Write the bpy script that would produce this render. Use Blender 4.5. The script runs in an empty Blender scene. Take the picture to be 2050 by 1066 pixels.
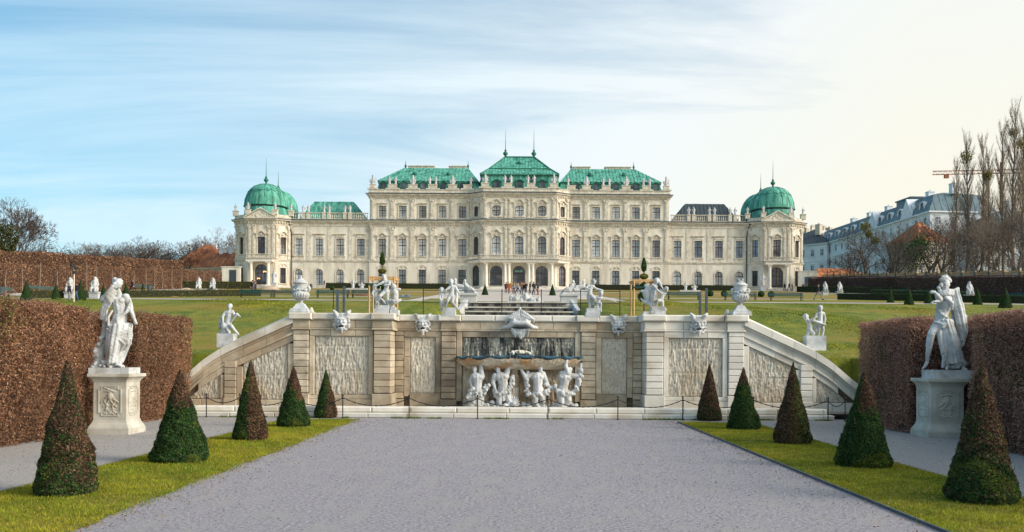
import bpy, math, random
import numpy as np
from mathutils import Vector, Matrix
from mathutils.geometry import tessellate_polygon
PI = math.pi
SC = bpy.context.scene
COL = SC.collection
# ------------------------------------------------------------------ camera
ROLL = 0.0061
cam_data = bpy.data.cameras.new('camera'); cam = bpy.data.objects.new('camera', cam_data); COL.objects.link(cam)
cam_data.sensor_width = 36.0; cam_data.lens = 31.6
cam_data.shift_x = -0.0063; cam_data.shift_y = 0.0883
cam_data.clip_start = 0.1; cam_data.clip_end = 6000
cam.matrix_world = Matrix.Translation((0, 0, 2.4)) @ Matrix.Rotation(PI/2, 4, 'X') @ Matrix.Rotation(ROLL, 4, 'Z')
SC.camera = cam
# ------------------------------------------------------------------ sky, sun, exposure
SUN_EL = math.radians(26); SUN_AZ = math.radians(110); SUN_DIR = Vector((math.cos(SUN_EL)*math.sin(SUN_AZ), math.cos(SUN_EL)*math.cos(SUN_AZ), math.sin(SUN_EL)))
w = bpy.data.worlds.new('World'); SC.world = w; w.use_nodes = True
nt = w.node_tree; nt.nodes.clear(); N = nt.nodes.new; L = nt.links.new
def wmath(op, a, b=None, c=None, clamp=False):
    n = N('ShaderNodeMath'); n.operation = op; n.use_clamp = clamp
    for i, v in enumerate((a, b, c)):
        if v is None: continue
        if isinstance(v, (int, float)): n.inputs[i].default_value = v
        else: L(v, n.inputs[i])
    return n.outputs[0]
sky = N('ShaderNodeTexSky'); sky.sky_type = 'NISHITA'; sky.sun_disc = False
sky.sun_elevation = SUN_EL; sky.sun_rotation = math.atan2(SUN_DIR.x, SUN_DIR.y); sky.air_density = 1.2; sky.dust_density = 1.2; sky.ozone_density = 2.0
tc = N('ShaderNodeTexCoord'); sep = N('ShaderNodeSeparateXYZ'); L(tc.outputs['Generated'], sep.inputs[0])
zc = wmath('MAXIMUM', sep.outputs[2], 0.02)
zd = wmath('ADD', zc, 0.10)
cx = wmath('DIVIDE', sep.outputs[0], zd); cy = wmath('DIVIDE', sep.outputs[1], zd)
comb = N('ShaderNodeCombineXYZ'); L(cx, comb.inputs[0]); L(cy, comb.inputs[1])
mp = N('ShaderNodeMapping'); mp.inputs['Rotation'].default_value = (0, 0, math.radians(-14)); mp.inputs['Scale'].default_value = (0.42, 1.0, 1); L(comb.outputs[0], mp.inputs[0])
n1 = N('ShaderNodeTexNoise'); n1.inputs['Scale'].default_value = 1.15; n1.inputs['Detail'].default_value = 7; n1.inputs['Roughness'].default_value = 0.62; n1.inputs['Distortion'].default_value = 0.7; L(mp.outputs[0], n1.inputs[0])
n2 = N('ShaderNodeTexNoise'); n2.inputs['Scale'].default_value = 0.35; n2.inputs['Detail'].default_value = 3; L(mp.outputs[0], n2.inputs[0])
# thin high cloud, thicker towards the sun and towards the horizon
toward = wmath('MULTIPLY_ADD', sep.outputs[0], 0.78, 0.67)
veil = wmath('MAXIMUM', wmath('MULTIPLY_ADD', sep.outputs[2], -1.5, 0.60), 0.02)
cl = wmath('ADD', wmath('MULTIPLY', wmath('SUBTRACT', n1.outputs[0], 0.5), 2.0), wmath('MULTIPLY', wmath('SUBTRACT', n2.outputs[0], 0.5), 1.2))
mask = wmath('ADD', wmath('ADD', cl, toward), veil, clamp=True)
mask = wmath('POWER', mask, 1.1, clamp=True)
mask = wmath('MULTIPLY', mask, 0.90)
ramp = N('ShaderNodeValToRGB')      # cloud colour: bluish white away from the sun, cream towards it
e = ramp.color_ramp.elements; e[0].position = 0.0; e[0].color = (0.66, 0.86, 0.97, 1); e[1].position = 1.0; e[1].color = (1.0, 0.91, 0.70, 1)
m_ = ramp.color_ramp.elements.new(0.52); m_.color = (0.90, 0.94, 0.94, 1)
low = wmath('SUBTRACT', 1.0, wmath('MULTIPLY', sep.outputs[2], 2.6), clamp=True)
sidex = wmath('MULTIPLY_ADD', sep.outputs[0], 1.3, 0.5, clamp=True)
rfac = wmath('MULTIPLY', sidex, wmath('MULTIPLY_ADD', low, 0.45, 0.62), clamp=True)
L(rfac, ramp.inputs[0])
cgain = N('ShaderNodeVectorMath'); cgain.operation = 'SCALE'; L(ramp.outputs[0], cgain.inputs[0]); cgain.inputs[3].default_value = 6.0
sgain = N('ShaderNodeVectorMath'); sgain.operation = 'MULTIPLY'; L(sky.outputs[0], sgain.inputs[0]); sgain.inputs[1].default_value = (0.44, 0.80, 0.90)
mix = N('ShaderNodeMix'); mix.data_type = 'RGBA'; L(mask, mix.inputs[0]); L(sgain.outputs[0], mix.inputs[6]); L(cgain.outputs[0], mix.inputs[7])
bg = N('ShaderNodeBackground'); bg.inputs[1].default_value = 0.073; L(mix.outputs[2], bg.inputs[0])
wo = N('ShaderNodeOutputWorld'); L(bg.outputs[0], wo.inputs[0])
sd = bpy.data.lights.new('sun', 'SUN'); sd.energy = 1.85; sd.angle = math.radians(24); sd.color = (1.0, 0.89, 0.76)
sun = bpy.data.objects.new('sun', sd); COL.objects.link(sun); sun.rotation_euler = SUN_DIR.to_track_quat('Z', 'Y').to_euler()
SC.view_settings.view_transform = 'Standard'; SC.view_settings.look = 'None'; SC.view_settings.gamma = 1.0
SC.view_settings.use_curve_mapping = False; SC.view_settings.exposure = 1.32
# ------------------------------------------------------------------ helpers
rnd = random.Random(7)
nrng = np.random.default_rng(11)
def pX(px, Y): return (px-1038)/1800*Y
def pZ(py, Y): return 2.4-(py-714)/1800*Y
def unroll(px, py): return px+ROLL*(py-714), py-ROLL*(px-1038)
def at(px, py, Y):
    a, b = unroll(px, py); return (pX(a, Y), Y, pZ(b, Y))
# ---- materials
MATS = {}
def mat(name, c1, c2=None, rough=0.8, scale=1.0, detail=6, bump=0.0, bscale=None, spec=0.3, vary=0.0, c3=None, s3=0.2, st3=(1, 1, 1), metal=0.0, vcol=False, stretch=(1, 1, 1), lo=0.35, hi=0.65, bdist=0.02, trans=False):
    m = bpy.data.materials.new(name); m.use_nodes = True; t = m.node_tree; nn = t.nodes.new; lk = t.links.new
    b = t.nodes['Principled BSDF']; b.inputs['Roughness'].default_value = rough; b.inputs['Specular IOR Level'].default_value = spec; b.inputs['Metallic'].default_value = metal
    g = nn('ShaderNodeNewGeometry'); mp = nn('ShaderNodeMapping'); lk(g.outputs['Position'], mp.inputs[0]); mp.inputs['Scale'].default_value = stretch
    col = None
    def ramp2(src, a, bb, lo, hi):
        r = nn('ShaderNodeValToRGB'); lk(src, r.inputs[0]); r.color_ramp.elements[0].position = lo; r.color_ramp.elements[1].position = hi
        r.color_ramp.elements[0].color = (*a, 1); r.color_ramp.elements[1].color = (*bb, 1); return r.outputs[0]
    def mixc(f, a, bb, mode='MIX'):
        x = nn('ShaderNodeMix'); x.data_type = 'RGBA'; x.blend_type = mode
        for i, v in ((0, f), (6, a), (7, bb)):
            if isinstance(v, float): x.inputs[i].default_value = v
            elif isinstance(v, tuple): x.inputs[i].default_value = (*v, 1)
            else: lk(v, x.inputs[i])
        return x.outputs[2]
    if vcol:
        a = nn('ShaderNodeVertexColor'); a.layer_name = 'Col'; col = a.outputs[0]
    else:
        no = nn('ShaderNodeTexNoise'); no.inputs['Scale'].default_value = scale; no.inputs['Detail'].default_value = detail; no.inputs['Roughness'].default_value = 0.62; lk(mp.outputs[0], no.inputs[0])
        col = ramp2(no.outputs[0], c1, c2 or c1, lo, hi)
        if c3:
            n3 = nn('ShaderNodeTexNoise'); n3.inputs['Scale'].default_value = s3; n3.inputs['Detail'].default_value = 5; mp3 = nn('ShaderNodeMapping'); lk(g.outputs['Position'], mp3.inputs[0]); mp3.inputs['Scale'].default_value = st3; lk(mp3.outputs[0], n3.inputs[0])
            r = nn('ShaderNodeMapRange'); lk(n3.outputs[0], r.inputs[0]); r.inputs[1].default_value = 0.48; r.inputs[2].default_value = 0.66
            col = mixc(r.outputs[0], col, c3)
    if vary:
        oi = nn('ShaderNodeObjectInfo'); r = nn('ShaderNodeMapRange'); lk(oi.outputs['Random'], r.inputs[0]); r.inputs[3].default_value = 1-vary; r.inputs[4].default_value = 1+vary*0.5
        v = nn('ShaderNodeVectorMath'); v.operation = 'SCALE'; lk(col, v.inputs[0]); lk(r.outputs[0], v.inputs[3]); col = v.outputs[0]
    lk(col, b.inputs['Base Color'])
    if bump:
        nb = nn('ShaderNodeTexNoise'); nb.inputs['Scale'].default_value = bscale or scale*4; nb.inputs['Detail'].default_value = 8; nb.inputs['Roughness'].default_value = 0.65; lk(mp.outputs[0], nb.inputs[0])
        bu = nn('ShaderNodeBump'); bu.inputs['Strength'].default_value = bump; bu.inputs['Distance'].default_value = bdist; lk(nb.outputs[0], bu.inputs['Height']); lk(bu.outputs[0], b.inputs['Normal'])
    MATS[name] = m; return m
M = {}
M['cream'] = mat('cream_render', (0.66, 0.60, 0.49), (0.79, 0.745, 0.64), 0.85, 0.5, bump=0.25, bscale=5, c3=(0.57, 0.50, 0.40), s3=0.8, st3=(1, 1, .22), stretch=(1, 1, 0.35))
M['cream_trim'] = mat('cream_stone_trim', (0.47, 0.41, 0.32), (0.74, 0.685, 0.57), 0.85, 1.4, bump=0.5, bscale=5, bdist=0.05)
M['cream_white'] = mat('white_column_stone', (0.70, 0.64, 0.53), (0.84, 0.79, 0.68), 0.8, 0.9, bump=0.2)
M['copper'] = mat('green_copper', (0.040, 0.24, 0.17), (0.17, 0.49, 0.385), 0.65, 1.3, bump=0.3, bscale=3, c3=(0.035, 0.17, 0.12), s3=1.1, st3=(1, 1, .3), stretch=(1.4, 1, 0.22))
M['copper_dark'] = mat('dark_weathered_copper', (0.02, 0.10, 0.08), (0.05, 0.24, 0.17), 0.6, 1.5)
M['lead'] = mat('dark_lead_flashing', (0.05, 0.075, 0.09), (0.10, 0.13, 0.15), 0.55, 2)
M['slate'] = mat('dark_slate', (0.03, 0.045, 0.06), (0.06, 0.085, 0.10), 0.6, 3, bump=0.3)
M['frame'] = mat('dark_brown_window_wood', (0.045, 0.022, 0.014), (0.10, 0.05, 0.03), 0.5, 6)
M['iron'] = mat('black_iron', (0.012, 0.014, 0.018), (0.03, 0.033, 0.04), 0.5, 20)
M['darkgreen'] = mat('dark_green_paint', (0.008, 0.05, 0.045), (0.015, 0.08, 0.07), 0.45, 10)
def glass(name, c1, c2, rough=0.12):
    m = mat(name, c1, c2, rough, 0.35, 2, spec=0.5, vary=0.6, lo=0.4, hi=0.6); return m
M['pane'] = glass('curtained_glass', (0.46, 0.52, 0.55), (0.78, 0.81, 0.80))
M['pane_dark'] = glass('dark_glass', (0.05, 0.055, 0.07), (0.24, 0.25, 0.28))
M['pane_blue'] = glass('sky_blue_glass', (0.17, 0.23, 0.33), (0.34, 0.41, 0.50))
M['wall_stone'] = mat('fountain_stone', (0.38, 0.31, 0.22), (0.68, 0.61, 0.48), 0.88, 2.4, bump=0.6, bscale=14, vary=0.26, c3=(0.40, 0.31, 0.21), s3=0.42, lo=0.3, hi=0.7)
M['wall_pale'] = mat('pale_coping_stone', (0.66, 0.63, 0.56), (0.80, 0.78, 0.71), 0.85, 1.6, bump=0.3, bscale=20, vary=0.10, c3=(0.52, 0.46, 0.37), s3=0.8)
M['joint'] = mat('joint_core', (0.10, 0.075, 0.05), (0.16, 0.12, 0.08), 0.95, 3)
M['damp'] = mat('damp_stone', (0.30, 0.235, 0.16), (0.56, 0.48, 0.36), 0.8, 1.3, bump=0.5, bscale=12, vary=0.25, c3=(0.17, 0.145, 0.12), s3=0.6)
M['bowl'] = mat('bowl_stone', (0.42, 0.36, 0.27), (0.70, 0.64, 0.52), 0.8, 2.2, bump=0.6, bscale=9, c3=(0.45, 0.25, 0.10), s3=1.4, stretch=(1, 1, 2.5))
M['relief'] = mat('dripstone_relief', (0.33, 0.295, 0.235), (0.64, 0.60, 0.51), 0.9, 15, 4, bump=0.8, bscale=14, c3=(0.46, 0.39, 0.29), s3=0.8, stretch=(2.0, 1, 0.4), lo=0.38, hi=0.52)  # dark flecks in the colour stand for shaded drip gaps and stains
M['relief_wet'] = mat('wet_dark_dripstone', (0.075, 0.078, 0.078), (0.56, 0.53, 0.44), 0.7, 1.6, bump=0.6, bscale=12, stretch=(2.6, 1, 0.5), lo=0.42, hi=0.62)
M['statue'] = mat('white_marble', (0.44, 0.47, 0.49), (0.66, 0.67, 0.665), 0.65, 2.6, bump=0.4, bscale=22, c3=(0.34, 0.335, 0.31), s3=2.2)
M['statue_far'] = mat('weathered_white_stone', (0.38, 0.39, 0.40), (0.56, 0.56, 0.545), 0.8, 1.2)
M['pedestal'] = mat('grey_beige_pedestal_stone', (0.44, 0.42, 0.36), (0.60, 0.585, 0.52), 0.85, 1.8, bump=0.35, bscale=22, c3=(0.40, 0.36, 0.29), s3=1.3)
M['gravel'] = mat('lilac_gravel', (0.17, 0.16, 0.18), (0.52, 0.495, 0.53), 0.95, 17, 13, bump=1.0, bscale=40, c3=(0.37, 0.35, 0.355), s3=2.2, st3=(1, .35, 1), lo=0.3, hi=0.7, bdist=0.04)
M['side_gravel'] = mat('pale_side_gravel', (0.25, 0.235, 0.225), (0.42, 0.40, 0.38), 0.95, 20, 9, bump=0.8, bscale=45, c3=(0.32, 0.31, 0.30), s3=0.4)
M['gravel_far'] = mat('pale_parterre_gravel', (0.42, 0.37, 0.33), (0.56, 0.52, 0.48), 0.95, 2.5, c3=(0.46, 0.38, 0.31), s3=0.2)
M['lawn'] = mat('lawn_soil', (0.10, 0.11, 0.008), (0.26, 0.24, 0.016), 0.95, 1.8, 9, bump=0.8, bscale=30, c3=(0.24, 0.19, 0.045), s3=0.5, bdist=0.04)
M['bank'] = mat('winter_grass_bank', (0.065, 0.115, 0.010), (0.22, 0.22, 0.018), 0.95, 0.9, 14, bump=1.0, bscale=6, c3=(0.23, 0.17, 0.022), s3=0.13, bdist=0.1, stretch=(1, 0.6, 1))
M['bed'] = mat('yellow_green_parterre', (0.10, 0.12, 0.012), (0.30, 0.24, 0.03), 0.95, 0.5, 8, bump=0.5, c3=(0.30, 0.14, 0.06), s3=0.12)
M['leaf'] = mat('leaf', (1, 1, 1), rough=0.75, vcol=True, spec=0.25)
_t = M['leaf'].node_tree; _p = _t.nodes['Principled BSDF']; _tr = _t.nodes.new('ShaderNodeBsdfTranslucent'); _mx = _t.nodes.new('ShaderNodeMixShader'); _mx.inputs[0].default_value = 0.28
_t.links.new(_p.inputs['Base Color'].links[0].from_socket, _tr.inputs[0]); _t.links.new(_p.outputs[0], _mx.inputs[1]); _t.links.new(_tr.outputs[0], _mx.inputs[2]); _t.links.new(_mx.outputs[0], _t.nodes['Material Output'].inputs[0])
M['twig_core'] = mat('hedge_core', (0.035, 0.02, 0.012), (0.09, 0.05, 0.03), 0.95, 6)
M['core_green'] = mat('topiary_core', (0.012, 0.022, 0.008), (0.035, 0.03, 0.015), 0.95, 9)
M['bark'] = mat('grey_brown_bark', (0.055, 0.043, 0.036), (0.13, 0.10, 0.085), 0.9, 2)
M['bark_pale'] = mat('pale_warm_bark', (0.13, 0.10, 0.075), (0.25, 0.195, 0.15), 0.9, 2)
M['orange_tile'] = mat('orange_roof_tile', (0.30, 0.10, 0.045), (0.50, 0.20, 0.09), 0.85, 0.8, bump=0.6, bscale=4, c3=(0.24, 0.09, 0.05), s3=0.3)
M['blue_slate'] = mat('blue_grey_roof', (0.07, 0.12, 0.15), (0.17, 0.25, 0.29), 0.5, 0.6, c3=(0.10, 0.16, 0.16), s3=0.3)
M['house_white'] = mat('cool_white_render', (0.62, 0.65, 0.69), (0.78, 0.80, 0.82), 0.85, 0.4)
M['house_beige'] = mat('beige_render', (0.48, 0.40, 0.30), (0.62, 0.54, 0.43), 0.85, 0.4)
M['pine'] = mat('raw_pine_timber', (0.50, 0.28, 0.11), (0.68, 0.42, 0.19), 0.7, 4, stretch=(1, 1, .2))
M['sand'] = mat('sand_heap', (0.42, 0.31, 0.21), (0.56, 0.44, 0.32), 0.95, 2, bump=0.6)
M['soil'] = mat('red_soil', (0.22, 0.10, 0.06), (0.34, 0.17, 0.11), 0.95, 2, bump=0.6)
M['water_blue'] = mat('dark_blue_metal_lining', (0.02, 0.07, 0.11), (0.07, 0.17, 0.23), 0.35, 3)
M['skin'] = mat('skin', (0.42, 0.24, 0.17), rough=0.6)
M['hair'] = mat('dark_hair', (0.03, 0.02, 0.015), rough=0.6)
M['steel'] = mat('blue_grey_steel', (0.05, 0.07, 0.09), (0.09, 0.12, 0.14), 0.45, 5)
for nm, c in dict(cloth_black=(0.012, 0.012, 0.016), cloth_navy=(0.02, 0.03, 0.06), cloth_jean=(0.05, 0.09, 0.16), cloth_rust=(0.30, 0.08, 0.03), cloth_mustard=(0.42, 0.25, 0.04), cloth_grey=(0.22, 0.23, 0.25), cloth_olive=(0.06, 0.07, 0.03), cloth_tan=(0.36, 0.18, 0.08)).items(): M[nm] = mat(nm, c, rough=0.85)
lampm = bpy.data.materials.new('warm_lit_chandelier'); lampm.use_nodes = True; _b = lampm.node_tree.nodes['Principled BSDF']; _b.inputs['Base Color'].default_value = (0.9, 0.5, 0.15, 1); _b.inputs['Emission Color'].default_value = (1, 0.5, 0.15, 1); _b.inputs['Emission Strength'].default_value = 1.1; M['lamp'] = lampm

class MB:
    """collects shapes, links them as ONE mesh object"""
    def __init__(s): s.v = []; s.f = []; s.m = []; s.cur = 0
    def add(s, vs, fs):
        o = len(s.v); s.v.extend([tuple(p) for p in vs]); s.f.extend([tuple(o+i for i in f) for f in fs]); s.m.extend([s.cur]*len(fs)); return s
    def box(s, x0, x1, y0, y1, z0, z1, c=0.0):
        if c <= 0:
            vs = [(x, y, z) for z in (z0, z1) for y in (y0, y1) for x in (x0, x1)]
            return s.add(vs, [(0, 2, 3, 1), (4, 5, 7, 6), (0, 1, 5, 4), (2, 6, 7, 3), (0, 4, 6, 2), (1, 3, 7, 5)])
        # chamfered on the front (low y) side
        a = [(x0, y1, z0), (x1, y1, z0), (x1, y1, z1), (x0, y1, z1)]; b = [(x0, y0+c, z0), (x1, y0+c, z0), (x1, y0+c, z1), (x0, y0+c, z1)]
        d = [(x0+c, y0, z0+c), (x1-c, y0, z0+c), (x1-c, y0, z1-c), (x0+c, y0, z1-c)]
        fs = [(3, 2, 1, 0), (8, 9, 10, 11)]
        for i in range(4):
            j = (i+1) % 4; fs += [(i, j, 4+j, 4+i), (4+i, 4+j, 8+j, 8+i)]
        return s.add(a+b+d, fs)
    def prism(s, poly, y0, y1, holes=()):
        """poly in (x,z) extruded along y"""
        loops = [list(poly)]+[list(h) for h in holes]
        flat = [p for l in loops for p in l]; n = len(flat)
        tr = tessellate_polygon([[Vector((p[0], p[1], 0)) for p in l] for l in loops])
        vs = [(p[0], y0, p[1]) for p in flat]+[(p[0], y1, p[1]) for p in flat]
        fs = []
        for t in tr:
            a, b, c = [flat[i] for i in t]
            cr = (b[0]-a[0])*(c[1]-a[1])-(b[1]-a[1])*(c[0]-a[0])
            if abs(cr) < 1e-12: continue
            t = tuple(t) if cr > 0 else tuple(t[::-1])
            fs.append(t); fs.append(tuple(i+n for i in t[::-1]))
        o = 0
        for l in loops:
            k = len(l)
            for i in range(k): j = (i+1) % k; fs.append((o+i, o+i+n, o+j+n, o+j))
            o += k
        return s.add(vs, fs)
    def lathe(s, prof, cx=0, cy=0, seg=16, phase=0.0, squash=1.0):
        vs = []; fs = []
        for r, z in prof:
            for i in range(seg):
                a = 2*PI*(i+phase)/seg; vs.append((cx+r*math.cos(a), cy+r*math.sin(a)*squash, z))
        for k in range(len(prof)-1):
            for i in range(seg):
                j = (i+1) % seg; fs.append((k*seg+i, k*seg+j, (k+1)*seg+j, (k+1)*seg+i))
        fs.append(tuple(range(seg))[::-1]); fs.append(tuple((len(prof)-1)*seg+i for i in range(seg)))
        return s.add(vs, fs)
    def tube(s, pts, r, n=6):
        P = [Vector(p) for p in pts]; rs = r if isinstance(r, (list, tuple)) else [r]*len(P)
        vs = []; fs = []; up0 = None
        for k, p in enumerate(P):
            d = (P[min(k+1, len(P)-1)]-P[max(k-1, 0)]).normalized()
            u = d.cross(Vector((0, 0, 1)) if abs(d.z) < 0.9 else Vector((1, 0, 0))).normalized()
            if up0 is not None and u.dot(up0) < 0: u = -u
            up0 = u; v = d.cross(u)
            for i in range(n):
                a = 2*PI*i/n; q = p+rs[k]*(math.cos(a)*u+math.sin(a)*v); vs.append(q[:])
        for k in range(len(P)-1):
            for i in range(n):
                j = (i+1) % n; fs.append((k*n+i, k*n+j, (k+1)*n+j, (k+1)*n+i))
        fs.append(tuple(range(n))[::-1]); fs.append(tuple((len(P)-1)*n+i for i in range(n)))
        return s.add(vs, fs)
    def sweep(s, path, prof, close=False):
        """path [(x,y)], prof [(out,z)]; outward is the right-hand normal (d.y,-d.x)"""
        P = [Vector((p[0], p[1])) for p in path]; n = len(P); nv = []
        for i in range(n):
            ns = []
            if i > 0 or close: d = (P[i]-P[i-1]).normalized(); ns.append(Vector((d.y, -d.x)))
            if i < n-1 or close: d = (P[(i+1) % n]-P[i]).normalized(); ns.append(Vector((d.y, -d.x)))
            m = sum(ns, Vector((0, 0))); m = m.normalized(); m = m/max(0.3, m.dot(ns[0])); nv.append(m)
        vs = [(P[i].x+nv[i].x*o, P[i].y+nv[i].y*o, z) for i in range(n) for o, z in prof]; k = len(prof); fs = []
        for i in range(n if close else n-1):
            j = (i+1) % n
            for q in range(k-1): fs.append((i*k+q, j*k+q, j*k+q+1, i*k+q+1))
        if not close: fs.append(tuple(range(k))); fs.append(tuple((n-1)*k+q for q in range(k))[::-1])
        return s.add(vs, fs)
    def ell(s, c, r, seg=10, rings=6, rz=0.0, rng=None, jit=0.0):
        vs = []; fs = []; ca, sa = math.cos(rz), math.sin(rz)
        for k in range(rings+1):
            t = PI*k/rings
            for i in range(seg):
                a = 2*PI*i/seg; q = 1+(rng.uniform(-jit, jit) if rng else 0)
                x = r[0]*math.sin(t)*math.cos(a)*q; y = r[1]*math.sin(t)*math.sin(a)*q; z = -r[2]*math.cos(t)*q
                vs.append((c[0]+x*ca-z*sa, c[1]+y, c[2]+x*sa+z*ca))
        for k in range(rings):
            for i in range(seg):
                j = (i+1) % seg; fs.append((k*seg+i, k*seg+j, (k+1)*seg+j, (k+1)*seg+i))
        return s.add(vs, fs)
    def mesh(s, name, *mats, smooth=False):
        me = bpy.data.meshes.new(name); me.from_pydata(s.v, [], s.f)
        for m in mats: me.materials.append(m)
        if len(mats) > 1: me.polygons.foreach_set('material_index', s.m)
        if smooth: me.polygons.foreach_set('use_smooth', [True]*len(me.polygons))
        me.update(); return me
    def build(s, name, mats, parent=None, smooth=False, loc=None, rz=0.0, kind=None):
        if not isinstance(mats, (list, tuple)): mats = [mats]
        return put(name, s.mesh(name, *mats, smooth=smooth), parent, loc, rz, kind)
def put(name, me, parent=None, loc=None, rz=0.0, kind=None, scale=None):
    o = bpy.data.objects.new(name, me); COL.objects.link(o)
    if parent is not None: o.parent = parent
    if loc is not None: o.location = loc
    if rz: o.rotation_euler = (0, 0, rz)
    if scale is not None: o.scale = scale
    if kind: o['kind'] = kind
    return o
def tag(o, label, cat, group=None):
    o['label'] = label; o['category'] = cat
    if group: o['group'] = group
    return o
def thing(name, label, cat, loc=(0, 0, 0), rz=0.0, group=None):
    o = bpy.data.objects.new(name, None); COL.objects.link(o); o.location = loc; o.rotation_euler = (0, 0, rz); o.empty_display_size = 0.3
    return tag(o, label, cat, group)
def kids(o): return [c for c in bpy.data.objects if c.parent == o]
def dup(o, loc=None, rz=None, label=None, scale=None, children=None):
    children = children if children is not None else kids(o)
    c = o.copy(); COL.objects.link(c)
    if loc is not None: c.location = loc
    if rz is not None: c.rotation_euler = (0, 0, rz)
    if scale is not None: c.scale = scale if isinstance(scale, (tuple, list)) else (scale,)*3
    if label: c['label'] = label
    for ch in children:
        d = ch.copy(); COL.objects.link(d); d.parent = c
    return c
def np_mesh(name, V, F, mats, colors=None, smooth=False):
    """V (n,3), F (m,k) same k; colors per face (m,3)"""
    me = bpy.data.meshes.new(name); V = np.asarray(V, dtype=np.float32); F = np.asarray(F, dtype=np.int32); k = F.shape[1]; m = F.shape[0]
    me.vertices.add(len(V)); me.vertices.foreach_set('co', V.ravel())
    me.loops.add(m*k); me.loops.foreach_set('vertex_index', F.ravel())
    me.polygons.add(m); me.polygons.foreach_set('loop_start', np.arange(0, m*k, k, dtype=np.int32))
    if colors is not None:
        ca = me.color_attributes.new('Col', 'FLOAT_COLOR', 'CORNER')
        c = np.ones((m, k, 4), dtype=np.float32); c[:, :, :3] = np.asarray(colors, dtype=np.float32)[:, None, :]
        ca.data.foreach_set('color', c.ravel())
    me.update(calc_edges=True)
    if smooth: me.polygons.foreach_set('use_smooth', np.ones(m, dtype=bool))
    for mm in (mats if isinstance(mats, (list, tuple)) else [mats]): me.materials.append(mm)
    return me
def leaves(P, Nn, C, ln, wd, rng, name, jitter=0.9):
    """one small leaf-shaped quad per point"""
    n = len(P); P = np.asarray(P); Nn = np.asarray(Nn)+rng.normal(0, jitter, (n, 3)); Nn /= np.linalg.norm(Nn, axis=1)[:, None]+1e-9
    R = rng.normal(0, 1, (n, 3)); U = np.cross(Nn, R); U /= np.linalg.norm(U, axis=1)[:, None]+1e-9; W = np.cross(Nn, U)
    l = (ln*rng.uniform(0.6, 1.4, n))[:, None]; q = (wd*rng.uniform(0.6, 1.4, n))[:, None]
    V = np.stack([P-U*l, P-W*q+U*l*0.1, P+U*l, P+W*q+U*l*0.1], axis=1).reshape(-1, 3)
    return np_mesh(name, V, np.arange(4*n).reshape(n, 4), M['leaf'], C)
def vnoise(P, s, seed=0):
    """cheap smooth pseudo noise in 0..1"""
    P = np.asarray(P)*s; r = np.random.default_rng(seed); o = np.zeros(len(P))
    for k in range(6):
        d = r.normal(0, 1, 3); d /= np.linalg.norm(d); f = 0.8*1.45**k; o += np.sin(P@d*f*2.2+r.uniform(0, 6)+1.3*np.sin(P@r.normal(0, 1, 3)*f*0.7))/1.25**k
    return 0.5+0.5*np.clip(o/2.6, -1, 1)
# ================================================================== ground and terrain
def tz(Y):
    pts = [(20, -0.4), (37, 2.35), (45, 2.65), (62, 4.75), (70, 6.0), (74, 6.45), (84, 7.47), (212, 18.31), (262, 18.4), (4000, 18.4)]
    if Y <= pts[0][0]: return pts[0][1]
    for (a, za), (b, zb) in zip(pts, pts[1:]):
        if Y <= b: return za+(zb-za)*(Y-a)/(b-a)
    return pts[-1][1]
def plane_z(Y): return 0.355+0.0847*Y
g = MB(); g.add([(-400, -30, 0), (400, -30, 0), (400, 38.4, 0), (-400, 38.4, 0)], [(0, 1, 2, 3)]); g.build('ground', M['gravel'], kind='structure')
ys = [20, 24, 30, 37, 38.35, 38.6, 41, 45, 50, 56, 62, 66, 70, 74, 79, 84, 100, 125, 150, 180, 212, 235, 262, 400, 900, 3500]
xs = [-3000, -900, -400, -200, -120, -80, -60, -45, -36, -30, -25, -20, -17, -14.9, -14.6, -8, -4.6, -4.4, 0, 4.4, 4.6, 8, 14.1, 14.4, 17, 20, 25, 30, 36, 45, 60, 80, 120, 200, 400, 900, 3000]
V = []; F = []
r_ = random.Random(3)
for y in ys:
    for x in xs:
        z = tz(y)
        if -14.8 < x < 14.2 and y < 38.5: z = -0.5
        if 45 < y < 84 and abs(x) > 9: z += 0.12*math.sin(x*0.35+y*0.2)+0.1*math.sin(x*0.13)
        if 64 < y < 84 and abs(x) < 4.5: z -= 1.6
        V.append((x, y, z))
nx = len(xs)
for j in range(len(ys)-1):
    for i in range(nx-1): F.append((j*nx+i, j*nx+i+1, (j+1)*nx+i+1, (j+1)*nx+i))
g = MB(); g.add(V, F); g.build('terrain', M['bank'], smooth=True, kind='structure')
def sheet(name, poly, m, up=0.02, kind='structure'):
    g = MB(); g.add([(x, y, plane_z(y)+up) for x, y in poly], [tuple(range(len(poly)))]); return g.build(name, m, kind=kind)
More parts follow.
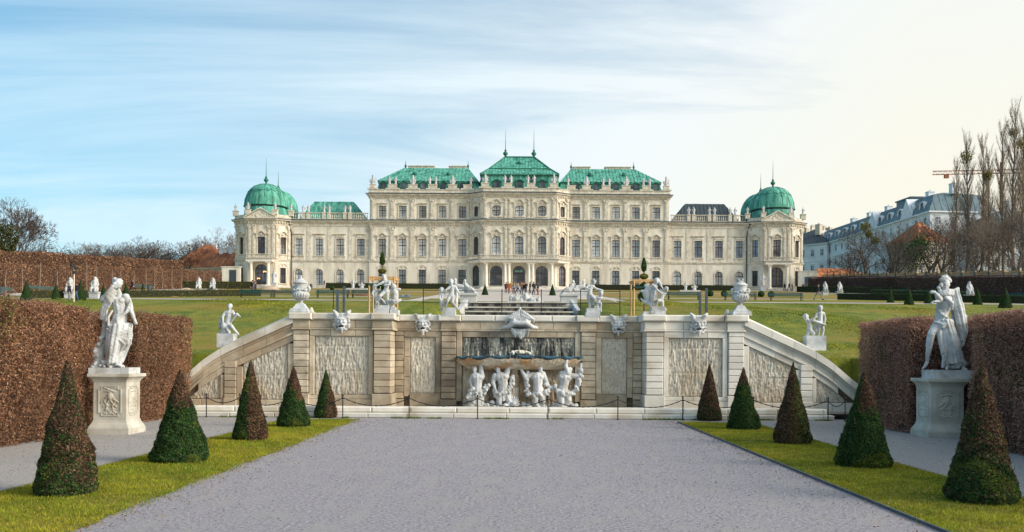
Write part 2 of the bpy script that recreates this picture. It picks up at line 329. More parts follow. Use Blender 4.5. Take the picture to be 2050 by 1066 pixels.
# foreground: side paths, lawn strips, steel edging
for sx, xa, xb in ((-1, -13.6, -9.0), (1, 8.75, 13.0)):
    g = MB(); g.add([(min(xa, xb), 2, .006), (max(xa, xb), 2, .006), (max(xa, xb), 34.4, .006), (min(xa, xb), 34.4, .006)], [(0, 1, 2, 3)])
    g.build('side_path', M['side_gravel'], kind='structure')
STR = {-1: [(-9.02, 3), (-6.02, 3), (-6.02, 33.6), (-8.75, 32.6)], 1: [(5.91, 3), (8.78, 3), (8.6, 32.0), (5.91, 33.2)]}
for sx in (-1, 1):
    P = STR[sx]; n = 60; V = []; F = []; rr = random.Random(5+sx)
    for i in range(n+1):
        t = i/n; a = [P[0][k]+(P[3][k]-P[0][k])*t for k in (0, 1)]; b = [P[1][k]+(P[2][k]-P[1][k])*t for k in (0, 1)]
        j0 = rr.uniform(-.04, .04); j1 = rr.uniform(-.12, .10) if sx < 0 else rr.uniform(-.01, .01)
        for q in range(7):
            u = q/6; x = a[0]+(b[0]-a[0])*u+(j0 if q == 0 else j1 if q == 6 else 0); y = a[1]+(b[1]-a[1])*u
            V.append((x, y, .012+.035*math.sin(PI*u)**.5))
    for i in range(n):
        for q in range(6): F.append((i*7+q, i*7+q+1, (i+1)*7+q+1, (i+1)*7+q))
    g = MB(); g.add(V, F); g.build('lawn_strip', M['lawn'], kind='structure', smooth=True)
    # grass blades
    nb = 105000; rg = np.random.default_rng(20+sx)
    t = rg.random(nb)**1.25; u = rg.random(nb)
    A = np.array(P[0])+(np.array(P[3])-np.array(P[0]))*t[:, None]; B = np.array(P[1])+(np.array(P[2])-np.array(P[1]))*t[:, None]
    XY = A+(B-A)*u[:, None]; keep = XY[:, 1] > 9; XY = XY[keep]; u = u[keep]; nb = len(XY)
    edge = np.minimum(u, 1-u); XY[:, 0] += rg.normal(0, .03, nb)*(edge < .03)+rg.gamma(1.2, .06, nb)*((1-u) < .05)*(sx < 0)
    z0 = .012+.035*np.sqrt(np.clip(np.sin(PI*u), 0, 1)); h = rg.uniform(.02, .055, nb); w_ = rg.uniform(.004, .011, nb); an = rg.uniform(0, PI, nb); le = rg.normal(0, .022, (nb, 2))
    P3 = np.column_stack([XY, z0-.004]); dx = np.column_stack([np.cos(an)*w_, np.sin(an)*w_, np.zeros(nb)])
    V = np.stack([P3-dx, P3+dx, P3+np.column_stack([le, h])], axis=1).reshape(-1, 3)
    nz = vnoise(P3, .9, 3)[:, None]; n2_ = vnoise(P3, 3.2, 8)[:, None]; k = rg.random((nb, 1))
    C = np.array([.12, .20, .012])*(1-nz)+np.array([.36, .35, .022])*nz; C = C*(.7+.6*n2_); C = np.where(k > .86, np.array([.42, .32, .06]), C)*rg.uniform(.7, 1.25, (nb, 1))
    me = np_mesh('grass', V, np.arange(3*nb).reshape(nb, 3), M['leaf'], C); o = put('grass', me); o['kind'] = 'stuff'; tag(o, ('left' if sx < 0 else 'right')+' strip of short yellow green grass beside the gravel', 'grass')
    if sx < 0: continue
    xx = 5.89
    g = MB(); g.box(xx-.012, xx+.012, 3, 33.4 if sx < 0 else 33.2, -.05, .05); g.build('lawn_edging', M['steel'], kind='structure')
# loose pebbles and dead leaves on the gravel
rg = np.random.default_rng(5); nb = 26000
Y = 8+26*rg.random(nb)**1.5; X = rg.uniform(-6.0, 5.9, nb); side = rg.random(nb) < .25
X = np.where(side, np.where(rg.random(nb) < .5, rg.uniform(-13, -9.1, nb), rg.uniform(8.9, 12.4, nb)), X)
s = rg.uniform(.006, .017, nb)*(.6+.03*Y); P3 = np.column_stack([X, Y, np.full(nb, .008)])
T = np.array([[1, 0, 0], [-.5, .87, 0], [-.5, -.87, 0], [0, 0, .8]]); V = (P3[:, None, :]+T[None]*s[:, None, None]).reshape(-1, 3)
F = (np.array([[0, 1, 3], [1, 2, 3], [2, 0, 3]])[None]+4*np.arange(nb)[:, None, None]).reshape(-1, 3)
k = rg.random(nb); C = np.where((k > .93)[:, None], np.array([.5, .48, .45]), np.where((k < .05)[:, None], np.array([.22, .11, .05]), np.array([.27, .26, .29])))*rg.uniform(.6, 1.3, (nb, 1))
o = put('pebbles', np_mesh('pebbles', V, F, M['leaf'], np.repeat(C, 3, axis=0))); o['kind'] = 'stuff'; tag(o, 'loose lilac grey pebbles scattered over the gravel', 'pebbles')
# weeds along the foot of the basin rim
nb = 5000; X = rg.uniform(-12, 12, nb); dens = vnoise(np.column_stack([X, X*0, X*0]), 1.2, 4); X = X[dens > .5]; nb = len(X)
P3 = np.column_stack([X, rg.normal(34.43, .05, nb), np.zeros(nb)]); an = rg.uniform(0, PI, nb); dx = np.column_stack([np.cos(an), np.sin(an), 0*an])*.018
V = np.stack([P3-dx, P3+dx, P3+np.column_stack([rg.normal(0, .03, nb), rg.normal(0, .03, nb), rg.uniform(.03, .09, nb)])], 1).reshape(-1, 3)
C = np.array([.13, .19, .02])*rg.uniform(.5, 1.4, (nb, 1)); o = put('weeds', np_mesh('weeds', V, np.arange(3*nb).reshape(nb, 3), M['leaf'], C)); o['kind'] = 'stuff'; tag(o, 'thin green weeds growing along the foot of the basin rim', 'weeds')
# upper garden: paths, parterre beds
sheet('parterre_gravel', [(-64.5, 86), (64.5, 86), (66, 211), (-66, 211)], M['gravel_far'], .02)
for sx in (-1, 1):
    for (xa, xb, ya, yb) in ((11, 54, 89.5, 103), (11, 54, 107, 150), (11, 56, 156, 196), (5.2, 9.4, 87.5, 96)):
        P = [(sx*xa, ya), (sx*xb, ya), (sx*xb, yb), (sx*xa, yb)]; P = P if sx > 0 else P[::-1]
        sheet('parterre_bed', P, M['bed'] if ya > 100 else M['lawn'], .05)
    P = [(sx*55.5, 84), (sx*63, 84), (sx*63, 205), (sx*57, 205)]; P = P if sx > 0 else P[::-1]
    sheet('upper_path', P, M['gravel_far'], .045)

# tufts of winter grass on the banks behind the wall
nb = 150000; rg = np.random.default_rng(31); X = rg.uniform(-46, 46, nb)*(.55+.45*rg.random(nb)); Y = 39+46*rg.random(nb)**.85; k_ = ~((np.abs(X) < 5.4) & (Y > 62)) & ((Y < 84) | (np.abs(X) > 5)); X = X[k_]; Y = Y[k_]; nb = len(X)
tzv = np.interp(Y, [20, 37, 45, 62, 70, 74, 84, 212], [-0.4, 2.35, 2.65, 4.75, 6.0, 6.45, 7.47, 18.31]); tzv += np.where((Y > 45) & (Y < 84) & (np.abs(X) > 9), .12*np.sin(X*.35+Y*.2)+.1*np.sin(X*.13), 0)
P3 = np.column_stack([X, Y, tzv-.03]); an = rg.uniform(0, PI, nb); w_ = rg.uniform(.02, .05, nb); dx = np.column_stack([np.cos(an)*w_, np.sin(an)*w_, 0*an]); h = rg.uniform(.03, .09, nb)
V = np.stack([P3-dx, P3+dx, P3+np.column_stack([rg.normal(0, .05, nb), rg.normal(0, .05, nb), h])], 1).reshape(-1, 3)
a1 = vnoise(P3, .16, 3)[:, None]; a2 = vnoise(P3, .7, 9)[:, None]; q_ = rg.random((nb, 1)); C = np.array([.085, .16, .014])*(1-a1)+np.array([.30, .285, .022])*a1; C = C*(.6+.8*a2); C = np.where(q_ > .93, np.array([.27, .22, .04]), C)*rg.uniform(.7, 1.35, (nb, 1))
o = put('bank_grass', np_mesh('bank_grass', V, np.arange(3*nb).reshape(nb, 3), M['leaf'], C)); o['kind'] = 'stuff'; tag(o, 'short mottled winter grass on the bank behind the fountain wall', 'grass')
# dead leaves blown along the lawn edges
nb = 1500; rg = np.random.default_rng(8); s_ = rg.random(nb) < .5; X = np.where(s_, -6.0+rg.gamma(1.2, .25, nb), 5.85-rg.gamma(1.2, .25, nb)); Y = 8+26*rg.random(nb); P3 = np.column_stack([X, Y, np.full(nb, .02)])
me = leaves(P3, np.tile([0, 0, 1.], (nb, 1)), np.array([.26, .15, .07])*rg.uniform(.5, 1.5, (nb, 1)), .022, .012, rg, 'fallen_leaves', .5); o = put('fallen_leaves', me); o['kind'] = 'stuff'; tag(o, 'dry fallen leaves blown along the edges of the gravel', 'leaves')
# ================================================================== the palace
PY, PZ = 212.0, 18.31
pal = thing('palace', 'wide cream baroque palace with green copper roofs and domed corner pavilions', 'palace', (0, PY, PZ))
MZ, TZ = 16.04, 22.4          # main cornice, upper cornice (top)
def poly_of(kind, w, h, n=12):
    a = w/2
    if kind == 'rect': return [(-a, 0), (a, 0), (a, h), (-a, h)]
    if kind == 'seg': return [(-a, 0), (a, 0)]+[(a*math.cos(t), h-a*.28+a*.28*math.sin(t)) for t in [PI*i/8 for i in range(9)]]
    if kind == 'arch': return [(-a, 0), (a, 0)]+[(a*math.cos(PI*i/n), h-a+a*math.sin(PI*i/n)) for i in range(n+1)]
    if kind == 'oct':
        c = w*.24; return [(-a+c, 0), (a-c, 0), (a, c), (a, h-c), (a-c, h), (-a+c, h), (-a, h-c), (-a, c)]
def inset(poly, d):
    xs = [p[0] for p in poly]; zs = [p[1] for p in poly]; cx = 0; cz = (min(zs)+max(zs))/2; sx = 1-2*d/(max(xs)-min(xs)); sz = 1-2*d/(max(zs)-min(zs))
    return [(cx+(x-cx)*sx, cz+(z-cz)*sz) for x, z in poly]
class WT: pass
WTS = {}
def wtype(key, kind, w, h, style, glassm='pane', bars=0, transom=.62, label=None):
    t = WT(); t.kind, t.w, t.h, t.key = kind, w, h, key; P = poly_of(kind, w, h); t.poly = P
    g = MB(); g.prism(P, .22, .36, [inset(P, .11)])
    g.box(-.075, .075, .20, .30, .08, h-.08); g.box(-w/2+.08, w/2-.08, .195, .30, h*transom-.08, h*transom+.08)
    for s in (-1, 1): g.box(s*w/4-.018, s*w/4+.018, .24, .30, .1, h-(.1 if kind != 'arch' else w*.16))
    for q in (.2, .41, .80): g.box(-w/2+.1, w/2-.1, .245, .30, h*q-.018, h*q+.018)
    if bars:
        for i in range(bars): x = -w/2+w*(i+1)/(bars+1); g.box(x-.022, x+.022, .10, .14, .02, h-(.02 if kind != 'arch' else w/2*(1-math.sqrt(max(0, 1-(2*x/w)**2)))))
        for i in range(6): z = h*(i+.7)/6.6; g.box(-w/2, w/2, .095, .135, z-.02, z+.02)
    t.frame = g.mesh('window', M['iron'] if bars else M['frame'])
    g = MB(); g.add([(x, .30, z) for x, z in inset(P, .08)], [tuple(range(len(P)))]); t.pane = g.mesh('pane', M[glassm])
    # surround: jambs, sill, hood
    g = MB(); e = .24; hw = w/2
    if kind in ('rect', 'seg', 'arch'):
        if kind == 'arch':
            g.prism([(-hw-e, 0), (-hw, 0)]+[(hw*math.cos(PI-PI*i/12), h-hw+hw*math.sin(PI*i/12)) for i in range(13)]+[(hw, 0), (hw+e, 0)]+[((hw+e)*math.cos(PI*i/12), h-hw+(hw+e)*math.sin(PI*i/12)) for i in range(13)], -.13, .02)
            g.prism([(-.15, h-.05), (.15, h-.05), (.24, h+.42), (-.24, h+.42)], -.25, -.02)
        else:
            g.box(-hw-e, -hw, -.10, .02, 0, h+e); g.box(hw, hw+e, -.10, .02, 0, h+e); g.box(-hw, hw, -.10, .02, h, h+e)
    else: g.prism(inset(P, -.24), -.13, .02, [P])
    g.box(-hw-e-.12, hw+e+.12, -.24, .02, -.22, -.003)
    if style in ('plain',):
        g.box(-hw-e-.35, hw+e+.35, -.34, .02, h+1.02, h+1.18); g.box(-hw-e-.22, hw+e+.22, -.22, .015, h+.90, h+1.017); g.box(-hw-.05, hw+.05, -.14, -.0, h+.32, h+.80)
        g.box(-hw-e-.1, hw+e+.1, -.06, .0, -1.0, -.25)
    if style in ('ogee', 'bigogee'):
        k = 1.25 if style == 'bigogee' else 1.0; W = (hw+e+.42); b = h+.62
        top = [(-W+2*W*i/24, b+.22+.62*k*max(0, math.cos(PI*.5*(-W+2*W*i/24)/(W*.62)))**1.4+(.10 if abs(i-12) > 10 else 0)) for i in range(25)]
        low = [(x, z-.24) for x, z in top]; g.prism(low+top[::-1], -.48, .02)
        g.prism([(-hw-.1, h+e+.003), (hw+.1, h+e+.003)]+[(x, z-.26) for x, z in top[::-1] if abs(x) < hw+.1], -.12, .01)
        g.ell((0, -.14, h+.62), (.42, .17, .34), 8, 5); g.ell((-.55, -.12, h+.52), (.25, .12, .18), 6, 4); g.ell((.55, -.12, h+.52), (.25, .12, .18), 6, 4)
        for s in (-1, 1): g.box(s*(hw+e*.5)-.15, s*(hw+e*.5)+.15, -.26, -.103, h-.25, h+.6)
        g.box(-hw-e-.1, hw+e+.1, -.07, .0, -1.0, -.25)
    if style == 'shell':
        W = hw+.35; top = [(W*math.cos(PI*i/12), h+.32+.78*math.sin(PI*i/12)) for i in range(13)]; inn = [(x*.78, h+.32+(z-h-.32)*.72) for x, z in top]
        g.prism(top[::-1][::-1]+inn[::-1], -.18, .015)
        g.ell((0, -.08, h+.62), (.30, .14, .22), 7, 4)
    if style == 'double':
        for s in (-1, 1):
            top = [(s*.55+.75*math.cos(PI*i/8), h+.55+.30*math.sin(PI*i/8)) for i in range(9)]; g.prism(top, -.36, .015)
        g.ell((0, -.14, h+.72), (.35, .18, .30), 8, 5)
    t.sur = g.mesh('window_surround', M['cream_trim']); WTS[key] = t; return t
wtype('gr', 'rect', 1.75, 3.66, 'shell', 'pane', bars=5)
wtype('g1', 'rect', 1.80, 4.0, 'ogee', 'pane')
wtype('w1', 'rect', 1.80, 4.0, 'plain', 'pane')
wtype('wr', 'rect', 1.80, 4.0, 'plain', 'pane_blue')
wtype('g2', 'rect', 1.75, 2.8, 'double', 'pane')
wtype('wg', 'arch', 1.80, 3.75, 'none', 'pane', transom=.70)
wtype('c0', 'arch', 2.85, 5.1, 'none', 'pane_dark', transom=.66)
wtype('c1', 'arch', 1.95, 4.4, 'bigogee', 'pane', transom=.62)
wtype('c2', 'oct', 1.95, 2.5, 'bigogee', 'pane', transom=.55)
wtype('a0', 'arch', 2.1, 5.0, 'none', 'pane_dark')
wtype('a1', 'arch', 1.5, 4.4, 'ogee', 'pane_dark')
wtype('a2', 'oct', 1.35, 2.5, 'ogee', 'pane_dark')
wtype('p0', 'arch', 3.0, 5.2, 'none', 'pane_dark', transom=.60)
wtype('p1', 'rect', 1.80, 4.0, 'ogee', 'pane_dark')
wtype('ps1', 'rect', 1.35, 4.0, 'ogee', 'pane_dark')
wtype('psb', 'rect', 1.35, 4.0, 'ogee', 'pane_blue')
wtype('ps0', 'rect', 1.35, 3.66, 'shell', 'pane_dark', bars=4)
WR = []
def windows_on(P0, P1, items, base):
    d = Vector((P1[0]-P0[0], P1[1]-P0[1])); Ln = d.length; d.normalize(); ang = math.atan2(d.y, d.x)
    for u, z, key in items:
        t = WTS[key]; isdoor = key in ('c0', 'p0')
        x, y = P0[0]+d.x*u, P0[1]+d.y*u
        f = put('door' if isdoor else 'window', t.frame, pal, (x, y, z), ang)
        put('pane', t.pane, f); put('surround', t.sur, f)
        WR.append((x, y, z, key))
def wall_seg(g, P0, P1, z0, z1, items, depth=.45):
    d = Vector((P1[0]-P0[0], P1[1]-P0[1])); Ln = d.length; d.normalize(); n = Vector((d.y, -d.x))
    outer = [(0, z0), (Ln, z0), (Ln, z1), (0, z1)]; loops = [outer]
    for u, z, key in items: loops.append([(u+a, z+b) for a, b in WTS[key].poly])
    flat = [p for l in loops for p in l]; tr = tessellate_polygon([[Vector((p[0], p[1], 0)) for p in l] for l in loops])
    def W(p, o=0.0): return (P0[0]+d.x*p[0]-n.x*o, P0[1]+d.y*p[0]-n.y*o, p[1])
    fs = []
    for t in tr:
        a, b, c = [flat[i] for i in t]; cr = (b[0]-a[0])*(c[1]-a[1])-(b[1]-a[1])*(c[0]-a[0])
        if abs(cr) > 1e-10: fs.append(tuple(t) if cr > 0 else tuple(t[::-1]))
    g.add([W(p) for p in flat], fs)
    for l in loops[1:]:
        k = len(l); g.add([W(p) for p in l]+[W(p, depth) for p in l], [(i, i+k, (i+1) % k+k, (i+1) % k) for i in range(k)])
def mir(path): return [(-x, y) for x, y in path[::-1]]
half = [(-67.2, 12), (-67.2, .9), (-63.5, -1.7), (-57.1, -1.7), (-53.9, .4), (-35.3, .4), (-35.3, 0), (-11.8, 0), (-8.4, -2.4)]
path1 = half+mir(half); half3 = [(-35.3, 21), (-35.3, 0), (-11.8, 0), (-8.4, -2.4)]; path3 = half3+mir(half3)
MW = [-32.3, -27.5, -22.8, -18.1, -13.4]; WW = [-52.05, -47.2, -42.3, -37.4]
def seg_items(i, upper=False):
    path = path3 if upper else path1; P0, P1 = path[i], path[i+1]; Ln = math.hypot(P1[0]-P0[0], P1[1]-P0[1]); it = []
    horiz = abs(P0[1]-P1[1]) < 1e-6; mid = (P0[0]+P1[0])/2; am = abs(mid)
    if upper:
        if horiz and am < 1: it = [(Ln/2+x, 16.75, 'c2') for x in (-5.33, 0, 5.33)]
        elif horiz: it = [((s*x)-P0[0], 16.6, 'g2') for s in ((1,) if mid < 0 else (-1,)) for x in MW]
        elif Ln < 6: it = [(Ln/2, 16.75, 'a2')]
        return P0, P1, it
    if horiz and am < 1: it = [(Ln/2+x, z, k) for x in (-5.33, 0, 5.33) for z, k in ((.12, 'c0'), (7.75, 'c1'))]
    elif horiz and 11 < am < 30: it = [((x if mid < 0 else -x)-P0[0], z, k) for x in MW for z, k in ((.75, 'gr'), (7.65, 'g1'))]
    elif horiz and 36 < am < 50: it = [((x if mid < 0 else -x)-P0[0], z, k) for x in WW for z, k in ((.65, 'wg'), (7.65, 'w1' if mid < 0 or abs(x) < 40 else 'wr'))]
    elif horiz and am > 55: it = [(Ln/2, .12, 'p0'), (Ln/2, 7.75, 'p1')]
    elif am < 12 and Ln > 2: it = [(Ln/2, .4, 'a0'), (Ln/2, 7.75, 'a1')]
    elif 53 < am < 68 and 3 < Ln < 6: it = [(Ln/2, .9, 'ps0'), (Ln/2, 7.75, 'psb' if mid > 0 and am < 58 else 'ps1')]
    return P0, P1, it
g = MB()
for i in range(len(path1)-1):
    P0, P1, it = seg_items(i); wall_seg(g, P0, P1, -1.0, MZ, it); windows_on(P0, P1, it, 0)
back = [(67.2, 12), (54, 14), (36, 14), (35.3, 22), (-35.3, 22), (-36, 14), (-54, 14), (-67.2, 12)]
for a, b in zip(back, back[1:]): wall_seg(g, a, b, -1.0, MZ, [])
g.build('lower_wall', M['cream'], pal)
g = MB()
for i in range(len(path3)-1):
    P0, P1, it = seg_items(i, True); wall_seg(g, P0, P1, MZ, TZ+.01, it); windows_on(P0, P1, it, 0)
wall_seg(g, (35.3, 21), (-35.3, 21), MZ, TZ, []); g.build('upper_wall', M['cream'], pal)
# floors inside, so rooms are closed
g = MB(); g.prism([(-66.8, 0), (66.8, 0), (66.8, .2), (-66.8, .2)], 2.2, 11.8); g.add([(x, y, MZ-.1) for x, y in path1+back[1:-1]], [tuple(range(len(path1)+len(back)-2))]); g.build('floor_slab', M['slate'], pal)
g = MB(); g.add([(x, y, TZ-.1) for x, y in path3], [tuple(range(len(path3)))]); g.build('ceiling_slab', M['slate'], pal)
g = MB(); g.box(-66.5, 66.5, 3.0, 3.2, -.5, MZ-.2); g.box(-35, 35, 2.95, 3.15, MZ-.15, TZ-.2); g.build('room_wall', M['house_beige'], pal)
# cornices and courses
g = MB(); g.sweep(path1, [(-.05, 14.55), (.12, 14.57), (.14, 14.8), (.10, 15.2), (.32, 15.3), (.36, 15.45), (.75, 15.62), (.85, 15.86), (-.05, 15.9)]); g.build('main_cornice', M['cream_trim'], pal)
g = MB(); g.sweep(path1, [(-.05, 15.905), (.92, 15.87), (.93, 16.0), (-.05, 16.2)]); g.build('main_cornice_flashing', M['lead'], pal)
g = MB(); g.sweep(path3, [(-.05, 20.9+.3), (.1, 21.22), (.12, 21.5), (.3, 21.6), (.35, 21.75), (.72, 21.92), (.80, 22.15), (-.05, 22.2)]); g.build('upper_cornice', M['cream_trim'], pal)
g = MB(); g.sweep(path3, [(-.05, 22.205), (.88, 22.16), (.9, 22.30), (-.05, 22.5)]); g.build('upper_cornice_flashing', M['lead'], pal)
g = MB(); g.sweep(path1, [(-.05, 6.05), (.14, 6.1), (.16, 6.3), (.30, 6.42), (.28, 6.55), (-.05, 6.6)]); g.sweep(path1, [(-.05, -1.0), (.22, -1.0), (.22, .45), (.12, .55), (-.05, .56)][:4]+[(-.05, .55)]); g.build('string_course', M['cream_trim'], pal)
def along(path, step, skip_short=1.5):
    for P0, P1 in zip(path, path[1:]):
        d = Vector((P1[0]-P0[0], P1[1]-P0[1])); Ln = d.length
        if Ln < skip_short: continue
        d.normalize(); n = max(1, int(Ln/step))
        for i in range(n):
            u = (i+.5)*Ln/n; yield P0[0]+d.x*u, P0[1]+d.y*u, math.atan2(d.y, d.x), d
def rbox(g, x, y, ang, hw, o0, o1, z0, z1):
    ca, sa = math.cos(ang), math.sin(ang); vs = []
    for z in (z0, z1):
        for a, o in ((-hw, -o0), (hw, -o0), (hw, -o1), (-hw, -o1)): vs.append((x+a*ca-o*sa, y+a*sa+o*ca, z))
    # local -y is outward: o negative
    g.add(vs, [(3, 2, 1, 0), (4, 5, 6, 7), (0, 1, 5, 4)[::-1], (1, 2, 6, 5)[::-1], (2, 3, 7, 6)[::-1], (3, 0, 4, 7)[::-1]])
g = MB()
for x, y, a, d in along(path1, .62):
    if abs(x) < 36 or abs(x) > 53.5: rbox(g, x, y, a, .17, .06, .40, 14.95, 15.27)
for x, y, a, d in along(path3, .6): rbox(g, x, y, a, .15, .06, .33, 21.3, 21.58)
o = g.build('dentil', M['cream_trim'], pal, kind='stuff')
# rustication bands of the ground storey, cut by the openings
g = MB()
for i in range(len(path1)-1):
    P0, P1, it = seg_items(i); d = Vector((P1[0]-P0[0], P1[1]-P0[1])); Ln = d.length; d.normalize()
    if Ln < 1.5: continue
    for k in range(11):
        z0 = .62+k*.49; z1 = z0+.43; cuts = []
        for u, z, key in it:
            if z > 6: continue
            w_ = WTS[key].w/2+.3
            cuts.append((u-w_, u+w_))
        s = 0.0; spans = []
        for a, b in sorted(cuts)+[(Ln, Ln)]:
            if a-s > .25: spans.append((s, a))
            s = b
        for a, b in spans: m_ = (a+b)/2; rbox(g, P0[0]+d.x*m_, P0[1]+d.y*m_, math.atan2(d.y, d.x), (b-a)/2, -.02, .055, z0, z1)
g.build('rustication', M['cream'], pal, kind='stuff')
# pilasters
def pil_mesh(w, z0, z1, name, caph=.9, depth=.2):
    g = MB(); g.box(-w/2, w/2, -depth, .03, z0+.35, z1-caph); g.box(-w/2-.1, w/2+.1, -depth-.08, .025, z0, z0+.34)
    g.box(-w/2+.14, w/2-.14, -depth-.05, -depth-.003, z0+.8, z0+(z1-z0)*.36); g.box(-w/2+.14, w/2-.14, -depth-.05, -depth-.003, z0+(z1-z0)*.42, z1-caph-.25)
    g.prism([(-w/2, z1-caph+.003), (w/2, z1-caph+.003), (w/2+.22, z1-.16), (-w/2-.22, z1-.16)], -depth-.1, .02)
    for s in (-1, 1): g.ell((s*(w/2+.08), -depth-.12, z1-.30), (.17, .12, .16), 7, 4)
    g.ell((0, -depth-.10, z1-.5), (.28, .1, .3), 7, 4)
    g.box(-w/2-.3, w/2+.3, -depth-.2, .022, z1-.157, z1)
    return g.mesh(name, M['cream_trim'])
pm1 = pil_mesh(1.15, 6.65, 14.5, 'pilaster'); pm2 = pil_mesh(1.0, 16.25, 21.15, 'pilaster', .7); pmn = pil_mesh(.6, 6.65, 14.5, 'pilaster'); pmn2 = pil_mesh(.55, 16.25, 21.15, 'pilaster', .7)
PX = [-34.6, -29.9, -25.15, -20.45, -15.75, -12.15]
for s in (-1, 1):
    for x in PX:
        put('pilaster', pm1 if abs(x) < 34 and abs(x) > 12.5 else pmn, pal, (s*x, 0, 0)); put('pilaster', pm2 if abs(x) < 34 and abs(x) > 12.5 else pmn2, pal, (s*x, 0, 0))
    for x in (7.95, 3.15, 2.2): put('pilaster', pmn, pal, (s*x, -2.4, 0)); put('pilaster', pmn2, pal, (s*x, -2.4, 0))
    for x, y in ((63.05, -1.7), (62.1, -1.7), (58.5, -1.7), (57.55, -1.7)): put('pilaster', pmn, pal, (s*x, y, 0))
    for u in (.12, .88):
        for (a, b) in (((-11.8, 0), (-8.4, -2.4)), ((-67.2, .9), (-63.5, -1.7)), ((-57.1, -1.7), (-53.9, .4))):
            if s > 0: a, b = (-b[0], b[1]), (-a[0], a[1])
            x = a[0]+(b[0]-a[0])*u; y = a[1]+(b[1]-a[1])*u; an = math.atan2(b[1]-a[1], b[0]-a[0])
            put('pilaster', pmn, pal, (x, y, 0), an)
            if abs(x) < 20: put('pilaster', pmn2, pal, (x, y, 0), an)
    # plain lesenes of the two-storey wings and their blind panels
    for x in (53.3, 49.7, 44.8, 39.9, 35.75):
        g = MB(); g.box(-.5, .5, -.07, .03, 6.65, 14.5); g.box(-.34, .34, -.10, -.073, 7.4, 13.6); g.build('lesene', M['cream_trim'], pal, loc=(s*x, .4, 0))
    # downpipe
    g = MB(); g.tube([(s*54.3, .1-.3, 15.7), (s*54.0, .0, 14.2), (s*53.7, .15, 12.8), (s*53.7, .15, .1)], .12, 6); g.ell((s*54.35, -.45, 15.6), (.35, .3, .3)); g.build('downpipe', M['slate'], pal)
# portico columns, balcony
def column_mesh(h, r):
    g = MB(); g.box(-r*1.45, r*1.45, -r*1.45, r*1.45, 0, .3); g.lathe([(r*1.35, .303), (r*1.35, .45), (r*1.05, .6), (r, .62), (r, h*.35), (r*.86, h-.75), (r*1.0, h-.7), (r*.9, h-.6), (r*1.3, h-.2)], seg=14); g.box(-r*1.5, r*1.5, -r*1.5, r*1.5, h-.197, h)
    return g.mesh('column', M['cream_white'], smooth=False)
cm = column_mesh(5.75, .38)
for s in (-1, 1):
    for x in (7.6, 3.2, 2.3): put('column', cm, pal, (s*x, -3.9, .0))
    for x in (58.3, 62.3): put('column', cm, pal, (s*x, -3.0, 0))
bal = MB()
def baluster_run(P0, P1, z, h, step=.42, br=.11, piers=0):
    d = Vector((P1[0]-P0[0], P1[1]-P0[1])); Ln = d.length; d.normalize(); n = int(Ln/step); an = math.atan2(d.y, d.x)
    for i in range(n):
        u = (i+.5)*Ln/n; x, y = P0[0]+d.x*u, P0[1]+d.y*u
        bal.lathe([(br*.7, z+.14), (br*.5, z+.25), (br*1.15, z+h*.45), (br*.45, z+h*.72), (br*.8, z+h-.16)], x, y, 6)
    mx, my = (P0[0]+P1[0])/2, (P0[1]+P1[1])/2
    g_ = MB(); rbox(g_, mx, my, an, Ln/2, -.17, .17, z, z+.15); g_.build('bottom_rail', M['cream_trim'], pal); g_ = MB(); rbox(g_, mx, my, an, Ln/2, -.20, .20, z+h-.16, z+h); g_.build('top_rail', M['cream_trim'], pal)
bc = [(-11.9, -1.6), (-9.0, -4.6), (9.0, -4.6), (11.9, -1.6)]
g = MB(); g.sweep(bc, [(-.9, 5.78), (.0, 5.8), (.1, 5.95), (.1, 6.15), (.3, 6.25), (.3, 6.38), (-.9, 6.4)]); g.box(-8.9, 8.9, -4.55, -2.35, 5.85, 6.35); g.build('balcony_slab', M['cream_white'], pal)
g = MB(); g.sweep(bc, [(-.5, 6.41), (.38, 6.39), (.38, 6.50), (-.5, 6.52)]); g.box(-8.9, 8.9, -4.1, -2.35, 6.41, 6.515); g.build('balcony_flashing', M['lead'], pal)
for a, b in zip(bc, bc[1:]): baluster_run(a, b, 6.52, 1.05)
for s in (-1, 1):
    q = [(s*63.4, -3.5), (s*57.2, -3.5)][::(1 if s < 0 else -1)]; q = sorted(q)
    g = MB(); g.box(min(q)[0], max(q)[0], -3.6, -1.65, 5.8, 6.35); g.box(min(q)[0]-.15, max(q)[0]+.15, -3.75, -1.66, 6.353, 6.47); g.build('balcony_slab', [M['cream_white']], pal)
    g = MB(); g.box(min(q)[0]-.2, max(q)[0]+.2, -3.82, -1.66, 6.473, 6.55); g.build('balcony_flashing', M['lead'], pal)
    baluster_run(q[0], q[1], 6.55, 1.0)
# wing balustrades with piers
for s in (-1, 1):
    xs = [35.6, 40.1, 42.1, 45.6, 47.6, 51.2, 53.8]
    spans = [(35.7, 39.9), (42.3, 45.4), (47.4, 50.6), (52.4, 53.9)] if False else [(35.7, 39.5), (41.7, 44.4), (46.6, 49.3), (51.5, 53.6)]
    for a, b in spans: baluster_run((min(s*a, s*b), .35), (max(s*a, s*b), .35), 16.22, 1.55)
    for x in (40.0, 41.2, 44.9, 46.1, 49.8, 51.0):
        g = MB(); g.box(-.42, .42, -.30, .30, 16.2, 17.62); g.box(-.5, .5, -.38, .38, 17.623, 17.82); g.build('balustrade_pier', M['cream_trim'], pal, loc=(s*x, .35, 0))
bal.build('baluster', M['cream_trim'], pal, kind='stuff')
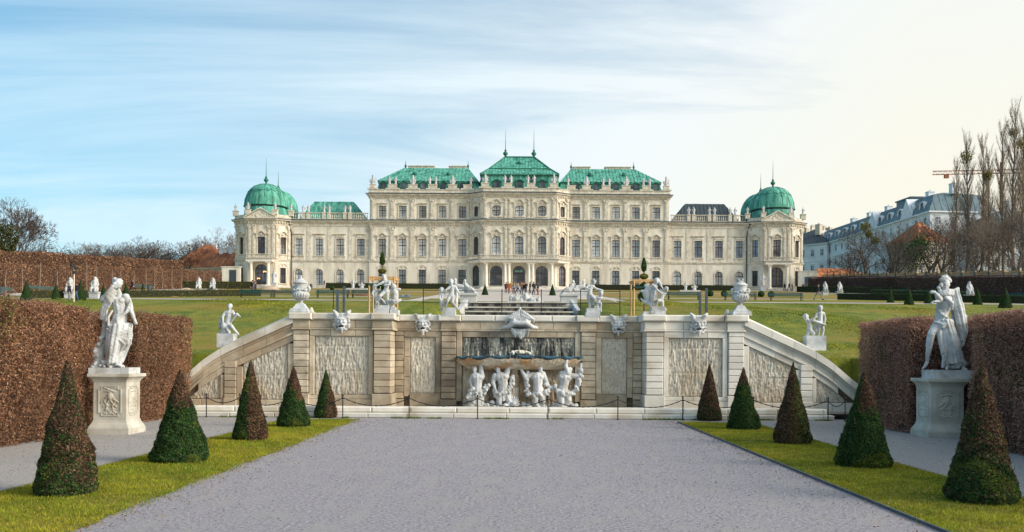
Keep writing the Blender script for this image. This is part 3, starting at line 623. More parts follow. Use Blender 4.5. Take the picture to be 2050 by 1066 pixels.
# stepped parapet on the upper storey
g = MB(); g.sweep(path3, [(-.45, 22.5), (.28, 22.5), (.28, 22.65), (.15, 22.7), (.15, 23.15), (.25, 23.2), (.25, 23.32), (-.45, 23.32)])
PIER = []
for s in (-1, 1):
    for x in (34.6, 29.95, 25.15, 20.45, 15.8, 12.2): PIER.append((s*x, 0, .0, 1.25 if abs(x) < 34 else .9))
    PIER += [(s*8.0, -2.4, 0, 1.1), (s*2.7, -2.4, 0, 1.2)]
for x, y, a, w_ in PIER:
    rbox(g, x, y, 0, w_+.35, -.35, .30, 23.3, 23.62); rbox(g, x, y, 0, w_-.25, -.35, .32, 23.6, 24.35); rbox(g, x, y, 0, w_-.12, -.40, .40, 24.353, 24.5)
g.build('parapet', M['cream_trim'], pal)
# pavilion parapet
for s in (-1, 1):
    pp = [(-67.2, 4), (-67.2, .9), (-63.5, -1.7), (-57.1, -1.7), (-53.9, .4)]; pp = pp if s < 0 else mir(pp)
    g = MB(); g.sweep(pp, [(-.4, 16.18), (.2, 16.18), (.2, 16.5), (.1, 16.55), (.1, 17.0), (-.4, 17.0)])
    for x, y in ((67.2, .9), (63.5, -1.7), (57.1, -1.7), (53.9, .4)): g.box(s*x-.55, s*x+.55, y-.5, y+.5, 16.9, 18.0); g.box(s*x-.65, s*x+.65, y-.6, y+.6, 18.003, 18.15)
    g.build('pavilion_parapet', M['cream_trim'], pal)
    g = MB(); g.prism([(-3.5, 0), (3.5, 0), (0, 1.95)], -.7, .3); g.build('pediment', M['cream'], pal, loc=(s*60.3, -1.75, 16.16))
    g = MB()
    for q in (-1, 1): g.prism([(q*3.9, -.05), (q*3.9, .22), (0, 2.38), (0, 2.08)][::q], -.98, -.5)
    g.box(-3.9, 3.9, -1.0, -.5, -.26, -.01)
    rr = random.Random(3)
    for k in range(20): x = rr.uniform(-2.2, 2.2); g.ell((x, -.72, .15+rr.random()*(1.5-abs(x)*.55)), (rr.uniform(.1, .3), .12, rr.uniform(.1, .25)), 6, 4)
    g.build('pediment_moulding', M['cream_trim'], pal, loc=(s*60.3, -1.75, 16.16))
# roofs ------------------------------------------------------------
def roof_faces(g, A, B, seams, step, r=.035):
    """A, B: lists of 4 corners (front-left, front-right, back-right, back-left) bottom and top"""
    A = [Vector(a) for a in A]; B = [Vector(b) for b in B]
    g.add([v[:] for v in A+B], [(0, 1, 5, 4), (1, 2, 6, 5), (2, 3, 7, 6), (3, 0, 4, 7), (4, 5, 6, 7)])
    for i in range(4):
        j = (i+1) % 4; a, b, c, d = A[i], A[j], B[j], B[i]; e = (b-a); Ln = e.length
        if Ln < 1: continue
        e.normalize(); ud, uc = (d-a).dot(e), (c-a).dot(e); up = (d-a)-e*ud; nrm = e.cross(up).normalized(); n = int(Ln/step)
        for k in range(1, n):
            u = Ln*k/n; t = 1.0
            if u < ud and ud > 1e-4: t = min(t, u/ud)
            if u > uc and Ln-uc > 1e-4: t = min(t, (Ln-u)/(Ln-uc))
            if t < .05: continue
            p = a+e*u; q = p+up*t; w_ = e*.04; o = nrm*.07
            seams.add([(p-w_)[:], (p+w_)[:], (q+w_)[:], (q-w_)[:], (p-w_+o)[:], (p+w_+o)[:], (q+w_+o)[:], (q-w_+o)[:]], [(4, 5, 6, 7), (0, 3, 7, 4), (1, 5, 6, 2), (3, 2, 6, 7), (0, 4, 5, 1)])
def roof(name, m, levels, step=.8, label=None):
    g = MB(); s = MB()
    for (a, b) in zip(levels, levels[1:]):
        (x0, x1, y0, y1, z), (X0, X1, Y0, Y1, Z) = a, b
        roof_faces(g, [(x0, y0, z), (x1, y0, z), (x1, y1, z), (x0, y1, z)], [(X0, Y0, Z), (X1, Y0, Z), (X1, Y1, Z), (X0, Y1, Z)], s, step)
    r = g.build(name, m, pal); s.build('seam', m, r, kind='stuff')
    if label: r['label'] = label
    return r
RF = {}
for s in (-1, 1):
    def X(a, b): return (min(s*a, s*b), max(s*a, s*b))
    r = roof('roof', M['copper'], [(*X(33.9, 9.6), 1.3, 20, 23.1), (*X(33.3, 9.8), 1.7, 19.6, 25.4)]); RF[s] = r
    g = MB(); g.box(*X(33.65, 9.6), 1.35, 19.9, 25.403, 25.58); g.build('roof_gutter', M['copper_dark'], r)
    u = roof('roof', M['copper'], [(*X(33.8, 9.7), 1.25, 20, 25.583), (*X(28.2, 12.6), 7.8, 12.2, 30.0)])
    # chimney stacks and ridge finials
    for (a, b) in ((27.3, 21.0), (17.3, 13.2)):
        g = MB(); g.box(*X(a, b), 8.6, 10.2, 29.6, 30.62); g.box(X(a, b)[0]-.15, X(a, b)[1]+.15, 8.4, 10.4, 30.623, 30.8)
        n = 9
        for k in range(n): x = X(a, b)[0]+(X(a, b)[1]-X(a, b)[0])*(k+.5)/n; g.box(x-.06, x+.06, 8.5, 8.597, 29.9, 30.6)
        g.build('chimney', M['cream_trim'], u)
    for x in (28.1, 12.7):
        g = MB(); g.lathe([(.35, 29.8), (.15, 30.5), (.32, 30.9), (.1, 31.3), (.02, 32.2)], s*x, 9.6, 8); g.build('finial', M['copper_dark'], u)
    # dormers
    for x in MW:
        g = MB(); P = poly_of('seg', 1.35, 1.35); g.prism(inset(P, -.25), -.15, 1.6, [P]); d = g.build('dormer', M['copper_dark'], r, loc=(s*abs(x), 1.25, 23.75))
        g = MB(); g.add([(a, 0, b) for a, b in P], [tuple(range(len(P)))]); g.build('pane', M['pane_dark'], r, loc=(s*abs(x), 1.27, 23.75))
        g = MB(); top = [(-1.25+2.5*i/10, 1.42+.55*math.sin(PI*i/10)**1.5) for i in range(11)]; g.prism([(a, b-.2) for a, b in top]+top[::-1], -.3, 1.6); g.build('dormer_hood', M['copper'], r, loc=(s*abs(x), 1.25, 23.75))
    for x in (25.2, 17.0):
        g = MB(); g.ell((s*x, 4.35, 27.9), (.62, .62, .55), 10, 6); o = g.build('roof_eye', M['copper_dark'], u)
    # wing roofs
    m = M['copper'] if s < 0 else M['slate']
    wr = roof('roof', m, [(*X(53.4, 36.4), 4, 13.5, 16.3), (*X(50.0, 40.6), 7.5, 11, 21.6)] if True else None, .9, 'green copper hipped roof of the left wing' if s < 0 else 'dark slate hipped roof of the right wing')
    g = MB(); g.box(*X(44.2, 42.8), 9, 10, 20.8, 21.9); g.build('chimney', M['cream_trim'], wr)
# central roof
r = roof('roof', M['copper'], [(-9.2, 9.2, -.9, 19, 23.1), (-8.9, 8.9, -.6, 18.8, 26.7)]); CR = r
g = MB(); g.box(-9.35, 9.35, -1.05, 19.2, 26.703, 26.95); g.build('roof_gutter', M['copper_dark'], r)
u = roof('roof', M['copper'], [(-9.2, 9.2, -.9, 19, 26.953), (-7.2, 7.2, 1.2, 17, 28.6), (-3.6, 3.6, 5.6, 12, 32.3)], .7)
g = MB(); g.box(-7.8, 7.8, 13, 20, 26, 30.4); g.build('rear_roof_block', M['copper'], u)
g = MB()
for a, b in (((-9.3, -1, 26.95), (-7.2, 1.1, 28.65)), ((-7.2, 1.1, 28.65), (-3.6, 5.5, 32.35)), ((-3.7, 5.5, 32.4), (3.7, 5.5, 32.4)), ((3.6, 5.5, 32.35), (7.2, 1.1, 28.65)), ((7.2, 1.1, 28.65), (9.3, -1, 26.95)), ((-7.2, 1.1, 28.65), (7.2, 1.1, 28.65))): g.tube([a, b], .13, 6)
g.build('ridge_roll', M['copper_dark'], u)
g = MB(); g.ell((0, 3.2, 30.4), (.6, .6, .5), 10, 6); g.build('roof_eye', M['copper_dark'], u)
def finial(g, x, y, z, h, k=1.0): g.lathe([(.75*k, z), (.5*k, z+.5*k), (.2*k, z+1.0*k), (.3*k, z+1.1*k), (.78*k, z+1.75*k), (.72*k, z+2.1*k), (.25*k, z+2.5*k), (.4*k, z+2.7*k), (.09, z+3.2*k), (.02, z+h)], x, y, 10)
for s in (-1, 1):
    g = MB(); finial(g, s*3.45, 6.5, 31.9, 7.4, .8); g.build('finial', M['copper_dark'], u)
for x, y, z in ((-5.33, -.95, 23.75), (0, -.95, 23.75), (5.33, -.95, 23.75), (-2.7, -.85, 25.3), (2.7, -.85, 25.3)):
    k = 1.0 if z < 25 else .55
    g = MB(); P = [(a*k, b*k) for a, b in poly_of('seg', 1.35, 1.35)]; g.prism([(a*1.35, b*1.15-.1) for a, b in P], -.15, .9, [P]); top = [(-1.2*k+2.4*k*i/10, (1.45+.5*math.sin(PI*i/10)**1.5)*k) for i in range(11)]; g.prism([(a, b-.2*k) for a, b in top]+top[::-1], -.3, 1.0); g.build('dormer', M['copper_dark'], CR, loc=(x, y, z))
    g = MB(); g.add([(a, 0, b) for a, b in P], [tuple(range(len(P)))]); g.build('pane', M['pane_dark'], CR, loc=(x, y+.05, z))
# angled link roofs beside the centre
for s in (-1, 1):
    g = MB(); q = [(s*12.0, .8, 23.1), (s*8.9, -1.6, 23.1), (s*8.8, -1.0, 26.6), (s*9.8, 4.5, 25.6), (s*12.2, 1.6, 25.3)]; q = q if s < 0 else q[::-1]; g.add(q, [tuple(range(5))]); g.build('roof', M['copper'], pal)
# corner domes
def dome_prof(R, H, z): return [(R*1.03, z), (R*1.0, z+.02)]+[(R*math.cos(t)**.85, z+.1+H*math.sin(t)) for t in [PI/2*i/12 for i in range(12)]]+[(.25, z+H+.12)]
for s in (-1, 1):
    cx, cy = s*61.0, 4.4
    g = MB(); g.lathe([(5.3, 16.2), (4.9, 19.2)], cx, cy, 16, .5); d0 = g.build('dome_skirt', M['copper'], pal)
    g = MB(); g.lathe([(4.7, 19.2), (4.7, 19.75)], cx, cy, 16, .5); g.build('dome_drum', M['slate'], pal)
    g = MB(); g.lathe([(4.9, 19.55), (5.25, 19.6), (5.2, 19.75)]+dome_prof(5.05, 5.3, 19.77), cx, cy, 32); dm = g.build('dome', M['copper'], pal, smooth=True)
    g = MB()
    for k in range(16):
        a = 2*PI*(k+.5)/16; pr = dome_prof(5.05, 5.3, 19.77)[2:]; g.tube([(cx+(r_*1.0+.03)*math.cos(a), cy+(r_+.03)*math.sin(a), z+.02) for r_, z in pr[::2]], .06, 4)
    sc_ = [];
    for k in range(129):
        a = 2*PI*k/128; z = 22.9+.35*abs(math.sin(a*8)); rr_ = 5.05*(1-((z-19.87)/5.3)**2)**.425+.03; sc_.append((cx+rr_*math.cos(a), cy+rr_*math.sin(a), z))
    g.tube(sc_, .07, 4); g.build('dome_rib', M['copper_dark'], dm)
    g = MB(); finial(g, cx, cy, 24.8, 6.6, .75); g.build('finial', M['copper_dark'], dm)
    cx2, cy2 = s*59.8, 10.8
    g = MB(); g.lathe([(5.0, 16.2), (4.8, 19.2), (5.0, 19.3)]+dome_prof(4.9, 5.3, 19.4), cx2, cy2, 28); dm2 = g.build('dome', M['copper'], pal, smooth=True)
    g = MB(); finial(g, cx2, cy2, 24.5, 5.2, .55); g.build('finial', M['copper_dark'], dm2)
# lit chandeliers behind the left pavilion door, green sign over the central door
for dx, dz in ((-.7, 2.0), (.75, 3.6)):
    g = MB()
    for k in range(7): a = 2*PI*k/7; g.ell((.28*math.cos(a), .12*math.sin(a), .1*math.sin(3*a)), (.09, .05, .12), 6, 4)
    g.build('chandelier', M['lamp'], pal, loc=(-60.3+dx, -1.42, dz))
g = MB()
rr = random.Random(2)
for k in range(9): g.box(-.95+k*.2, -.95+k*.2+.13, -.03, .0, -.2+rr.uniform(-.05, .05), .2+rr.uniform(-.05, .15))
mg = mat('mint_lettering', (0.25, 0.62, 0.45), rough=.6); g.build('door_emblem', mg, pal, loc=(0, -2.13, 3.95)); MATS['x'] = None
# terrace steps at the centre door
for k in range(4):
    g = MB(); g.box(-9+k*.1, 9-k*.1, -9.0+k*.9, -2.5, -.9+k*.22, -.68+k*.22+.0); g.build('step', M['wall_pale'], pal)
# roof statues
# ================================================================== fountain wall
WY, RY = 36.5, 37.6            # front plane of the outer bays, plane of the recessed middle bay
wall = thing('fountain_wall', 'long pale stone cascade wall with sloping ends and rough dripstone panels', 'wall', (0, WY, 0))
def st(name, x0, x1, z0, z1, y0, y1, m='wall_stone', c=.018, parent=None):
    g = MB(); g.box(x0, x1, y0, y1, z0, z1, c); return g.build(name, M[m], parent or wall)
D = RY-WY
# core behind the joints
g = MB()
for s in (-1, 1): g.prism([(s*5.2, .0), (s*9.25, .0), (s*9.25, 3.83), (s*5.2, 3.83)][::s], .10, 1.9)
g.box(-5.3, 5.3, D+.12, 1.95, .0, 3.83)
for s in (-1, 1): g.prism([(s*9.2, 0), (s*15.2, 0), (s*15.2, .7), (s*13.35, 1.35), (s*11.9, 2.45), (s*10.6, 3.05), (s*9.2, 3.7)][::s], .10, 1.9)
g.build('core', M['joint'], wall)
def relief(x0, x1, ztop, z0, y, m, parent=wall, seed=0, amp=.022):
    """vertical dripstone carved in real relief; ztop may be a function of x"""
    st_ = .030; nx = max(3, int((x1-x0)/st_)); zt = ztop if callable(ztop) else (lambda x: ztop); zmax = max(zt(x0), zt(x1)); nz = max(3, int((zmax-z0)/(st_*1.5)))
    xs = np.linspace(x0, x1, nx); V = np.zeros((nz+1, nx, 3)); T = np.array([zt(x) for x in xs])
    r = np.random.default_rng(seed+50); cols = r.normal(0, 1, (nz+1, nx))
    # smooth along z more than across x, so the relief hangs in drips
    k = 3; pad = np.pad(cols, ((k, k), (0, 0)), 'wrap'); sm = sum(pad[i:i+nz+1] for i in range(2*k+1))/(2*k+1)**.5
    fine = r.normal(0, .4, (nz+1, nx)); H = np.clip(sm*.7+fine, -1.2, 1.6)
    for j in range(nz+1):
        t = j/nz; V[j, :, 0] = xs; V[j, :, 2] = z0+(T-z0)*t; V[j, :, 1] = y-amp*H[j]*(1 if 0 < j < nz else 0)
    row = np.abs((V[:, :, 2]-z0) % .98-.49) > .47; V[:, :, 1] = np.where(row, y+.02, V[:, :, 1]); V[:, [0, -1], 1] = y+.03
    F = np.array([[j*nx+i, j*nx+i+1, (j+1)*nx+i+1, (j+1)*nx+i] for j in range(nz) for i in range(nx-1)])
    me = np_mesh('dripstone_panel', V.reshape(-1, 3), F, M[m]); return put('dripstone_panel', me, parent)
ROWS = [3.235-.2635*i for i in range(11)]
def blocks(x0, x1, y, m='wall_stone', rows=ROWS, zmin=.52, side=None, deep=.3, ztop=9):
    r = random.Random(int(x0*100))
    for a, b in zip(rows, rows[1:]):
        if b < zmin or a > ztop: continue
        st('stone', x0, x1, b+.016, a, y+r.uniform(-.012, .012), y+deep, m if not isinstance(m, (list, tuple)) else r.choice(m), .022)
def run(x0, x1, z0, z1, y, n, m, name='stone', deep=.3, c=.015, gap=.014, jitter=.0, seed=1):
    r = random.Random(seed+int(x0*10)); cuts = [x0]+[x0+(x1-x0)*(i+r.uniform(-.2, .2))/n for i in range(1, n)]+[x1]
    for a, b in zip(cuts, cuts[1:]): st(name, a+gap/2, b-gap/2, z0, z1, y, y+deep, m, c)
for s in (-1, 1):
    def X(a, b): return (min(s*a, s*b), max(s*a, s*b))
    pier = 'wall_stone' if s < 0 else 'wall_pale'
    # piers of rusticated blocks
    st('stone', *X(8.52, 9.13), 3.25, 3.43, -.10, .3, pier); st('stone', *X(5.17, 5.86), 3.25, 3.43, -.14, D+.2, pier); blocks(*X(8.52, 9.13), -.10, pier, zmin=.7); blocks(*X(5.17, 5.86), -.14, pier, zmin=.7, deep=D+.3)
    blocks(*X(11.45, 11.93), -.06, pier, rows=[z-.85 for z in ROWS], zmin=.4, ztop=2.2)
    st('stone', *X(11.43, 11.95), .0, .62, -.10, .3, pier)
    # plinth
    run(*X(5.9, 8.5), .0, .62, -.06, 3, pier); run(*X(9.15, 13.9), .0, .58, -.04, 4, pier)
    st('stone', *X(8.48, 9.17), .0, .848, -.15, .3, pier); st('stone', *X(5.1, 5.92), .0, .848, -.20, D+.2, pier)
    # frame of flat stones round the panel
    run(*X(5.9, 8.49), 3.19, 3.43, -.02, 3, pier); st('stone', *X(8.29, 8.49), .80, 3.185, -.02, .3, pier); st('stone', *X(5.9, 6.09), .80, 3.185, -.02, .3, pier); run(*X(5.9, 8.49), .63, .79, -.02, 2, pier)
    relief(*X(6.10, 8.28), 3.18, .80, .07, 'relief', seed=s+3)
    # frieze, moulding, coping
    run(*X(5.92, 8.46), 3.52, 3.84, .0, 3, pier); st('stone', *X(8.46, 9.16), 3.52, 3.84, -.10, .3, pier); st('stone', *X(5.1, 5.92), 3.52, 3.84, -.16, D+.2, pier)
    for a, b, o in ((5.94, 8.44, .05), (8.44, 9.2, .15), (5.06, 5.94, .21)): st('moulding', *X(a, b), 3.435, 3.515, -o, D+.2 if a < 5.5 else .3, pier, .02)
    for a, b, o in ((5.97, 7.2, .10), (7.2, 8.36, .10), (8.36, 9.3, .26), (4.98, 5.97, .30)): st('coping', X(a, b)[0]+.004, X(a, b)[1]-.004, 3.85, 4.12, -o, 2.0, 'wall_pale', .045)
    # side (return) face of the inner pier
    # sloping ramp wall: panels, bands and coping as cut stones following the slope
    TOP = [(9.2, 3.98), (10.6, 3.34), (11.9, 2.75), (12.7, 2.24), (13.4, 1.63), (14.3, .95), (15.2, .45)]
    def zt(x):
        x = abs(x)
        for (a, za), (b, zb) in zip(TOP, TOP[1:]):
            if x <= b: return za+(zb-za)*(x-a)/(b-a)
        return TOP[-1][1]
    def slab(a, b, ta, tb, y0, y1, name, m, back=0.0, n=3):
        xs = [a+(b-a)*i/n for i in range(n+1)]; g = MB()
        lo = [(s*x, zt(x)-tb) for x in xs]; hi = [(s*x, zt(x)-ta) for x in xs]; k = n+1
        vs = [(p[0], y0, max(-.1, p[1])) for p in lo]+[(p[0], y0, max(0, p[1])) for p in hi]+[(p[0], y1, max(0, p[1]+back)) for p in hi]+[(p[0], y1, max(-.1, p[1])) for p in lo]
        fs = []
        for i in range(n):
            for q in range(4): fs.append((q*k+i, q*k+i+1, ((q+1) % 4)*k+i+1, ((q+1) % 4)*k+i))
        fs += [(0, k, 2*k, 3*k), (n, k+n, 2*k+n, 3*k+n)]
        g.add(vs, fs); return g.build(name, M[m], wall)
    cuts = [9.14, 10.25, 11.15, 12.05, 12.8, 13.5, 14.2, 15.1]
    for a, b in zip(cuts, cuts[1:]):
        slab(a+.006, b-.006, 0, .30, -.16, .75, 'coping', 'wall_pale', .20 if True else 0)
        slab(a+.006, b-.006, .305, .42, -.04, .3, 'moulding', pier); slab(a+.006, b-.006, .425, .66, .0, .3, 'stone', pier); slab(a+.006, b-.006, .665, .75, -.06, .3, 'moulding', pier)
        slab(a+(.2 if a > 9.2 else .0), min(15.1, b+.2)-.012, .76, 1.03, .0, .3, 'stone', pier) if b < 13 else None
    for a, b in ((9.13, 9.36), (11.2, 11.44), (11.96, 12.1)): st('stone', *X(a, b), .60, zt(b)-1.04, -.01, .3, pier)
    relief(*X(9.37, 11.19), (lambda x: zt(x)-1.04), .60, .07, 'relief', seed=s+9); relief(*X(12.11, 13.6), (lambda x: max(.62, zt(x)-1.02)), .60, .07, 'relief', seed=s+12)
    # recessed bay
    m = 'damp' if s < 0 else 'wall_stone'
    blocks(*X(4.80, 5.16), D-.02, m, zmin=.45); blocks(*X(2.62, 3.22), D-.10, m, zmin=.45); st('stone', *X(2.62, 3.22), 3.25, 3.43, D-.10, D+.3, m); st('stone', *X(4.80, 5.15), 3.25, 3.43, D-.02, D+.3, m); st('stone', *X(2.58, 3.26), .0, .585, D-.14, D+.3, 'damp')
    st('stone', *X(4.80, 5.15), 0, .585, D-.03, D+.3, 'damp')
    run(*X(3.24, 4.79), 3.19, 3.43, D-.02, 2, m); st('stone', *X(3.24, 3.47), .85, 3.185, D-.02, D+.3, m)
    for k in range(3): st('stone', *X(4.55, 4.785), .70+k*.83, .70+(k+1)*.83-.012-(0.0 if k < 2 else .0), D-.02+(.06 if s < 0 and k == 2 else 0), D+.3, m)
    run(*X(3.24, 4.55), .30, .84, D-.02, 1, 'damp'); relief(*X(3.48, 4.54), 3.18, .85, D+.07, 'relief' , seed=s+20)
    run(*X(3.24, 5.15), 3.52, 3.84, D, 2, m); st('stone', *X(2.58, 3.24), 3.52, 3.84, D-.10, D+.3, m)
    for a, b, o in ((3.26, 5.15, .05), (2.54, 3.26, .15)): st('moulding', *X(a, b), 3.435, 3.515, D-o, D+.3, m, .02)
    for a, b, o in ((3.36, 4.2, .10), (4.2, 4.98, .10), (2.4, 3.36, .24)): st('coping', X(a, b)[0]+.004, X(a, b)[1]-.004, 3.85, 4.12, D-o, 2.0, 'wall_pale', .045)
    st('stone', *X(2.36, 2.60), .5, 3.43, D-.02, D+.3, m)
run(-2.6, 2.6, 3.52, 3.84, D, 5, 'wall_stone'); run(-2.4, 2.4, 3.85, 4.12, D-.10, 4, 'wall_pale', 'coping', 2.0-D, .045); run(-2.58, 2.58, 3.435, 3.515, D-.05, 3, 'wall_stone', 'moulding'); run(-2.35, 2.35, 3.19, 3.43, D-.02, 5, 'damp')
relief(-2.34, 2.34, 3.18, 2.0, D+.06, 'relief_wet', seed=40, amp=.05)
relief(-2.34, 2.34, 1.95, .25, D+.08, 'wall_stone', seed=41, amp=.03)
st('stone', -5.0, 5.0, .0, .30, D-.55, D-.02, 'damp')
# basin floor and two-step rim
rim = thing('basin_kerb', 'low two stepped pale stone rim of the dry fountain basin', 'kerb', (0, 34.9, 0))
r = random.Random(9); x = -12.9
while x < 12.1:
    L_ = min(r.uniform(1.5, 2.1), 12.2-x); g = MB(); g.box(x+.006, x+L_-.006, -.28, .35, 0, .185, .03); g.build('step_stone', M['wall_pale'], rim)
    g = MB(); g.box(x+.106, min(12.0, x+L_+.1)-.006, .0, .55, .19, .41, .05); g.build('rim_stone', M['wall_pale'], rim); x += L_
g = MB(); g.add([(-15, 35.2, .22), (15, 35.2, .22), (15, 38.2, .22), (-15, 38.2, .22)], [(0, 1, 2, 3)]); g.build('basin_floor', M['damp'], kind='structure')
# chain posts
posts = []
for px, py in ((413, 826), (480, 830), (583, 832), (686, 833), (819, 835), (956, 836), (1097, 837), (1237, 838), (1367, 839), (1509, 839), (1658, 838), (1692, 836)):
    a, b = unroll(px, py); Y = 34.3; posts.append(pX(a, Y))
lab = ['behind the second green cone on the left', 'left of the half brown cone', 'behind the fourth cone on the left', 'just right of the small left cone', 'below the left inner pier of the wall', 'in front of the leftmost atlas figure', 'in front of the gap between the middle atlas figures', 'right of the fountain bowl', 'left of the small brown right cone', 'between the two small right cones', 'at the right end of the basin rim', 'last one before the right hedge']
for i, x in enumerate(posts):
    t = thing('chain_post', 'thin black iron chain post '+lab[i], 'post', (x, 34.3, 0), 0, 'iron chain posts along the basin'); t['label'] = ' '.join(t['label'].split()[:16])
    g = MB(); g.lathe([(.045, 0), (.045, .03), (.021, .04), (.021, .84), (.035, .85), (.035, .89), (.012, .93)], seg=8); g.build('pole', M['iron'], t)
    if i < len(posts)-1:
        d = posts[i+1]-x; sag = .30 if d > 1.9 else .22; g = MB()
        g.tube([(d*k/24, .0, .78-sag*4*(k/24)*(1-k/24)+.006*(k % 2)) for k in range(25)], [.014 if k % 2 else .022 for k in range(25)], 5); g.build('chain', M['iron'], t)
# bowl carried by the figures
bowl = thing('fountain_bowl', 'wide stone basin with wavy rim and dark blue lining carried by four figures', 'fountain bowl', (0.03, RY-.9, 0))
g = MB(); n = 64
def arc(t, W, Dp): return (W*math.cos(t), -Dp*abs(math.sin(t))**.75)
lv = [(2.05, .55, 1.84), (2.15, .75, 1.88), (2.35, .95, 2.02), (2.5, 1.08, 2.16), (2.62, 1.15, 2.28)]
vs = []
for k, (W, Dp, z) in enumerate(lv):
    for i in range(n+1):
        t = PI*i/n; x, y = arc(t, W, Dp); zz = z
        if k >= 3: zz += .045*math.sin(i*PI/4)*(1 if k == 4 else .6)
        q = 1+.012*math.sin(i*2.4+k); vs.append((x*q, y*q+.85, zz))
fs = [(k*(n+1)+i, k*(n+1)+i+1, (k+1)*(n+1)+i+1, (k+1)*(n+1)+i) for k in range(len(lv)-1) for i in range(n)]
g.add(vs, fs); g.add([v for v in vs[:n+1]], [tuple(range(n+1))]); g.add([v for v in vs[-(n+1):]], [tuple(range(n+1))]); g.build('basin', M['bowl'], bowl, smooth=False)
g = MB(); vs = []
for W, Dp, z in ((2.62, 1.16, 2.315), (2.68, 1.20, 2.37), (2.55, 1.10, 2.40)):
    for i in range(n+1):
        t = PI*i/n; x, y = arc(t, W, Dp); vs.append((x, y+.85, z+.05*math.exp(-(x/1.1)**2)+.04*math.sin(i*PI/4)*(z < 2.4)))
g.add(vs, [(k*(n+1)+i, k*(n+1)+i+1, (k+1)*(n+1)+i+1, (k+1)*(n+1)+i) for k in range(2) for i in range(n)]); g.add(vs[-(n+1):], [tuple(range(n+1))]); g.build('lining', M['water_blue'], bowl)
g = MB(); rr = random.Random(4)
for k in range(34): x = rr.gauss(0, .32); g.ell((x, .45+rr.uniform(-.1, .1), 2.52+.13*math.exp(-(x/.3)**2)*rr.random()), (rr.uniform(.05, .10), .07, rr.uniform(.04, .08)), 7, 4)
g.build('coral_crest', M['wall_pale'], bowl, smooth=True)
vp = thing('fountain_vase', 'slim fluted stone vase standing under the middle of the fountain bowl', 'vase', (-.18, RY-.45, .22))
g = MB(); g.lathe([(.30, 0), (.30, .12), (.15, .2), (.13, .45), (.17, .9), (.24, 1.15), (.26, 1.3), (.16, 1.45), (.2, 1.62)], seg=12); g.build('vase_body', M['wall_stone'], vp)
for k in range(12):
    a = 2*PI*k/12; g = MB(); g.tube([(.18*math.cos(a), .18*math.sin(a), .2), (.15*math.cos(a), .15*math.sin(a), .5), (.19*math.cos(a), .19*math.sin(a), .9)], .03, 5); g.build('flute', M['wall_pale'], vp)
# upper cascade
cas = thing('upper_cascade', 'dark weathered stone water steps between curved white side scrolls', 'cascade', (0, 75, 0))
for k, (y0, z0, z1) in enumerate(((66-75, 4.2, 5.42), (69.5-75, 4.8, 5.90), (73.5-75, 5.2, 6.45), (78-75, 5.8, 7.12))):
    g = MB(); g.box(-4.1, 4.1, y0, y0+(6.2 if k == 3 else 5.5), z0, z1-.10); g.build('riser', mat('black_stained_step_%d' % k, (.035, .035, .04), (.30, .28, .25), .8, 1.1, stretch=(2, 1, .6), lo=.42, hi=.7), cas)
    g = MB(); g.box(-4.2, 4.2, y0-.15, y0+(6.2 if k == 3 else 5.5), z1-.097, z1); g.build('tread', M['pedestal'], cas)
for s in (-1, 1):
    g = MB(); P = [(s*(5.2-.75*(t/12)**.6), -10+11*t/12, 4.9+2.35*(t/12)) for t in range(13)]
    for a, b in zip(P, P[1:]):
        g.add([(a[0]-.15, a[1], a[2]-1), (a[0]+.15, a[1], a[2]-1), (a[0]+.15, a[1], a[2]), (a[0]-.15, a[1], a[2]), (b[0]-.15, b[1], b[2]-1), (b[0]+.15, b[1], b[2]-1), (b[0]+.15, b[1], b[2]), (b[0]-.15, b[1], b[2])], [(0, 1, 2, 3), (3, 2, 6, 7), (0, 3, 7, 4), (1, 5, 6, 2), (4, 7, 6, 5)])
    g.build('scroll_parapet', M['statue_far'], cas)
    g = MB(); g.box(s*4.45-.72, s*4.45+.72, 4.2, 5.6, 6.4, 7.75); g.box(s*4.45-.8, s*4.45+.8, 4.1, 5.7, 7.753, 7.9); g.build('pedestal', M['statue_far'], cas)
# glazed bars: light fence behind the wall
fen = thing('wire_fence', 'thin dark wire fence with slim posts on the bank behind the wall', 'fence', (0, 48, 0))
FX = [-9.9, -7.7, -5.1, -.9, 1.2, 3.3, 5.4]
for x in FX:
    g = MB(); g.lathe([(.025, tz(48)-.1), (.025, 6.0)], x, 0, 6); g.build('post', M['iron'], fen)
for z in (5.9, 5.25):
    g = MB(); g.tube([(-5.1, 0, z), (-.9, 0, z-.02), (1.2, 0, z), (5.4, 0, z)], .014, 4); g.build('rail', M['iron'], fen)
# ================================================================== sculpture
def capsule(V, F, p, r0, q, r1, n=10):
    p = np.array(p, float); q = np.array(q, float); d = q-p; Ln = np.linalg.norm(d); d = d/Ln if Ln > 1e-6 else np.array([0, 0, 1.])
    u = np.cross(d, [0, 0, 1.] if abs(d[2]) < .9 else [1., 0, 0]); u /= np.linalg.norm(u); v = np.cross(d, u); o = len(V)
    rings = [(p, r0, -1.5), (p, r0, -1.0), (p, r0, -.45), (p, r0, 0), (q, r1, 0), (q, r1, .45), (q, r1, 1.0), (q, r1, 1.5)]
    for c, r, t in rings:
        for i in range(n):
            a = 2*PI*i/n; V.append(c+d*r*math.sin(t)+r*math.cos(t)*(math.cos(a)*u+math.sin(a)*v))
    for k in range(7):
        for i in range(n): j = (i+1) % n; F.append((o+k*n+i, o+k*n+j, o+(k+1)*n+j, o+(k+1)*n+i))
    F.append(tuple(o+i for i in range(n))[::-1]); F.append(tuple(o+7*n+i for i in range(n)))
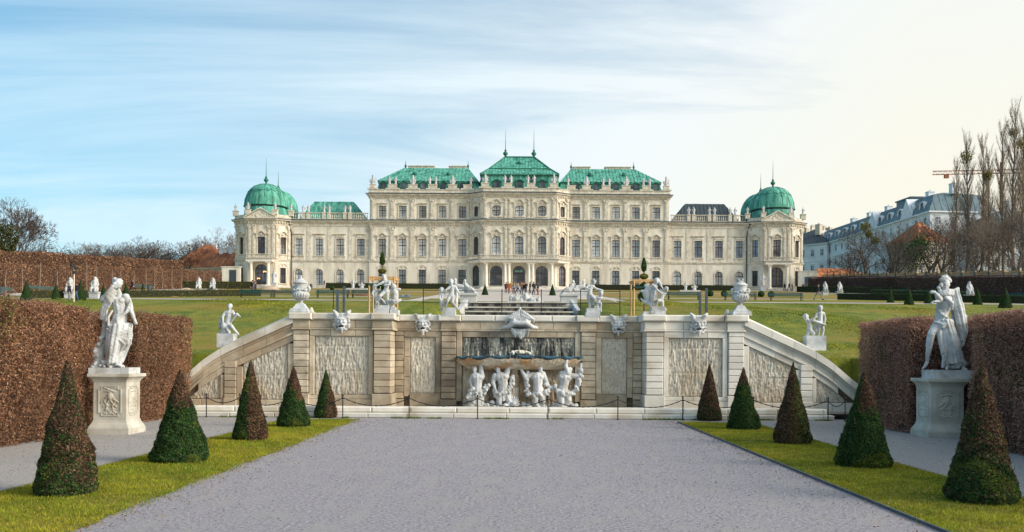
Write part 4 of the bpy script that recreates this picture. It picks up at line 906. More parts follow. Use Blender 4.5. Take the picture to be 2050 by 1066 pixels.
class Sculpt:
    def __init__(s, conv=None, k=1.0): s.V = []; s.F = []; s.conv = conv or (lambda p: p); s.k = k
    def path(s, pts, rs):
        if not isinstance(rs, (list, tuple)): rs = [rs]*len(pts)
        P = [s.conv(p) for p in pts]
        for i in range(len(P)-1): capsule(s.V, s.F, P[i], rs[i]*s.k, P[i+1], rs[i+1]*s.k)
        return s
    def ell(s, c, r, rz=0.0):
        c = s.conv(c); o = len(s.V); g = MB(); g.ell(c, [q*s.k for q in r], 12, 8, rz); s.V += [np.array(v) for v in g.v]; s.F += [tuple(o+i for i in f) for f in g.f]; return s
    def slab(s, x0, x1, y0, y1, z0, z1):
        g = MB(); g.box(x0, x1, y0, y1, z0, z1); o = len(s.V); s.V += [np.array(v) for v in g.v]; s.F += [tuple(o+i for i in f) for f in g.f]; return s
    def garland(s, pts, r, n, rng, spread=.6):
        P = [np.array(s.conv(p)) for p in pts]; seg = [np.linalg.norm(b-a) for a, b in zip(P, P[1:])]; T = sum(seg)
        for i in range(n):
            t = T*(i+.5)/n
            for a, b, L_ in zip(P, P[1:], seg):
                if t <= L_: break
                t -= L_
            c = a+(b-a)*min(1, t/L_)+np.array([rng.uniform(-1, 1) for _ in range(3)])*r*s.k*spread; q = r*s.k*rng.uniform(.5, 1.0)
            g = MB(); g.ell(c, (q, q*.8, q), 7, 5, rng.uniform(0, 3)); o = len(s.V); s.V += [np.array(v) for v in g.v]; s.F += [tuple(o+j for j in f) for f in g.f]
        return s
    def mesh(s, name, voxel, m, smooth=2, folds=0.0, fseed=0):
        me = bpy.data.meshes.new('raw'); me.from_pydata([tuple(v) for v in s.V], [], s.F); o = bpy.data.objects.new('raw', me); COL.objects.link(o)
        md = o.modifiers.new('r', 'REMESH'); md.mode = 'VOXEL'; md.voxel_size = voxel
        if smooth: sm = o.modifiers.new('s', 'SMOOTH'); sm.factor = .5; sm.iterations = smooth
        dg = bpy.context.evaluated_depsgraph_get(); ev = o.evaluated_get(dg); out = bpy.data.meshes.new_from_object(ev); bpy.data.objects.remove(o); bpy.data.meshes.remove(me)
        n = len(out.vertices); co = np.empty(n*3, np.float32); out.vertices.foreach_get('co', co); co = co.reshape(-1, 3)
        if folds:
            no = np.empty(n*3, np.float32); out.vertices.foreach_get('normal', no); no = no.reshape(-1, 3)
            f = (vnoise(co, 5.0/ (voxel*60), fseed)-.5)*2; f2 = (vnoise(co, 11/(voxel*60), fseed+3)-.5)
            co = co+no*(folds*(f+.8*f2))[:, None]; out.vertices.foreach_set('co', co.astype(np.float32).ravel())
        out.name = name; out.materials.clear(); out.materials.append(m); out.polygons.foreach_set('use_smooth', [True]*len(out.polygons)); out.update(); return out
def zconv(ox, oy, zoom, Y, bx, bz):
    """coordinates measured in an enlargement -> metres round the thing's base (real depth as third value)"""
    def f(p):
        px, py = unroll(ox+p[0]/zoom, oy+p[1]/zoom); return (pX(px, Y)-bx, (p[2] if len(p) > 2 else 0.0), pZ(py, Y)-bz)
    return f, Y/1800/zoom
SM = M['statue']
def head(S, c, r, tilt=(0, 0), d=0.0, hair=True, rng=None, beard=False):
    """head with brow, nose, chin, ears and curls, in the sculpt's own units; r = half height of the head"""
    x, y = c; tx, ty = tilt; K = S.k
    S.ell((x, y, d), (r*.78, r*.86, r)); S.ell((x+tx*.3, y+r*.55, d-r*.28*K), (r*.5, r*.5, r*.42))
    S.path([(x+tx*.4, y-r*.1, d-r*.82*K), (x+tx*.5, y+r*.28, d-r*1.02*K)], [r*.11, r*.17])
    for q in (-1, 1):
        S.path([(x+tx*.4+q*r*.12, y-r*.2, d-r*.80*K), (x+tx*.4+q*r*.48, y-r*.16, d-r*.66*K)], r*.11); S.ell((x+tx*.3+q*r*.36, y+r*.34, d-r*.5*K), (r*.25, r*.25, r*.22)); S.ell((x+q*r*.78, y+r*.12, d), (r*.1, r*.18, r*.22))
    S.path([(x+tx*.5-r*.2, y+r*.62, d-r*.76*K), (x+tx*.5+r*.2, y+r*.62, d-r*.76*K)], r*.10); S.ell((x+tx*.4, y+r*.92, d-r*.56*K), (r*.26, r*.26, r*.2))
    rng = rng or random.Random(1)
    if hair:
        for i in range(26):
            a = rng.uniform(0, 2*PI); e_ = rng.uniform(.05, 1.35); S.ell((x+math.cos(a)*math.cos(e_)*r*.82, y-math.sin(e_)*r*.9-r*.02, d+(abs(math.sin(a))*math.cos(e_)*.8*r+.05*r)*K), (r*.26, r*.26, r*.24))
    if beard:
        for i in range(14): S.ell((x+tx*.4+rng.uniform(-.45, .45)*r, y+r*rng.uniform(.75, 1.3), d-r*.45*K), (r*.2, r*.2, r*.28))
def hand(S, p, d, dirv, r):
    """palm with four unequal fingers and a thumb leaving its side"""
    x, y = p; ux, uy = dirv; n_ = math.hypot(ux, uy) or 1; ux /= n_; uy /= n_; vx, vy = -uy, ux
    S.path([(x, y, d), (x+ux*r*1.4, y+uy*r*1.4, d)], [r*.8, r*.85])
    for i, l in enumerate((1.5, 1.8, 1.7, 1.3)):
        o = (i-1.5)*.5*r; a = (x+ux*r*1.5+vx*o, y+uy*r*1.5+vy*o, d); b = (x+ux*r*(1.5+l*.6)+vx*o*1.15, y+uy*r*(1.5+l*.6)+vy*o*1.15, d-r*.25*S.k); c = (x+ux*r*(1.5+l)+vx*o*1.2, y+uy*r*(1.5+l)+vy*o*1.2, d+r*.2*S.k); S.path([a, b, c], [r*.30, r*.27, r*.2])
    S.path([(x+vx*r*.6, y+vy*r*.6, d), (x+ux*r*.9+vx*r*1.4, y+uy*r*.9+vy*r*1.4, d-r*.3*S.k)], [r*.34, r*.25])
def folds(S, a, b, ra, rb, n, rng, r=7, dy=.0):
    """cloth folds running from one line (a0,a1) to another (b0,b1)"""
    for i in range(n):
        t = (i+.5)/n; p = [a[0][k]+(a[1][k]-a[0][k])*t for k in (0, 1, 2)]; q = [b[0][k]+(b[1][k]-b[0][k])*t for k in (0, 1, 2)]
        bul = math.sin(PI*t); jz = rng.uniform(-.02, .02); m = [(p[k]+q[k])/2 for k in (0, 1, 2)]; m[0] += rng.uniform(-r, r)*.8; w_ = r*(1.25 if i % 2 else .75)
        S.path([(p[0], p[1], p[2]-bul*dy), (m[0], m[1], m[2]-bul*dy*1.15+jz), (q[0], q[1], q[2]-bul*dy+jz)], [w_*ra, w_, w_*rb])
# ---- pedestals of the two large statues
def pedestal(x, Y, hgt, label, hw=.72):
    t = thing('statue_pedestal', label, 'pedestal', (x, Y, 0)); g = MB()
    def tier(g, h, z0, z1): g.box(-h, h, -h, h, z0, z1)
    g = MB(); tier(g, hw+.03, 0, .17); g.build('base_slab', M['pedestal'], t)
    g = MB(); pr = [(hw+.02, .173), (hw+.0, .23), (hw-.04, .30), (hw-.075, .36), (hw-.09, .42)]
    q = [(-1, -1), (1, -1), (1, 1), (-1, 1)]; vs = [(a*h, b*h, z) for h, z in pr for a, b in q]; fs = [(4*k+i, 4*k+(i+1) % 4, 4*k+4+(i+1) % 4, 4*k+4+i) for k in range(len(pr)-1) for i in range(4)]+[tuple(range(16, 20))]
    g.add(vs, fs); g.build('base_moulding', M['pedestal'], t)
    d = hw-.10; g = MB(); g.box(-d, d, -d, d, .40, hgt-.24); g.build('shaft', M['pedestal'], t)
    for k, (an, wd) in enumerate(((0, 1), (PI/2, 1), (-PI/2, 1))):
        g = MB(); W = d-.14; z0, z1 = .55, hgt-.36; c = .09
        P = [(-W+c, z0), (W-c, z0), (W-c, z0+c), (W, z0+c), (W, z1-c), (W-c, z1-c), (W-c, z1), (-W+c, z1), (-W+c, z1-c), (-W, z1-c), (-W, z0+c), (-W+c, z0+c)]
        g.prism(P, -d-.022, -d+.001, [inset(P2, 0) for P2 in [[(a*.92, (b-(z0+z1)/2)*.94+(z0+z1)/2) for a, b in P]]])
        S = Sculpt(); rr = random.Random(3+k); zc = (z0+z1)/2
        hz_ = (z1-z0)/2*.86; rq = random.Random(11)
        for _ in range(15):
            a, b = rq.uniform(.05, .85)*W*.86, rq.uniform(-1, 1)*hz_; az_, cv, ln_ = rq.uniform(0, 6.28), rq.uniform(-2.6, 2.6), rq.uniform(.10, .20); pts = []; x_, z_ = a, b
            for q_ in range(6): pts.append((x_, z_)); x_ += math.cos(az_)*ln_/5; z_ += math.sin(az_)*ln_/5; az_ += cv/5*1.5; x_ = max(.01, min(W*.86, x_)); z_ = max(-hz_, min(hz_, z_))
            for s in (-1, 1): S.path([(s*p_[0], -d-.008, zc+p_[1]) for p_ in pts], [.012, .018, .020, .018, .014, .012]); S.ell((s*pts[-1][0], -d-.008, zc+pts[-1][1]), (.026, .024, .026))
        S.ell((0, -d-.005, zc+.12), (.10, .035, .13)); S.ell((0, -d-.02, zc+.12), (.06, .03, .09)); S.path([(-.16, -d-.01, zc+.28), (0, -d-.015, zc+.33), (.16, -d-.01, zc+.28)], [.014, .022, .014])
        S.slab(-W*.8, W*.8, -d+.004, -d+.03, z0+.1, z1-.1)
        fr = g.build('panel_frame', M['pedestal'], t, rz=an); rl = S.mesh('carved_relief', .012, M['pedestal'], 1); put('carved_relief', rl, t, rz=an)
    g = MB(); pr = [(d+.01, hgt-.243), (d+.03, hgt-.19), (d+.07, hgt-.14), (hw+.02, hgt-.10), (hw+.035, hgt-.085), (hw+.035, hgt)]; vs = [(a*h, b*h, z) for h, z in pr for a, b in q]; fs = [(4*k+i, 4*k+(i+1) % 4, 4*k+4+(i+1) % 4, 4*k+4+i) for k in range(len(pr)-1) for i in range(4)]+[tuple(range(4*len(pr)-4, 4*len(pr))), (0, 1, 2, 3)]
    g.add(vs, fs); g.build('cap_moulding', M['pedestal'], t); return t
# left statue -------------------------------------------------------
YL = 27.25; xl = -12.16; hl = 1.81
pedestal(xl, YL, hl, 'beige stone pedestal with carved relief under the robed female statue', .585)
zc_, k_ = zconv(170, 540, 3.138, YL-.1, xl, hl)
f_ = thing('female_statue', 'white marble statue of a robed woman leaning her head on her raised hand', 'statue', (xl, YL, hl)); rr = random.Random(12)
S = Sculpt(zc_, k_); D_ = lambda v: v
S.path([(215, 300, 0), (212, 250, .0), (205, 205, .0)], [36, 40, 42]); S.ell((190, 190, -.09), (21, 20, 20)); S.ell((226, 196, -.10), (21, 20, 20)); S.path([(205, 170, 0), (203, 130, -.02)], [24, 15])
head(S, (204, 88), 31, (-18, 6), -.06, True, rr); S.path([(178, 60, .02), (168, 95, .05), (175, 130, .08)], [14, 15, 12])
S.path([(165, 170, 0), (118, 178, -.10), (112, 190, -.12)], [22, 19, 17]); S.path([(116, 188, -.13), (150, 150, -.20), (185, 108, -.22)], [17, 14, 10]); hand(S, (186, 108), -.21, (.5, -1), 8)   # raised arm to the face
S.path([(245, 170, 0), (272, 215, .0), (283, 258, -.02)], [21, 17, 15]); S.path([(283, 258, -.03), (300, 290, -.08), (316, 322, -.12)], [14, 12, 9]); hand(S, (316, 322), -.12, (.4, 1), 8)
# hips and legs
S.path([(210, 300, 0), (200, 350, 0)], [42, 46]); S.path([(185, 350, -.03), (190, 440, -.14), (185, 520, -.04), (180, 590, 0)], [32, 24, 19, 12]); S.path([(220, 350, 0), (225, 450, -.02), (208, 540, .03), (205, 600, 0)], [32, 26, 20, 12])
S.path([(178, 600, .0), (160, 612, -.14)], [11, 8]); S.path([(206, 604, -.02), (232, 612, -.14)], [11, 8])
# robe: head scarf, swag across the hips, long folds
for i in range(6): S.path([(178+i*4, 95+i*9, -.19+.02*i), (148+i*5, 172+i*8, -.22), (112+i*6, 238+i*3, -.16), (94+i*7, 308+i*3, -.08)], [3.5, 5.5+(i % 2)*2, 6+(i % 2)*2, 5])
for i in range(6): S.path([(258+i*2, 160+i*8, .02), (282, 200+i*10, -.05), (262-i*4, 262+i*6, -.14), (215, 306+i*8, -.24), (165, 335+i*9, -.20), (142-i*2, 350+i*6, -.05)], [7, 7, 5, 5, 6, 7])
S.path([(178, 262, -.18), (158, 300, -.22), (158, 350, -.22), (195, 385, -.24)], [5, 8, 8, 6])
folds(S, ((130, 360, -.02), (285, 345, 0)), ((132, 590, .0), (215, 575, -.03)), .9, .8, 12, rr, 11, .24); folds(S, ((140, 350, .14), (280, 350, .14)), ((135, 585, .18), (215, 580, .14)), .9, .9, 7, rr, 17, -.02)
folds(S, ((240, 380, -.12), (290, 370, -.02)), ((238, 470, -.12), (284, 466, -.04)), .9, .6, 5, rr, 9, .05); S.path([(282, 465, -.04), (240, 520, -.12), (205, 580, -.12)], [8, 10, 9])
for i in range(7): S.path([(150+i*17, 372+i*3, -.22+.012*i), (205+i*11, 420+i*4, -.275+.02*i), (262-i*10, 470+i*8, -.24+.02*i), (196-i*5, 575, -.16)], [5, 8, 7, 6])
for i in range(5): S.path([(285, 372+i*16, -.08), (225-i*4, 392+i*20, -.265), (150+i*3, 372+i*34, -.19)], [6, 7, 6])
# tree stump at her side
S.path([(108, 320, .12), (100, 400, .14), (88, 480, .10), (75, 560, .05), (70, 620, 0)], [18, 21, 24, 26, 30]); S.garland([(95, 420, .04), (70, 520, .0), (60, 610, -.05), (110, 590, -.12), (150, 600, -.14)], 17, 46, rr, 1.1)
S.garland([(140, 575, -.1), (190, 590, -.12), (240, 612, -.05)], 12, 16, rr, .8)
fx = zc_((55, 650, 0)); fb = zc_((300, 615, 0)); put('figure', S.mesh('figure', .0115, SM, 2, .008, 5), f_)
g = MB(); a0 = zc_((52, 652)); a1 = zc_((303, 618)); g.box(a0[0], a1[0], -.42, .40, 0, a1[2]); g.box(zc_((262, 0))[0]+.002, a1[0]+.01, -.43, .38, 0.002, a1[2]+.01); g.build('plinth', SM, f_)
# right statue ------------------------------------------------------
YR = 27.9; xr = 13.08; hr = 1.80
pedestal(xr, YR, hr, 'beige stone pedestal with carved relief under the helmeted male statue', .60)
zc_, k_ = zconv(1830, 540, 3.136, YR-.1, xr, hr)
f_ = thing('warrior_statue', 'white marble statue of a cloaked male with crested helmet and one arm reaching out', 'statue', (xr, YR, hr)); rr = random.Random(21)
S = Sculpt(zc_, k_)
S.path([(180, 310, .0), (190, 250, .0), (205, 190, .0)], [36, 42, 44]); S.path([(200, 160, 0), (203, 120, -.02)], [26, 18]); head(S, (205, 92), 31, (-22, 0), -.03, True, rr, True)
S.path([(178, 62, 0), (205, 52, 0), (236, 70, 0)], [12, 15, 12]); S.garland([(192, 46, -.02), (212, 40, 0), (230, 52, .04), (238, 85, .1)], 12, 14, rr, .6); S.garland([(165, 90, -.14), (152, 120, -.18), (165, 150, -.2)], 13, 14, rr, .7)
S.path([(165, 170, -.05), (150, 190, -.20), (128, 165, -.30), (112, 150, -.34)], [24, 20, 15, 10]); hand(S, (112, 150), -.34, (-1, -.25), 10); S.path([(150, 200, -.22), (110, 205, -.32)], [12, 8]); hand(S, (110, 205), -.32, (-1, .4), 8)
S.path([(235, 150, .02), (262, 140, .05), (290, 150, .10)], [26, 22, 17]); S.path([(190, 180, -.20), (222, 210, -.25), (226, 250, -.22)], [15, 13, 8])
# legs: straight left shin out to the side, weight leg under the skirt
S.path([(165, 330, -.02), (105, 405, -.14), (97, 470, -.10), (90, 575, -.02)], [32, 24, 21, 11]); S.path([(90, 580, -.02), (74, 604, -.08), (50, 622, -.14)], [12, 10, 5])
S.path([(200, 330, 0), (205, 450, .0), (222, 540, .0), (225, 610, 0)], [36, 28, 22, 13]); S.path([(222, 608, 0), (200, 622, -.16)], [13, 9]); S.path([(190, 480, -.06), (195, 560, -.06), (182, 610, -.1)], [18, 14, 10])
folds(S, ((140, 325, -.04), (250, 315, .0)), ((190, 588, -.06), (332, 575, .06)), .8, .9, 12, rr, 10, .22); folds(S, ((135, 330, -.10), (175, 320, -.18)), ((150, 480, -.22), (190, 590, -.20)), .7, .8, 4, rr, 10, .03)
folds(S, ((150, 320, .16), (250, 320, .16)), ((215, 590, .16), (325, 580, .16)), 1, 1, 6, rr, 16, .0)
for i in range(4): S.path([(128+i*6, 330+i*4, -.15), (165, 345+i*7, -.24), (215, 330+i*6, -.22), (248, 318+i*5, -.05)], [9, 10, 9, 8])
# cloak
folds(S, ((222, 140, -.02), (300, 120, .10)), ((296, 480, .02), (344, 300, .14)), .5, 1.0, 7, rr, 10, .16); folds(S, ((240, 140, .14), (305, 150, .18)), ((296, 470, .14), (336, 390, .18)), .8, .8, 7, rr, 10, .0); S.path([(345, 290, .1), (346, 390, .08), (322, 470, .06), (300, 500, .04)], [10, 12, 11, 7])
for i in range(4): S.path([(170, 140+i*7, -.22), (205, 130+i*8, -.22), (245, 135+i*7, -.1), (290, 118+i*8, .04)], [8, 10, 10, 10])
S.garland([(250, 600, .02), (300, 590, .0), (335, 615, 0)], 18, 22, rr, .9); S.garland([(150, 250, -.2), (170, 290, -.22), (205, 300, -.2)], 9, 12, rr, .8)
put('figure', S.mesh('figure', .0115, SM, 2, .008, 9), f_); a0 = zc_((92, 668)); a1 = zc_((343, 632)); g = MB(); g.box(a0[0], a1[0], -.40, .38, 0, a1[2]); g.build('plinth', SM, f_)
# ---- ten pieces along the coping: measured groups
def on_plinth(name, label, cat, ox, oy, zoom, Y, bpx, bpy, draw, plinths, voxel=.014, group=None, m=SM, fo=.004):
    a, b = unroll(bpx, bpy); x, z = pX(a, Y), pZ(b, Y); t = thing(name, label, cat, (x, Y, z), 0, group); conv, k = zconv(ox, oy, zoom, Y, x, z); S = Sculpt(conv, k); draw(S); put('figure', S.mesh('figure', voxel, m, 2, fo, int(bpx)), t)
    for (x0, x1, y0, y1, dp) in plinths:
        p = conv((x0, y1)); q = conv((x1, y0)); g = MB(); g.box(p[0], q[0], -dp, dp, min(p[2], q[2]), max(p[2], q[2]), .0); g.build('plinth', m, t)
    return t
def body(S, hd, rh, neck, chest, waist, hips, arms, legs, r, d=0.0, rng=None, tilt=(0, 0), beard=False):
    """nude body: lists of joints in enlargement units; r = chest half width"""
    K = S.k; head(S, hd, rh, tilt, d-.02, True, rng, beard); S.path([(hd[0], hd[1]+rh*.6, d), (neck[0], neck[1], d)], [rh*.52, rh*.62])
    S.path([(chest[0]-r*.42, chest[1]-r*.1, d), (chest[0]+r*.42, chest[1]-r*.1, d)], [r*.64, r*.64]); S.path([(chest[0], chest[1], d), (waist[0], waist[1], d-.01), (hips[0], hips[1], d)], [r*.80, r*.68, r*.84])
    for q in (-1, 1): S.ell((chest[0]+q*r*.38, chest[1]-r*.05, d-r*.52*K), (r*.36, r*.22, r*.26))
    S.ell((waist[0], waist[1]+r*.15, d-r*.32*K), (r*.5, r*.42, r*.46))
    for pts in arms:
        n = len(pts); S.path(pts, [r*.46-(.25*r)*i/(n-1) for i in range(n)]); a, b = pts[-2], pts[-1]; hand(S, (b[0], b[1]), b[2] if len(b) > 2 else 0, (b[0]-a[0], b[1]-a[1]), r*.17)
    for pts in legs: n = len(pts); S.path(pts, [r*.64-(.40*r)*min(1, i/(n-1)*1.15) for i in range(n)])
CY = WY+.55
def dr_left_putto(S):
    rr = random.Random(4); body(S, (268, 495), 40, (262, 545), (258, 580), (255, 640), (245, 720), [[(215, 575, -.02), (180, 625, -.08), (185, 700, -.12)], [(300, 560, -.02), (335, 615, -.05), (360, 600, -.1)]], [[(255, 760, -.05), (310, 760, -.22), (345, 810, -.14), (390, 865, -.1)], [(230, 750, 0), (255, 800, -.2), (280, 850, -.18)]], 56, 0, rr)
    S.path([(300, 690, -.1), (345, 640, -.14), (375, 600, -.14), (415, 632, -.14)], [12, 12, 20, 13]); S.garland([(160, 660, -.02), (150, 740, 0), (200, 790, -.05), (180, 840, 0)], 34, 30, rr, .6); S.ell((200, 760, 0), (62, 62, 60)); S.path([(185, 800, 0), (240, 840, 0)], [40, 40]); S.garland([(130, 850, 0), (200, 840, -.1)], 20, 10, rr)
on_plinth('putto_statue', 'white kneeling putto playing a flute on the left sloping parapet', 'statue', 420, 540, 6.663, CY, 450, 693, dr_left_putto, [(120, 340, 855, 1040, .27)])
def dr_right_pair(S):
    rr = random.Random(6); body(S, (1745, 515), 42, (1745, 560), (1745, 590), (1745, 650), (1745, 710), [[(1705, 585, -.02), (1675, 620, -.06), (1665, 650, -.1)], [(1790, 585, 0), (1810, 660, -.02), (1795, 730, -.1)]], [[(1730, 730, 0), (1725, 810, -.03), (1725, 885, 0)], [(1765, 730, 0), (1785, 800, -.02), (1775, 885, 0)]], 48, 0, rr)
    body(S, (1550, 635), 42, (1575, 670), (1595, 700), (1605, 750), (1600, 800), [[(1590, 690, -.1), (1640, 660, -.16), (1680, 635, -.16)], [(1620, 690, 0), (1660, 680, -.1), (1750, 715, -.14)]], [[(1590, 820, 0), (1580, 870, -.02), (1540, 900, 0)], [(1620, 820, 0), (1650, 850, -.1), (1640, 890, 0)]], 44, -.04, rr, (-20, 0)); S.garland([(1670, 740, .02), (1690, 800, .02), (1670, 870, 0)], 20, 18, rr, .8); S.garland([(1780, 740, -.05), (1800, 800, 0), (1785, 870, 0)], 14, 12, rr, .6); S.path([(1640, 690, -.16), (1740, 720, -.18), (1800, 740, -.16)], 13)
on_plinth('putto_statue', 'pair of white putti tussling on the right sloping parapet', 'statue', 1380, 540, 6.663, CY, 1634, 703, dr_right_pair, [(1540, 1800, 885, 1080, .27)])
def dr_g1(S):
    rr = random.Random(8); body(S, (365, 140), 55, (395, 190), (410, 240), (415, 330), (400, 400), [[(350, 240, -.05), (290, 270, -.08), (200, 315, -.1)], [(455, 230, -.05), (480, 290, -.18), (400, 300, -.24)]], [[(370, 420, -.02), (300, 500, -.2), (265, 580, -.1), (260, 665, -.1)], [(430, 420, 0), (430, 520, -.06), (440, 640, -.04), (455, 670, -.1)]], 66, 0, rr, (20, 0))
    body(S, (190, 315), 48, (200, 370), (205, 410), (200, 480), (225, 540), [[(240, 400, 0), (290, 380, -.1), (300, 340, -.1)], [(165, 400, 0), (150, 450, -.05), (180, 510, -.1)]], [[(225, 560, 0), (230, 610, -.12), (190, 690, -.04)], [(250, 560, 0), (330, 560, -.14), (400, 640, -.1)]], 50, .05, rr); S.garland([(300, 560, .1), (340, 620, .1), (420, 650, .1)], 45, 16, rr, .4)
    S.path([(560, 440, .05), (555, 540, .05)], [72, 75]); S.path([(480, 380, .05), (650, 365, .05)], 24); S.ell((535, 320, .05), (60, 60, 60)); S.path([(520, 280, .05), (505, 240, .05)], [22, 10]); S.path([(470, 580, .05), (560, 610, -.05), (660, 570, .05), (680, 545, .05)], [40, 45, 24, 8]); S.garland([(460, 570, -.12), (560, 600, -.2), (620, 590, -.1)], 22, 22, rr, .9); S.path([(510, 650, .05), (520, 720, .05)], [26, 36])
on_plinth('putto_statue', 'white putti wrestling beside a carved stone vase on the left inner pier', 'statue', 730, 540, 9.318, CY-.1, 770, 630, dr_g1, [(195, 470, 735, 835, .34), (215, 460, 672, 738, .28), (490, 640, 760, 860, .30), (505, 580, 700, 762, .2)], group=None)
def dr_g2(S):
    rr = random.Random(9); body(S, (1610, 235), 58, (1620, 290), (1635, 330), (1630, 410), (1615, 480), [[(1580, 340, -.05), (1530, 380, -.1), (1485, 410, -.1)], [(1690, 320, 0), (1730, 390, -.05), (1765, 460, -.05)]], [[(1590, 500, -.02), (1550, 590, -.16), (1515, 720, -.06)], [(1645, 500, 0), (1640, 620, -.1), (1720, 720, -.08), (1740, 735, -.12)]], 66, 0, rr, (15, 0)); S.path([(1690, 330, .08), (1700, 480, .1), (1700, 700, .1)], [36, 42, 38])
    body(S, (1435, 380), 50, (1440, 430), (1445, 470), (1440, 540), (1440, 600), [[(1490, 450, 0), (1520, 420, -.06), (1540, 370, -.05)], [(1410, 460, 0), (1400, 540, -.05), (1430, 590, -.12)]], [[(1430, 620, 0), (1440, 690, -.05), (1415, 770, -.05)], [(1460, 620, 0), (1500, 660, -.1), (1450, 720, -.08)]], 48, .02, rr)
on_plinth('putto_statue', 'white standing putto holding up a smaller child left of the centre mask', 'statue', 730, 540, 9.318, CY+.6, 901, 633, dr_g2, [(1450, 1700, 785, 875, .3), (1465, 1700, 715, 788, .24)])
def dr_g3(S):
    rr = random.Random(10); body(S, (395, 250), 56, (370, 300), (345, 350), (330, 430), (310, 520), [[(290, 330, -.05), (225, 385, -.1), (300, 410, -.2)], [(385, 360, 0), (450, 400, -.08), (560, 425, -.1)]], [[(290, 560, 0), (305, 660, -.05), (310, 790, 0), (350, 800, -.1)], [(350, 540, -.05), (400, 600, -.18), (430, 660, -.12)]], 68, 0, rr, (20, 6)); S.path([(370, 600, .08), (380, 720, .1)], [34, 40])
    body(S, (545, 490), 55, (535, 545), (520, 590), (500, 640), (480, 680), [[(560, 570, -.02), (540, 600, -.12), (430, 570, -.14)], [(470, 570, 0), (430, 590, -.1), (410, 610, -.1)]], [[(470, 690, -.02), (470, 760, -.1), (540, 860, -.06)], [(500, 690, 0), (540, 700, -.12), (540, 780, -.08), (550, 870, -.1)]], 52, -.05, rr)
on_plinth('putto_statue', 'white putto steadying a seated child right of the centre mask', 'statue', 1150, 540, 10.25, CY+.6, 1187, 634, dr_g3, [(225, 520, 885, 975, .3), (245, 510, 800, 888, .26), (400, 505, 750, 802, .18)])
def dr_g4(S):
    rr = random.Random(11); body(S, (1690, 230), 60, (1660, 300), (1650, 360), (1640, 440), (1620, 520), [[(1600, 320, -.08), (1680, 430, -.22), (1760, 490, -.24), (1850, 500, -.2)], [(1720, 220, 0), (1770, 330, -.08), (1810, 400, -.1)]], [[(1600, 560, -.02), (1580, 650, -.1), (1540, 740, 0)], [(1660, 540, 0), (1640, 640, -.1), (1600, 740, -.04)]], 70, 0, rr, (-15, 0))
    body(S, (1880, 410), 58, (1840, 460), (1810, 510), (1790, 580), (1770, 640), [[(1790, 450, -.05), (1760, 400, -.05)], [(1830, 520, 0), (1760, 500, -.14)]], [[(1750, 640, -.05), (1690, 640, -.22), (1670, 780, -.1)], [(1800, 650, 0), (1810, 760, -.02), (1850, 790, 0), (1890, 830, -.02)]], 62, -.03, rr, (20, 0)); S.path([(1390, 440, .08), (1560, 440, .08)], 30); S.path([(1480, 480, .08), (1500, 580, .08), (1520, 660, .08)], [75, 70, 50]); S.garland([(1480, 320, .1), (1560, 400, .12), (1500, 440, .1)], 60, 14, rr, .4); S.path([(1370, 600, .05), (1450, 670, .02), (1540, 690, 0)], [14, 36, 40]); folds(S, ((1540, 520, -.1), (1680, 540, -.1)), ((1540, 730, -.02), (1650, 740, -.02)), .9, .9, 6, rr, 14, .08)
on_plinth('putto_statue', 'winged white putto embracing another on the right inner pier', 'statue', 1150, 540, 10.25, CY-.1, 1312, 633, dr_g4, [(1545, 1850, 855, 950, .34), (1570, 1840, 765, 858, .28), (1400, 1545, 870, 960, .3)])
